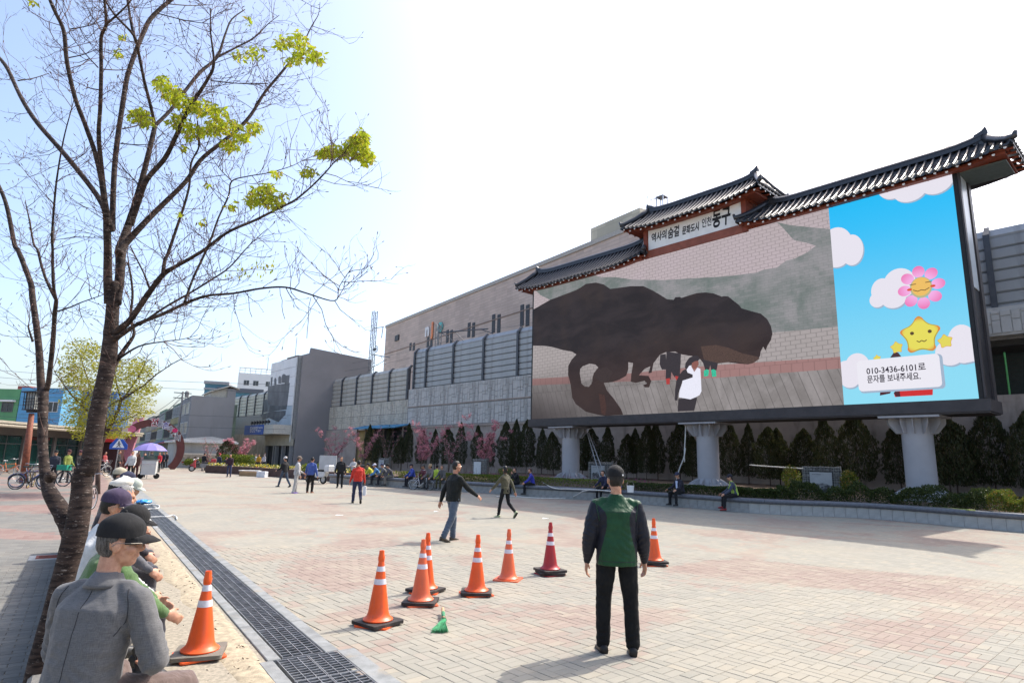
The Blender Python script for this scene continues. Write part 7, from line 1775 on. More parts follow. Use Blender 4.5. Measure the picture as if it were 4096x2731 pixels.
    if hat:
        hm = hatc if not isinstance(hatc, tuple) else cloth('hat_%02d%02d%02d' % tuple(int(c * 99) for c in hatc), hatc, weave=500, fold=.2)
        q = MB(); n = 28 if lv == 2 else 18; vs = []; fs = []; m = 8
        tilt = {'cap': .0, 'flat': .0, 'hat': 0}[hat]
        for i in range(m + 1):
            u = i / m
            for j in range(n):
                a = 2 * math.pi * j / n; ca, sa = math.cos(a), math.sin(a)
                if hat == 'cap': r_ = math.sin(min(1, u * 1.0) * math.pi / 2) ** .75; z = .118 * (1 - u) ** .55 * 1.0 + .028; r2_ = r_ * (1.06 - .03 * u)
                elif hat == 'hat': r_ = min(1, u * 2.2) ** .6; z = .135 * (1 - max(0, u - .25) / .75) + .03; r2_ = r_ * (.95 + .1 * u)
                else: r_ = math.sin(min(1, u * 1.05) * math.pi / 2) ** .6; z = .10 * (1 - u) ** .9 + .035 + (.012 * sa); r2_ = r_ * (1.22 - .20 * max(0, u - .6) / .4)
                vs.append(hp(ca * .084 * r2_, sa * .104 * r2_ - .010 + (.02 if hat == 'flat' else 0), z))
        for i in range(m):
            for j in range(n): a, b_ = i * n + j, i * n + (j + 1) % n; fs.append((a, b_, b_ + n, a + n))
        q.add(vs, fs); o = q.build('hat_crown', hm, t, smooth=True)
        q = MB(); vs = []; fs = []; nn = 12
        if hat == 'hat':
            for k in range(n):
                a = 2 * math.pi * k / n
                for rr_, z in ((1.0, .03), (1.55, .022), (1.55, .028), (1.0, .036)): vs.append(hp(math.cos(a) * .085 * rr_, math.sin(a) * .104 * rr_ - .01, z + .01 * abs(math.cos(a))))
            for k in range(n):
                for z in range(4): fs.append((k * 4 + z, k * 4 + (z + 1) % 4, ((k + 1) % n) * 4 + (z + 1) % 4, ((k + 1) % n) * 4 + z))
        else:
            L = .075 if hat == 'cap' else .035
            for k in range(nn + 1):
                a = R(18 + 144 * k / nn); w_ = math.sin((a - R(18)) / R(144) * math.pi) ** .55
                for rr_, z in ((0, .036), (.5, .034), (1.0, .022), (1.0, .027), (.5, .041), (0, .044)):
                    y0 = math.sin(a) * .104 - .010; vs.append(hp(math.cos(a) * (.086 - .012 * rr_), y0 + L * w_ * rr_, z - .018 * abs(math.cos(a)) ** 2 - .008 * rr_))
            for k in range(nn):
                for z in range(6): fs.append((k * 6 + z, k * 6 + (z + 1) % 6, (k + 1) * 6 + (z + 1) % 6, (k + 1) * 6 + z))
        q.add(vs, fs); q.build('hat_brim', hm, t, smooth=True)
        if hat == 'cap' and lv: q = MB(); q.ell(hp(0, -.01, .147), (.008 * s,) * 3, 8, 6); q.build('hat_button', hm, t)
    if glasses:
        mg = mat('glasses_metal', (.25, .23, .20), .3, metal=.9); q = MB()
        for sd in (-1, 1):
            c = (sd * .033, .100, .000); pts = [hp(c[0] + .025 * math.cos(a), c[1] - .004 * abs(math.cos(a)), c[2] + .019 * math.sin(a)) for a in [2 * math.pi * k / 16 for k in range(17)]]; q.tube(pts, .0014, 5, caps=False)
            q.tube([hp(sd * .058, .096, .006), hp(sd * .078, .05, .006), hp(sd * .083, -.01, .004), hp(sd * .080, -.03, -.012)], .0016, 5)
        q.tube([hp(-.009, .103, .004), hp(.009, .103, .004)], .0014, 5); q.build('glasses', mg, t)
        q = MB()
        for sd in (-1, 1): q.ell(hp(sd * .033, .099, .0), (.024 * s, .0006, .018 * s), 12, 6, rot=HR)
    t['J'] = 0; del t['J']; _used[label] = (t, J); return t
def cov_bag(t, p, m, w=.14, h=.3, name='bag'):
    q = MB(); q.prism([(-w, -h), (w, -h), (w * .9, 0), (w * .3, .02), (-w * .3, .02), (-w * .9, 0)], -.04, .04); o = q.build(name, m, loc=p); return o
def seam(T_, name, pts, m, r=.0022, d=Vector((0, 1, 0))):
    ob = [c for c in T_.children if c.name.startswith('jacket')][0]; out = []
    for p in pts:
        ok, loc, nr, ix = ob.ray_cast(Vector(p) - d * .5, d)
        if ok: out.append(loc + nr * r * .3)
    if len(out) > 2: q = MB(); q.tube(out, r, 5); q.build(name, m, T_, smooth=True)
FA = 57                                     # the way the bench row faces
# bench under the row of men
bp = at(530, 2500, 2.8)
bench = thing('bench', 'long low stone bench edge under the row of seated men', 'bench', (bp.x, bp.y, 0), RT)
m_bench = mat('bench_stone', (.16, .155, .145), .85, .2, 4, bump=.3, bscale=80)
for i in range(0, 9):
    q = MB(); q.bbox(-.36, -.12, -.6 + i * 1.2 + .005, .6 + i * 1.2 - .005, 0, .56 if i else .49, .02); q.build('stone_block', m_bench, bench)
def row(d, back=0.12): return st((bp.x, bp.y), -back, d)
# 1 nearest man
def suit_m():
    k = NT('grey_suiting'); o = k.obj(); x, y, z = k.sep(o)
    n1 = k.noise(k.scalev(o, (420, 420, 22)), 1, 2, .6); n2 = k.noise(k.scalev(o, (30, 30, 480)), 1, 2, .6); n3 = k.noise(o, 5, 4, .55)
    f = n1 * .5 + n2 * .5; c = k.mix(f.ss(.3, .7), (.066, .066, .069), (.138, .136, .136)); c = k.mix(n3.ss(.4, .7, 0, .25), c, (.10, .098, .10))
    k.col(c); k.bump(k.noise(k.scalev(o, (1, 1, .5)), 9, 3, .5, 1.0), .3, .02); k.b.inputs['Sheen Weight'].default_value = .2; return k.set(.72, 0, .3)
p1 = row(0, .16) * 1.165
t1 = person('man in grey suit jacket black cap and glasses seated nearest the camera', p1, 8, 1.78, 2, topm=suit_m(), bot=(.12, .082, .07), hat='cap', hatc=(.012, .012, .013), hair=m_gbh, seat=.50, glasses=True, lean=5, slump=10, twist=0, yaw=58, pitch=4, hips=(84, 80), knees=(88, 84), abd=(8, 26), sh=(14, 4), el=(80, 66), sab=(14, 22), ein=(50, 62), w=1.08, slim=1.0, slv=1.12, fold=.8)
T_, J_ = _used['man in grey suit jacket black cap and glasses seated nearest the camera']
# jacket collar fold, cuffs, seams
q = MB(); nk = J_['neck']; up_ = J_['up']; pts = []
for k in range(15):
    a = R(200 + 140 * (k / 14)) ; c = nk + Vector((math.cos(a) * .072, math.sin(a) * .072 - .006, -.012)); pts.append(c)
vs = []; fs = []
for k, c in enumerate(pts):
    out = (c - nk).normalized()
    for dr, dz in ((-.022, .045), (-.008, .052), (.022, .004), (.028, -.012), (.018, -.01)): vs.append(c + out * dr + up_ * dz)
for k in range(14):
    for z in range(5): fs.append((k * 5 + z, k * 5 + (z + 1) % 5, (k + 1) * 5 + (z + 1) % 5, (k + 1) * 5 + z))
q.add(vs, fs); o = q.build('jacket_collar', _mc.get('x') or bpy.data.materials['grey_suiting'], T_, smooth=True)
m_seam = mat('dark_seam', (.03, .03, .032), .9)
zs = [J_['neck'].z - .04 - .022 * k for k in range(22)]; seam(T_, 'back_seam', [(J_['neck'].x * .9, 0, z) for z in zs], m_seam, .0016)
for i, sd in ((0, -1), (1, 1)): sh = J_['sh%d' % i]; seam(T_, 'sleeve_seam', [(sh.x - sd * (.035 - .03 * math.sin(k * .28)), 0, sh.z + .055 - .018 * k) for k in range(12)], m_seam, .002)
person('man in white shirt and dark purple cap seated second in the row', row(2.55, .15), 40, 1.70, 1, top=(.62, .62, .60), bot=(.05, .05, .05), hat='cap', hatc=(.045, .03, .065), hair=m_hair, seat=.57, lean=4, slump=14, yaw=18, pitch=10, hips=(85, 85), knees=(88, 88), abd=(8, 8), sh=(24, 24), el=(30, 30), sab=(8, 8), glasses=True)
person('man in green jacket leaning forward with crossed arms beyond the black cap', row(1.85, .13), 50, 1.60, 1, top=(.075, .14, .045), bot=(.03, .03, .04), hat='cap', hatc=(.02, .02, .015), seat=.57, lean=10, slump=18, yaw=-10, pitch=12, hips=(86, 86), knees=(84, 84), abd=(10, 10), sh=(30, 26), el=(30, 34), sab=(14, 20), ein=(20, 24), slv=1.3)
person('bare headed man with cropped grey hair seated in the row', row(3.75, .02), 52, 1.66, 1, top=(.10, .10, .11), hair=m_ghair, seat=.57, lean=4, slump=12, yaw=0, pitch=4, hips=(85, 85), knees=(88, 88), sh=(26, 26), el=(26, 26))
person('man in bulging white flat cap seated in the row', row(4.75, .0), 48, 1.72, 1, top=(.03, .025, .03), hat='flat', hatc=(.66, .63, .55), seat=.57, lean=3, slump=10, yaw=10, hips=(85, 85), knees=(88, 88), sh=(26, 26), el=(26, 26))
person('man in pale green and white cap leaning forward in the row', row(6.7, -.05), 62, 1.66, 0, top=(.04, .035, .04), hat='cap', hatc=(.42, .46, .40), seat=.57, lean=16, slump=20, yaw=10, pitch=18, hips=(85, 85), knees=(88, 88), sh=(26, 26), el=(26, 26))
person('man in navy cap seated between the pale caps', row(7.6, -.15), 55, 1.68, 0, top=(.05, .05, .06), hat='cap', hatc=(.025, .028, .06), seat=.57, lean=8, slump=14, yaw=10, hips=(85, 85), knees=(88, 88), sh=(26, 26), el=(26, 26))
person('man in beige cap seated farthest back beside the tree trunk', row(9.2, -.15), 50, 1.70, 0, top=(.10, .08, .06), hat='cap', hatc=(.36, .32, .23), seat=.57, lean=5, slump=12, yaw=12, hips=(85, 85), knees=(88, 88), sh=(26, 26), el=(26, 26))
# 9 man in green and navy jacket
def cls_green(c):
    ax = np.abs(c[:, 0]); z = c[:, 2]
    zt = np.array([.70, .84, .93, 1.02, 1.12, 1.22, 1.28, 1.325, 1.36, 1.6]); xb = np.array([.205, .182, .160, .135, .112, .105, .125, .17, .235, .5])
    b = np.interp(z, zt, xb); return (ax > b).astype(int)
m_gj = cloth('green_shell_cloth', (.006, .052, .017), rough=.5, sheen=.1, fold=.3); m_nj = cloth('navy_shell_cloth', (.008, .009, .016), rough=.5, sheen=.1, fold=.3)
g9 = gp(2470, 2608)
person('man in green and navy jacket and black cap standing with his back to the camera', (g9.x, g9.y, 0), 1, 1.715, 2, topm=m_gj, classify=(cls_green, [m_nj]), botm=cloth('black_slacks', (.006, .006, .006), rough=.9), shoe=(.014, .012, .011), hat='cap', hatc=(.014, .014, .015), hair=m_hair, hips=(2, -3), knees=(3, 3), abd=(4.5, 4.5), sh=(-6, -2), el=(16, 18), sab=(13, 12), ein=(8, 6), lean=3, yaw=-4, slim=1.14, slv=1.28, w=1.10, coat=.06, fold=1.0)
T_, J_ = _used['man in green and navy jacket and black cap standing with his back to the camera']
hc = J_['head']; HR = J_['HR']
for i, sd in ((0, -1), (1, 1)): sh = J_['sh%d' % i]; seam(T_, 'piping', [(sh.x + sd * (.012 - .004 * k), 0, sh.z + .045 - .02 * k) for k in range(10)], m_gj, .0035)
seam(T_, 'hem', [(-.19 + .02 * k, 0, J_['pel'].z - .085) for k in range(20)], m_seam, .0025); seam(T_, 'yoke_seam', [(-.14 + .02 * k, 0, J_['neck'].z - .13) for k in range(15)], m_seam, .0014)
q = MB(); q.M = Matrix.Translation(hc + HR @ Vector((.052, -.092, .045))) @ Matrix.Rotation(R(32), 4, 'Z'); q.box(-.008, .008, -.006, .002, -.008, .008); q.build('cap_badge', m_white, T_)
# 10 walking man
g = gp(1806, 2163)
person('man in black sweater and grey jeans walking across the plaza', (g.x, g.y, 0), 52, 1.71, 2, top=(.010, .012, .011), botm=cloth('faded_jeans', (.075, .10, .135), weave=300), shoe=(.06, .045, .03), hair=m_hair, hips=(14, -12), knees=(14, 16), abd=(3, 3), sh=(-24, 40), el=(14, 14), sab=(12, 14), lean=4, yaw=14, foot=(4, 14), slim=1.12, w=1.06, collar=False, glasses=True)
# 11 woman
g = gp(2018, 2069)
wm = person('woman in olive jacket black leggings and yellow green trainers walking', (g.x, g.y, 0), -48, 1.58, 1, top=(.085, .078, .045), botm=cloth('black_leggings', (.008, .008, .009)), shoe=(.36, .40, .22), hips=(16, -10), knees=(6, 38), abd=(1, 1), sh=(34, -26), el=(10, 10), sab=(14, 14), foot=(0, 48), slim=.9, w=.92, coat=.05, long_hair=True, lean=2, yaw=30)
# 12 red jacket
g = gp(1425, 2012)
rd = person('man in bright red jacket and navy trousers walking away', (g.x, g.y, 0), -18, 1.60, 1, top=(.52, .030, .016), bot=(.025, .032, .07), shoe=(.02, .02, .02), hips=(12, -10), knees=(8, 34), sh=(10, 4), el=(16, 14), sab=(12, 12), foot=(0, 40), slim=1.08, coat=-.02)
bagm = mat('white_plastic_bag', (.65, .65, .66), .5, .08, 9)
g_ = g + Vector((.30, -.1, .62)); o = cov_bag(None, tuple(g_), bagm, .06, .32, 'plastic_bag'); tag(o, 'white plastic bag hanging from the hand of the man in red', 'bag')
# 13 - 17
g = gp(1238, 1970); person('man in blue shirt and black trousers with ochre knee patches', (g.x, g.y, 0), 8, 1.64, 1, top=(.05, .09, .30), bot=(.012, .010, .010), shoe=(.2, .08, .05), hips=(2, -2), knees=(3, 3), sh=(-4, 2), el=(14, 10), sab=(14, 12), slim=1.1, w=1.05, classify=None)
g = gp(1180, 1972); person('person in pale grey hooded tracksuit and orange brimmed cap', (g.x, g.y, 0), 70, 1.66, 1, top=(.42, .41, .40), bot=(.40, .385, .37), shoe=(.25, .16, .42), hat='cap', hatc=(.16, .12, .09), hips=(2, -4), knees=(4, 4), sh=(10, 4), el=(50, 16), sab=(8, 8), slim=1.06, lean=5)
g = gp(1133, 1947); person('man in black jacket jeans and white cap walking left', (g.x, g.y, 0), -62, 1.64, 1, top=(.018, .018, .02), bot=(.045, .065, .10), hat='cap', hatc=(.55, .52, .50), hips=(20, -16), knees=(6, 20), sh=(16, -10), el=(50, 40), sab=(8, 8), foot=(-6, 20))
g = gp(1357, 1951); person('man dressed all in black walking towards the camera', (g.x, g.y, 0), 172, 1.70, 1, top=(.012, .012, .012), bot=(.014, .014, .015), hips=(8, -8), knees=(6, 14), sh=(-8, 12), el=(14, 12), sab=(10, 10), slim=1.06)
g = gp(1410, 1932); person('person in white jacket and black vest standing behind the man in red', (g.x, g.y, 0), 200, 1.62, 0, top=(.50, .48, .46), bot=(.012, .012, .014), sh=(30, 30), el=(70, 70), sab=(8, 8))
# people seated on the wall
def on_wall(px, inset=-.10):
    r = ray(px, 1960); best = min(range(2, len(WC) - 2), key=lambda i: abs(WC[i].x / WC[i].y - r.x / r.y)); p = WC[best]; d = (WC[best + 1] - WC[best - 1]).normalized(); nn = Vector((-d.y, d.x, 0)); az_ = math.degrees(math.atan2(-nn.x, -nn.y)); return p + nn * (.10 + inset + .08), az_
SITS = dict(seat=.53, hips=(82, 82), knees=(80, 82), sh=(28, 28), el=(30, 30), sab=(10, 10), slump=16, lean=6)
def sit(px, label, dz_=0, **k):
    p, a = on_wall(px); kk = dict(SITS); kk.update(k); az_ = a + dz_; return person(label, (p.x, p.y, 0), az_, kk.pop('H', 1.62), kk.pop('lv', 0), **kk)
sit(1482, 'seated man in bright yellow jacket and dark cap reading', top=(.50, .50, .04), bot=(.03, .03, .04), hat='cap', hatc=(.02, .02, .03), dz_=60, lean=20)
sit(1512, 'seated man in white cap and blue vest bending forward', top=(.06, .20, .42), bot=(.02, .02, .025), hat='cap', hatc=(.5, .5, .58), dz_=40, lean=22)
sit(1532, 'seated man in navy cap and grey jacket beside the white cap', top=(.10, .105, .12), bot=(.02, .02, .025), hat='cap', hatc=(.03, .04, .09), dz_=35, lean=16)
sit(1562, 'seated man in dark grey jacket hunched on the wall end', top=(.07, .065, .075), bot=(.18, .17, .15), hat='cap', hatc=(.02, .02, .02), dz_=30, lean=22)
sit(1644, 'seated man in royal blue jacket left of the white bicycle', top=(.025, .055, .32), bot=(.02, .02, .025), hat='cap', hatc=(.015, .015, .03), dz_=20, lv=1)
sit(1688, 'seated man in maroon jacket behind the white bicycle', top=(.11, .025, .035), bot=(.03, .025, .03), hat='cap', hatc=(.08, .075, .07), lv=1, yaw=20)
sit(1716, 'seated man in straw coloured hat and grey jacket', top=(.16, .14, .14), bot=(.05, .05, .05), hat='hat', hatc=(.40, .28, .16), lv=1, yaw=30)
sit(1738, 'seated person in lime green jacket seen from behind', top=(.36, .48, .05), bot=(.03, .04, .03), hat='cap', hatc=(.03, .03, .03), dz_=150, lv=1)
sit(1768, 'seated person half hidden behind the walking man in black', top=(.08, .08, .08), bot=(.05, .05, .02))
sit(2070, 'seated man in black suit resting his chin on his hand', top=(.012, .013, .02), bot=(.014, .014, .02), dz_=25, lv=1, sh=(45, 40), el=(115, 50), ein=(20, 0))
sit(2125, 'seated woman in cobalt blue coat facing left', top=(.030, .035, .30), bot=(.012, .012, .015), dz_=55, lv=1, hair=mat('auburn_hair', (.05, .012, .01), .5), H=1.58, coat=.06)
sit(2418, 'seated person in dark navy jacket hidden behind the standing man', top=(.02, .022, .05), bot=(.02, .02, .02), dz_=10)
sit(2476, 'seated person in blue cap and violet blue sleeves behind the standing man', top=(.06, .06, .18), bot=(.03, .03, .04), hat='cap', hatc=(.10, .22, .50), dz_=0)
sit(2727, 'seated man in dark suit and white shirt facing the camera', top=(.022, .020, .030), bot=(.014, .012, .014), dz_=25, lv=1, hat='cap', hatc=(.03, .03, .06), H=1.68, hips=(80, 80), abd=(14, 14), sh=(28, 28), el=(40, 40), slim=1.1)
T_, J_ = _used['seated man in dark suit and white shirt facing the camera']
c = J_['chest'] + J_['fwd'] * .128; q = MB(); q.prism([(-.045, -.16), (.045, -.16), (.065, .14), (-.05, .14)], c.y - .0, c.y + .022); q.v = [(x + c.x, y, z + c.z) for x, y, z in q.v]; q.build('shirt_front', mat('pale_blue_shirt', (.50, .55, .72), .7), T_)
def cls_lime(c): return ((np.abs(c[:, 0]) > .155) & (c[:, 2] < 1.08) | (c[:, 2] > 1.02) & (c[:, 2] < 1.10) & (np.abs(c[:, 0]) > .05)).astype(int)
sit(2940, 'seated man in lime green and slate jacket with red trainers facing left', topm=cloth('lime_shell', (.32, .46, .05), rough=.6), classify=(cls_lime, [cloth('slate_shell', (.045, .055, .085), rough=.6)]), bot=(.014, .014, .018), shoe=(.28, .02, .025), dz_=55, lv=1, hat='cap', hatc=(.02, .02, .03), H=1.68, hips=(76, 84), knees=(70, 80), abd=(12, 8), lean=8)
# far people
def far(px, py, label, az_, top, bot=(.02, .02, .025), Y=None, seat=None, **k):
    g = gp(px, py) if Y is None else at(px, 1850, Y); pos = (g.x, g.y, k.pop('z', 0)); kk = dict(hips=(6, -6), knees=(6, 8), sh=(8, 8), el=(30, 30), sab=(8, 8))
    if seat is not None: kk.update(hips=(84, 84), knees=(84, 84), sh=(40, 40), el=(50, 50), slump=18, lean=10)
    kk.update(k); return person(label, pos, az_, kk.pop('H', 1.66), 0, top=top, bot=bot, seat=seat, **kk)
far(465, 1893, 'man in black jacket standing beside the blue crossing sign', 80, (.02, .02, .02), H=1.7)
far(517, 1921, 'man in open white jacket and black trousers near the purple umbrella', 175, (.52, .52, .50), (.01, .01, .01), H=1.72, abd=(6, 6))
far(537, 1914, 'person in brown coat half behind the man in white', 170, (.10, .045, .03), (.08, .02, .02), H=1.6)
far(568, 1908, 'vendor in pink and black standing under the purple umbrella', 150, (.35, .20, .19), (.02, .02, .03), H=1.6)
far(630, 1888, 'man in vivid red jacket walking out of the market arch', 180, (.50, .02, .03), (.02, .02, .02))
far(648, 1874, 'man in dark blue coat under the market arch', 180, (.03, .035, .06)); far(660, 1871, 'person in black coat at the right foot of the arch', 170, (.02, .02, .025))
far(600, 1866, 'distant shopper in grey inside the arch', 0, (.10, .09, .09)); far(548, 1862, 'distant shopper in brown beside the pillar', 20, (.12, .06, .04))
far(712, 1868, 'seated man in grey jacket leftmost before the low shop', 160, (.14, .14, .15), seat=.42); far(724, 1866, 'seated woman in patterned blouse before the low shop', 165, (.25, .22, .26), seat=.42); far(743, 1860, 'seated person in purple before the low shop', 180, (.10, .03, .12), seat=.42)
far(781, 1872, 'seated man in maroon top beside the low bush', 190, (.11, .02, .03), seat=.35, hat='cap', hatc=(.02, .02, .02)); far(793, 1876, 'person in white cap sitting on the ground sheet', 210, (.06, .06, .06), seat=.3, hat='cap', hatc=(.5, .5, .5))
far(810, 1883, 'man in black jacket and pale trousers by the planter corner', 10, (.02, .018, .018), (.28, .25, .24)); far(829, 1880, 'person in dark red beside the planter corner', 200, (.2, .03, .04), seat=.4)
far(870, 1890, 'man in dark navy jacket and red cap by the planter', 20, (.03, .035, .06), (.03, .035, .06), hat='cap', hatc=(.35, .02, .03)); far(892, 1886, 'person in black leaning on the planter', 30, (.02, .02, .02), seat=.5)
far(914, 1907, 'man in black vest and navy trousers standing before the flowers', 170, (.04, .02, .03), (.035, .045, .10))
far(1004, 1866, 'woman in teal by the station door', 150, (.03, .18, .26), Y=66); far(1020, 1866, 'person in white shirt by the station door', 160, (.5, .5, .52), Y=67)
far(1034, 1866, 'woman in mustard coat by the station door', 170, (.42, .24, .02), Y=65); far(1056, 1866, 'woman in pale floral blouse raising her arm by the station door', 200, (.45, .45, .5), Y=66, sh=(120, 20), el=(60, 20))
far(1044, 1897, 'person in orange rain jacket crouching beside the cartons', 120, (.60, .22, .02), (.02, .02, .02), seat=.22, lean=35, H=1.55); far(1026, 1896, 'person in red jacket crouching beside the cartons', 200, (.40, .03, .05), (.03, .02, .02), seat=.22, lean=30, H=1.5)
far(205, 1938, 'man in dark quilted jacket and black cap beside the bicycles', 160, (.03, .035, .05), hat='cap', hatc=(.015, .015, .015), H=1.66); far(256, 1930, 'man in lime and black jacket and dark red cap behind the bicycles', 100, (.16, .20, .03), hat='cap', hatc=(.06, .015, .02), H=1.7, slim=.95)
far(303, 1928, 'man in black jacket and maroon cap behind the green crate', 100, (.02, .018, .02), hat='cap', hatc=(.07, .02, .03), H=1.68); far(410, 1890, 'person in dark red jacket in front of the red shop', 90, (.28, .03, .03), H=1.6)
# ================================================================== SMALL THINGS
def cone_m(name, c, dirt_=.25): return mat(name, c, .42, .08, 5, dirt=(tuple(k * .5 + .06 for k in c), 9, dirt_ + .35), spec=.4)
m_or = cone_m('traffic_orange', (.80, .105, .018)); m_or2 = cone_m('faded_orange', (.72, .14, .055)); m_mrn = cone_m('maroon_cone', (.36, .022, .028)); m_blk = mat('black_rubber', (.035, .03, .028), .75, .3, 12, bump=.3, bscale=90, dirt=((.16, .13, .10), 7, .5)); m_refl = mat('reflective_band', (.66, .64, .68), .35, .08, 30)
m_dirtyr = mat('dusty_rubber', (.16, .145, .12), .85, .2, 12, bump=.3, bscale=90)
def rsq(h, r, n=4):
    P = []
    for cx, cy, a0 in ((h - r, h - r, 0), (-h + r, h - r, 90), (-h + r, -h + r, 180), (h - r, -h + r, 270)):
        for i in range(n + 1): a = R(a0 + 90 * i / n); P.append((cx + r * math.cos(a), cy + r * math.sin(a)))
    return P
def cone(label, px, py, m, blocks=1, rot=0, H=.70, base=True, under=True, mb=None):
    g = gp(px, py); t = thing('traffic_cone', label, 'traffic cone', (g.x, g.y, 0), rot, 'traffic cones on the plaza'); z = 0.0
    if under:
        q = MB(); q.prism(rsq(.185, .03), z, z + .016, 'z'); o = q.build('under_plate', m, t); o.rotation_euler = (0, 0, R(14)); z += .017
    for b_ in range(blocks):
        q = MB(); q.prism(rsq(.20, .03), z, z + .032, 'z'); o = q.build('weight', mb or m_blk, t); o.rotation_euler = (U(-.02, .02), U(-.02, .02), R(-8 + b_ * 18)); z += .033
        q = MB(); q.lathe([(.155, z), (.155, z + .004)], 24); q.build('weight_rim', mb or m_blk, t)
    if base: q = MB(); q.prism(rsq(.19, .03), z, z + .018, 'z'); q.build('flange', m, t); z += .018
    q = MB(); q.lathe([(.155, z), (.158, z + .012), (.135, z + .03), (.12, z + .045), (.108, z + .08)] + [(.108 - (.108 - .030) * k / 8, z + .08 + (H - .11 - .08) * k / 8) for k in range(1, 9)] + [(.034, z + H - .105), (.036, z + H - .07), (.029, z + H - .04), (.026, z + H), (.019, z + H), (.019, z + H - .03)], 28)
    o = q.build('cone_body', m, t); smooth_by_angle(o, 40)
    def rad(h): k = max(0, (h - .08) / (H - .19)); return .108 - (.078) * k
    for a, b_ in ((.36, .415), (.49, .54)):
        q = MB(); q.lathe([(rad(a) + .0018, z + a), (rad(b_) + .0018, z + b_)], 28, caps=False); q.build('reflective_band', m_refl, t, smooth=True)
    return t
cone('orange cone on a dusty slab beside the seated man in grey', 797, 2622, m_or, 1, R(25), mb=m_dirtyr, base=False, H=.655)
cone('orange cone nearest the drain in the group on the plaza', 1510, 2497, m_or, 1, R(-30), base=False)
cone('orange cone with twisted slabs just left of the broom handle', 1682, 2414, m_or2, 1, R(5), base=False)
cone('orange cone partly hidden behind the cone beside the broom', 1702, 2366, m_or, 1, R(-20), base=False)
cone('orange cone with a torn lower white band in the middle of the group', 1905, 2376, m_or, 1, R(10), base=False)
cone('faded orange cone standing on its own flange without a black slab', 2032, 2317, m_or2, 0, R(-15), under=False)
cone('dark red cone on two stacked black slabs', 2200, 2296, m_mrn, 2, R(20), base=False)
cone('orange cone half hidden behind the man in the green jacket', 2618, 2258, m_or, 2, R(-5), base=False)
# broom
a, j, e_ = gp(1769, 2412, .07), gp(1775, 2478, .04), gp(1752, 2540, .01)
br = thing('broom', 'short green bristled broom lying on the paving among the cones', 'broom', tuple(j)); a -= j; e_ -= j
a = a.normalized() * .42; e_ = e_.normalized() * .36
m_wd = mat('worn_wood', (.42, .29, .17), .75, .25, 9, stretch=(1, 1, .2)); m_gt = mat('green_tape', (.04, .22, .10), .5)
q = MB(); q.tube([-a * .08, a], [.019, .018], 8); q.build('handle', m_wd, br, smooth=True)
q = MB(); q.tube([a * .2, a * .62], .021, 8); q.build('grip_tape', m_gt, br, smooth=True)
q = MB(); side = e_.cross(Vector((0, 0, 1))).normalized()
for i in range(420):
    u, v_ = U(-1, 1), U(-1, 1); p0 = side * u * .022 + Vector((0, 0, v_ * .018)); p2 = e_ * U(.82, 1.05) + side * (u * .085 + U(-.01, .01)) + Vector((0, 0, v_ * .03 - .01)); q.tube([p0 - e_ * .05, p0 * 1.3 + e_ * .3, p2], .0016, 3, caps=False)
o = q.build('bristles', mat('green_bristles', (.03, .24, .10), .6, .5, 30), br); o['kind'] = 'stuff'
q = MB(); q.tube([-e_ * .12, e_ * .02], [.016, .032], 10); q.build('collar', m_gt, br)

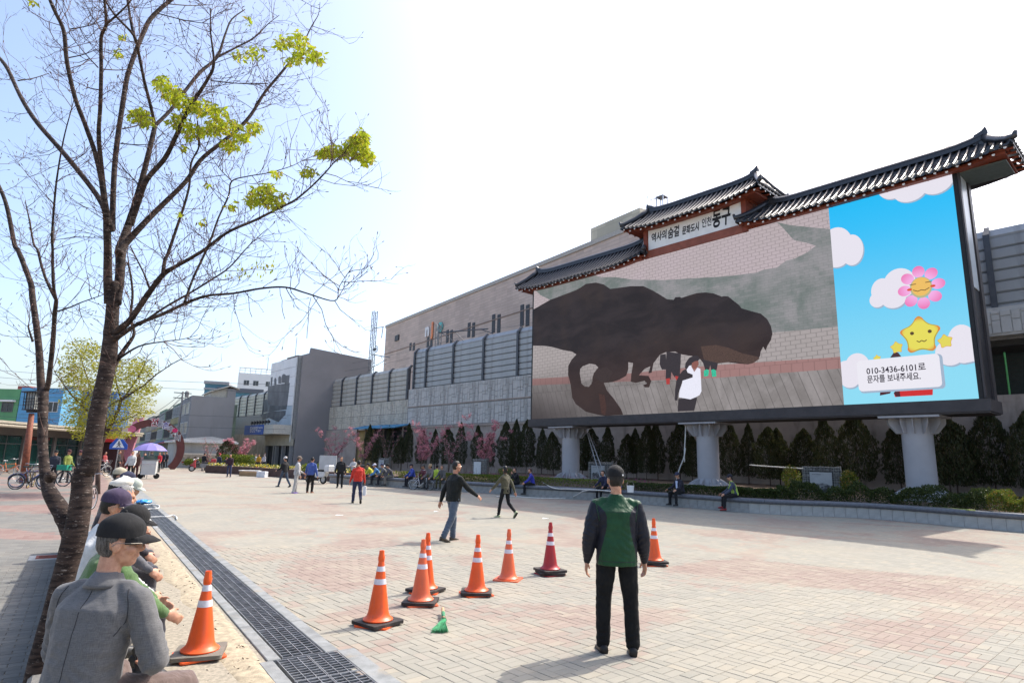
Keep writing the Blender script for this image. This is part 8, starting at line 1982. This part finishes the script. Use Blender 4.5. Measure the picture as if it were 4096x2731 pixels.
# bicycles
m_tyre = mat('tyre_rubber', (.02, .02, .02), .8); m_chr = mat('chrome', (.55, .55, .56), .25, metal=.9)
def bicycle(label, pos, rotz, c, r=.33, wb=1.02, rimc=None, crate=None, basket=False, tyre=None, saddle=None, low=False):
    t = thing('bicycle', label, 'bicycle', pos, rotz); mf_ = mat('bike_' + '%02d%02d%02d' % tuple(int(k * 99) for k in c), c, .35, .05, 5, spec=.6); rim = mat('rim_%02d%02d%02d' % tuple(int(k * 99) for k in (rimc or (.5, .5, .5))), rimc or (.5, .5, .5), .35, metal=.4)
    for x in (0, wb):
        q = MB(); q.tube([(x + r * math.cos(a), 0, r + r * math.sin(a)) for a in [2 * math.pi * k / 28 for k in range(29)]], .019, 6, caps=False); w = q.build('wheel', tyre or m_tyre, t, smooth=True)
        q = MB(); q.tube([(x + (r - .03) * math.cos(a), 0, r + (r - .03) * math.sin(a)) for a in [2 * math.pi * k / 28 for k in range(29)]], .011, 5, caps=False); q.build('rim', rim, w)
        q = MB()
        for k in range(14): a = 2 * math.pi * k / 14; q.tube([(x, .02 * (-1) ** k, r), (x + (r - .03) * math.cos(a), 0, r + (r - .03) * math.sin(a))], .0018, 3, caps=False)
        q.tube([(x, -.04, r), (x, .04, r)], .022, 8); o = q.build('spokes', m_chr, w); o['kind'] = 'stuff'
        q = MB(); q.tube([(x + (r + .035) * math.cos(a), 0, r + (r + .035) * math.sin(a)) for a in [R(20 + 12 * k) for k in range(13)]], .014, 5); q.build('mudguard', mf_, t)
    bb_ = (wb * .42, 0, r * .85); st_ = (wb * .30, 0, .78 if not low else .62); hd = (wb * .80, 0, .80 if not low else .64)
    q = MB(); q.tube([bb_, st_], .018, 6); q.tube([(hd[0] - .02, 0, hd[2]), (wb * .83, 0, .60 if not low else .5)], .02, 6); q.tube([bb_, (wb * .82, 0, .62 if not low else .52)], .02, 6)
    if not low: q.tube([(st_[0], 0, .70), (wb * .81, 0, .74)], .016, 6)
    for y in (-.05, .05): q.tube([(0, y, r), (bb_[0], y * .6, bb_[2])], .010, 5); q.tube([(0, y, r), (st_[0], y * .3, st_[2] - .08)], .009, 5); q.tube([(wb * .83, y, .58 if not low else .5), (wb, y, r)], .011, 5)
    q.build('frame', mf_, t, smooth=True)
    q = MB(); q.tube([st_, (st_[0] - .03, 0, .90)], .013, 6); q.build('seat_post', m_chr, t)
    q = MB(); q.ell((st_[0] - .06, 0, .92), (.10, .075, .028), 12, 6); q.ell((st_[0] + .06, 0, .92), (.09, .03, .022), 10, 6); q.build('saddle', saddle or m_tyre, t, smooth=True)
    q = MB(); q.tube([hd, (hd[0] - .03, 0, 1.0), (hd[0] - .01, 0, 1.02)], .012, 6); q.tube([(hd[0] - .14, -.28, 1.03), (hd[0] - .04, -.2, 1.05), (hd[0], 0, 1.02), (hd[0] - .04, .2, 1.05), (hd[0] - .14, .28, 1.03)], .012, 6); q.build('handlebar', m_chr, t, smooth=True)
    q = MB(); q.lathe([(.085, -.006), (.085, .006)], 18); q.v = [(bb_[0] + x, z + .05, bb_[2] + y) for x, y, z in q.v]; q.build('chainring', m_chr, t)
    for s_ in (-1, 1): q = MB(); q.tube([bb_, (bb_[0] + s_ * .1, s_ * .08, bb_[2] - s_ * .12)], .010, 5); q.box(bb_[0] + s_ * .1 - .045, bb_[0] + s_ * .1 + .045, s_ * .08 - .02 + s_ * .03, s_ * .08 + .05 + s_ * .03 - .03, bb_[2] - s_ * .12 - .012, bb_[2] - s_ * .12 + .012); q.build('pedal', m_tyre, t)
    q = MB(); q.tube([(-.02, -.05, r + .38), (st_[0], -.05, r + .38)], .008, 4); q.tube([(-.02, .05, r + .38), (st_[0], .05, r + .38)], .008, 4); q.tube([(0, .05, r), (.02, .05, r + .38)], .007, 4); q.tube([(0, -.05, r), (.02, -.05, r + .38)], .007, 4); q.build('carrier', m_chr, t)
    if crate:
        q = MB(); q.box(-.28, .18, -.19, .19, r + .4, r + .42); q.box(-.28, .18, -.19, -.175, r + .42, r + .64); q.box(-.28, .18, .175, .19, r + .42, r + .64); q.box(-.28, -.265, -.175, .175, r + .42, r + .64); q.box(.165, .18, -.175, .175, r + .42, r + .64); q.build('crate', crate, t)
    if basket:
        q = MB()
        for z in (0, .08, .16, .24): k = .10 + z * .25; q.tube([(hd[0] + .2 + sx * k, sy * k * 1.3, .78 + z) for sx, sy in ((-1, -1), (1, -1), (1, 1), (-1, 1), (-1, -1))], .005, 4)
        for sx in (-1, 0, 1):
            for sy in (-1, 1): q.tube([(hd[0] + .2 + sx * .1, sy * .13, .78), (hd[0] + .2 + sx * .16, sy * .2, 1.02)], .004, 4)
        q.build('basket', m_chr, t)
    return t
g = gp(1651, 1957); m_wtyre = None
bicycle('white folding bicycle parked in front of the men on the seat wall', (g.x, g.y, 0), R(-12), (.62, .62, .64), r=.24, wb=.94, low=True, rimc=(.65, .65, .65))
g = gp(14, 1902); bicycle('orange bicycle with white tyres behind the lamp post', (g.x - .4, g.y, 0), R(-4), (.70, .16, .02), r=.33, tyre=mat('white_tyre', (.6, .6, .58), .6), saddle=m_white, wb=1.35)
g = gp(60, 1956); bicycle('black bicycle with silver mudguards in front of the lamp post', (g.x, g.y, 0), R(14), (.03, .03, .035), r=.30, basket=True)
g = gp(32, 1950); bicycle('dark blue bicycle leaning behind the black bicycle', (g.x, g.y + .4, 0), R(30), (.02, .05, .22), r=.29, rimc=(.1, .2, .4))
g = gp(108, 1948); bicycle('bicycle with yellow rims right of the lamp post', (g.x, g.y + .3, 0), R(-62), (.05, .05, .05), r=.31, rimc=(.5, .36, .05))
g = gp(250, 1944); bicycle('black bicycle carrying a green plastic crate beside the tree', (g.x, g.y, 0), R(4), (.02, .02, .02), r=.34, crate=mat('green_crate', (.02, .26, .17), .5))
g = gp(140, 1912); bicycle('red brown bicycle behind the row of parked bicycles', (g.x, g.y, 0), R(20), (.25, .05, .03), r=.33)
g = gp(300, 2050); bicycle('dark bicycle behind the trunk fork with only its wheel in view', (g.x, g.y, 0), R(103), (.03, .03, .03), r=.33)
g = gp(395, 1905); bicycle('silver bicycle with a front basket beyond the beige cap', (g.x - .5, g.y, 0), R(70), (.35, .35, .36), r=.33, basket=True)
# motor scooters by the planter
def scooter(label, px, py, rotz, c, c2):
    g = gp(px, py); t = thing('motor_scooter', label, 'scooter', (g.x, g.y, 0), rotz); mp = mat('scooter_%02d%02d' % (int(c[0] * 99), int(c[1] * 99)), c, .3, spec=.7); m2 = mat('scooter_b%02d' % int(c2[0] * 99), c2, .35, spec=.6)
    for x in (0, 1.25):
        q = MB(); q.tube([(x + .22 * math.cos(a), 0, .27 + .22 * math.sin(a)) for a in [2 * math.pi * k / 20 for k in range(21)]], .055, 8, caps=False); w = q.build('wheel', m_tyre, t, smooth=True); q = MB(); q.tube([(x, -.04, .27), (x, .04, .27)], .16, 14); q.build('hub', m_alu, w)
    q = MB(); q.prism([(-.15, .42), (.55, .36), (.62, .62), (.5, .74), (-.3, .72)], -.16, .16); q.build('rear_body', m2, t)
    q = MB(); q.prism([(.5, .3), (.98, .3), (.98, .38), (.5, .4)], -.17, .17); q.build('footboard', m_tyre, t)
    q = MB(); q.prism([(.95, .32), (1.1, .36), (1.2, .62), (1.12, 1.0), (.98, 1.02), (1.0, .7)], -.2, .2); q.build('front_shield', mp, t)
    q = MB(); q.ell((1.2, 0, .55), (.24, .08, .1), 12, 6); q.build('front_mudguard', mp, t, smooth=True)
    q = MB(); q.ell((.15, 0, .79), (.38, .14, .08), 14, 7); q.build('seat', m_tyre, t, smooth=True)
    q = MB(); q.tube([(1.0, -.32, 1.08), (1.08, 0, 1.05), (1.0, .32, 1.08)], .02, 6); q.tube([(1.08, 0, 1.05), (1.25, 0, .27)], .03, 6); q.build('handlebar', m_chr, t)
    q = MB(); q.ell((1.14, 0, 1.02), (.09, .10, .08), 12, 7); q.build('headlight', m_white, t, smooth=True)
    q = MB(); q.bbox(-.62, -.24, -.22, .22, .76, 1.12, .04); q.build('top_box', m2 if c2[0] > .3 else mp, t)
    for s_ in (-1, 1): q = MB(); q.tube([(1.02, s_ * .24, 1.08), (.98, s_ * .34, 1.26)], .008, 4); q.ell((.97, s_ * .36, 1.3), (.02, .05, .04), 8, 5); q.build('mirror', m_tyre, t)
    return t
scooter('red and white scooter with a delivery box beside the man in blue', 1292, 1935, R(150), (.45, .02, .03), (.55, .55, .55)); scooter('red scooter parked at the far planter corner', 828, 1886, R(200), (.4, .03, .04), (.2, .2, .2))
scooter('black scooter behind the picnic sheets beside the planter', 1468, 1922, R(20), (.03, .03, .03), (.05, .05, .06))
# vendor cart and umbrella
g = gp(592, 1914); ct = thing('vendor_cart', 'white drinks cart on small wheels under the purple umbrella', 'cart', (g.x, g.y, 0), R(20))
q = MB(); q.bbox(-.4, .4, -.3, .3, .25, 1.15, .03); q.build('body', mat('cart_white', (.50, .51, .50), .5, .06, 3), ct)
q = MB(); q.box(-.46, .46, -.34, .34, 1.152, 1.2); q.build('counter', mat('cart_grey', (.2, .2, .2), .5), ct)
q = MB(); q.box(-.35, .35, -.25, .25, 1.2, 1.42); q.build('glass_case', m_teal, ct)
for s_ in (-1, 1):
    q = MB(); q.tube([(s_ * .44, -.05, .17), (s_ * .44, .05, .17)], .17, 12); q.v = [(x + (0), y, z) for x, y, z in q.v]; q.M = Matrix(); q.build('wheel', m_tyre, ct)
q = MB(); q.tube([(-.4, -.32, .6), (-.4, -.5, .9), (.4, -.5, .9), (.4, -.32, .6)], .015, 5); q.build('handle', m_chr, ct)
um = thing('umbrella', 'large pale purple umbrella shading the white drinks cart', 'umbrella', (g.x - .3, g.y + .35, 0))
q = MB(); q.tube([(0, 0, .0), (0, 0, 2.25)], .02, 6); q.build('pole', m_chr, um)
n = 10
for k in range(n):
    q = MB(); a0, a1 = 2 * math.pi * k / n, 2 * math.pi * (k + 1) / n; vs = []; fs = []
    for r_, z in ((0.02, 2.22), (.35, 2.16), (.7, 2.0), (.98, 1.74)):
        for u in (0, .25, .5, .75, 1): a = a0 + (a1 - a0) * u; sag = .05 * (r_ / .98) * math.sin(math.pi * u); vs.append(((r_ - sag) * math.cos(a), (r_ - sag) * math.sin(a), z - sag * .2))
    for i in range(3):
        for j2 in range(4): fs.append((i * 5 + j2, i * 5 + j2 + 1, i * 5 + j2 + 6, i * 5 + j2 + 5))
    q.add(vs, fs); q.build('canopy_panel', leaf_mat('lilac_fabric', (.30, .26, .60), (.36, .31, .66), (.36, .31, .66), .35), um, smooth=True)
# cartons, foam box, bags, sheets
def boxy(name, label, cat, px, py, dx, dy, dz_, c, rot=0, z=0.0):
    g = gp(px, py); q = MB(); q.bbox(-dx, dx, -dy, dy, 0, dz_, .012); o = q.build(name, mat(name + '_mat', c, .75, .12, 4), loc=(g.x, g.y, z), rotz=rot); tag(o, label, cat); return o
boxy('carton', 'long brown carton on the ground before the crouching people', 'carton', 1008, 1904, .85, .35, .35, (.30, .20, .11), R(-5)); boxy('foam_box', 'white foam box beside the brown carton', 'foam box', 1048, 1908, .32, .25, .42, (.62, .63, .66), R(-5)); boxy('white_sheet', 'white sheet lying on top of the brown carton', 'sheet', 1000, 1902, .8, .3, .06, (.68, .67, .64), R(-5), .36)
def bag(label, px, py, c, w=.25, h=.45, z=0):
    g = gp(px, py); q = MB(); q.ell((0, 0, h * .45), (w, w * .7, h * .5), 12, 8); q.ell((0, 0, h * .9), (w * .35, w * .25, h * .18), 8, 6); o = soft('bag', q, mat('bag_%02d%02d' % (int(c[0] * 99), int(c[2] * 99)), c, .5), .035, None, 1, [(.15, .06)], loc=(g.x, g.y, z)); tag(o, label, 'bag')
bag('bright blue bag on the ground beside the man in black', 1396, 1932, (.03, .22, .55), .28, .5); bag('grey bag on the ground beside the seated men', 1527, 1938, (.25, .24, .23), .2, .4)
g = gp(575, 2012); q = MB(); q.ell((0, 0, .03), (.26, .2, .07), 12, 8); o = soft('plastic_sheet', q, mat('blue_plastic', (.04, .28, .62), .3, .3, 9, spec=.7), .02, None, 1, [(.08, .08)], loc=tuple(g + Vector((0, 0, .02)))); tag(o, 'crumpled bright blue plastic sheet on the drain edge', 'plastic sheet')
g = gp(1322, 1872, .9); q = MB(); q.box(-.65, .65, -.04, 0, 0, .9); q.box(-.6, -.55, -.02, .02, -.9, 0); q.box(.55, .6, -.02, .02, -.9, 0); o = q.build('notice_board', mat('glassy_board', (.45, .46, .46), .3, .1, 2), loc=tuple(at(1312, 1850, 40)), rotz=R(-20)); o.location.z = .8; tag(o, 'pale leaning notice board behind the red scooter', 'board')
# hoses and cables
m_hose = mat('white_hose', (.62, .61, .57), .45); m_yt = mat('yellow_green_tape', (.40, .44, .12), .6)
def rope(name, label, cat, pts, r, m, n=6):
    P = catmull([(p.x, p.y) for p in pts], 6); Zs = []
    for i in range(len(pts) - 1):
        for k in range(6): Zs.append(pts[i].z + (pts[i + 1].z - pts[i].z) * (k / 6))
    Zs.append(pts[-1].z); q = MB(); q.tube([Vector((p.x, p.y, z)) for p, z in zip(P, Zs)], r, n); o = q.build(name, m, smooth=True); tag(o, label, cat)
rope('hose', 'white hose trailing along the coping left of the first column', 'hose', [gp(2174, 1930, .56), gp(2215, 1951, .56), gp(2282, 1955, .56), gp(2400, 1960, .56), gp(2470, 1966, .56)], .022, m_hose)
rope('hose', 'white hose running on the ground then up over the seat wall', 'hose', [gp(1985, 1986, .02), gp(2035, 1982, .02), gp(2120, 1989, .02), gp(2200, 1992, .02), gp(2275, 1992, .02), gp(2305, 1980, .2), gp(2330, 1964, .45), gp(2360, 1957, .56)], .022, m_hose)
rope('hose', 'white hose looping across the drain near the blue plastic', 'hose', [gp(x, y, .03) for x, y in ((575, 2018), (610, 2017), (636, 2022), (630, 2033), (590, 2036), (570, 2050), (585, 2058), (560, 2062))], .018, m_hose)
rope('hose', 'pale hose with a black band curling over the drain', 'hose', [gp(x, y, .03) for x, y in ((570, 2086), (600, 2078), (566, 2070), (640, 2066), (668, 2066), (690, 2060), (705, 2066), (707, 2076))], .018, m_hose)
rope('cable', 'white cable hanging down beside the second screen column', 'cable', [Vector((*sw(*(lambda s_: (s_[0], .3))(sp(px, py, .3)))[:2], sp(px, py, .3)[1])) for px, py in ((2742, 1700), (2741, 1750), (2738, 1800), (2738, 1848))], .03, m_hose)
rope('cable', 'lower loop of white cable swinging left above the seated man', 'cable', [Vector((*sw(*(lambda s_: (s_[0], .25))(sp(px, py, .25)))[:2], sp(px, py, .25)[1])) for px, py in ((2741, 1790), (2735, 1830), (2718, 1875), (2709, 1905), (2707, 1930))], .03, m_hose)
rope('barrier_tape', 'yellow green tape sagging from the coping to the paving at right', 'tape', [gp(2960, 1976, .56), gp(3100, 1979, .56), gp(3160, 1982, .56), gp(3250, 2000, .42), gp(3340, 2031, .2), gp(3440, 2062, .03), gp(3500, 2062, .02), gp(3560, 2058, .05), gp(3640, 2044, .25), gp(3720, 2026, .5), gp(3900, 2040, .55)], .018, m_yt, 4)
rope('handrail', 'thin pale rail between the second column and the evergreens', 'rail', [sw(12.9, 3.6, 1.75), sw(14.3, 3.7, 1.68), sw(16.5, 3.8, 1.6)], .03, m_hose)
# tins and paper scraps
for i, (px, py, w) in enumerate(((1743 + 440, 2074, .1), (1940, 1100 + 0, .0), (1745, 2046, .08), (2178, 1100, 0))):
    if w: g = gp(px, py); q = MB(); q.add([(-w, -w * .6, 0), (w, -w * .7, .01), (w * .8, w * .7, .004), (-w * .9, w * .6, .02)], [(0, 1, 2, 3)]); q.add([(-w, -w * .6, .003), (w, -w * .7, .013), (w * .8, w * .7, .007), (-w * .9, w * .6, .023)], [(0, 1, 2, 3)]); o = q.build('paper_scrap', m_white, loc=tuple(g + Vector((0, 0, .004)))); tag(o, ('white paper scrap beyond the maroon cone', '', 'white paper scrap behind the walking man')[i], 'litter')
g = gp(1358, 2060); q = MB(); q.add([(-.12, -.05, .004), (.12, -.06, .01), (.1, .06, .006), (-.1, .05, .012)], [(0, 1, 2, 3)]); o = q.build('paper_scrap', m_white, loc=tuple(g)); tag(o, 'white paper scrap on the open paving left of the walking man', 'litter')
g = gp(2522, 1968, .56); o_ = thing('bucket', 'white plastic bucket with a handle behind the man in green', 'bucket', tuple(g)); q = MB(); q.lathe([(.12, 0), (.15, .26), (.14, .26), (.11, .02)], 16); q.build('pail', m_white, o_); q = MB(); q.tube([(-.15, 0, .26), (-.1, 0, .42), (.1, 0, .42), (.15, 0, .26)], .006, 4); q.build('handle', m_chr, o_)
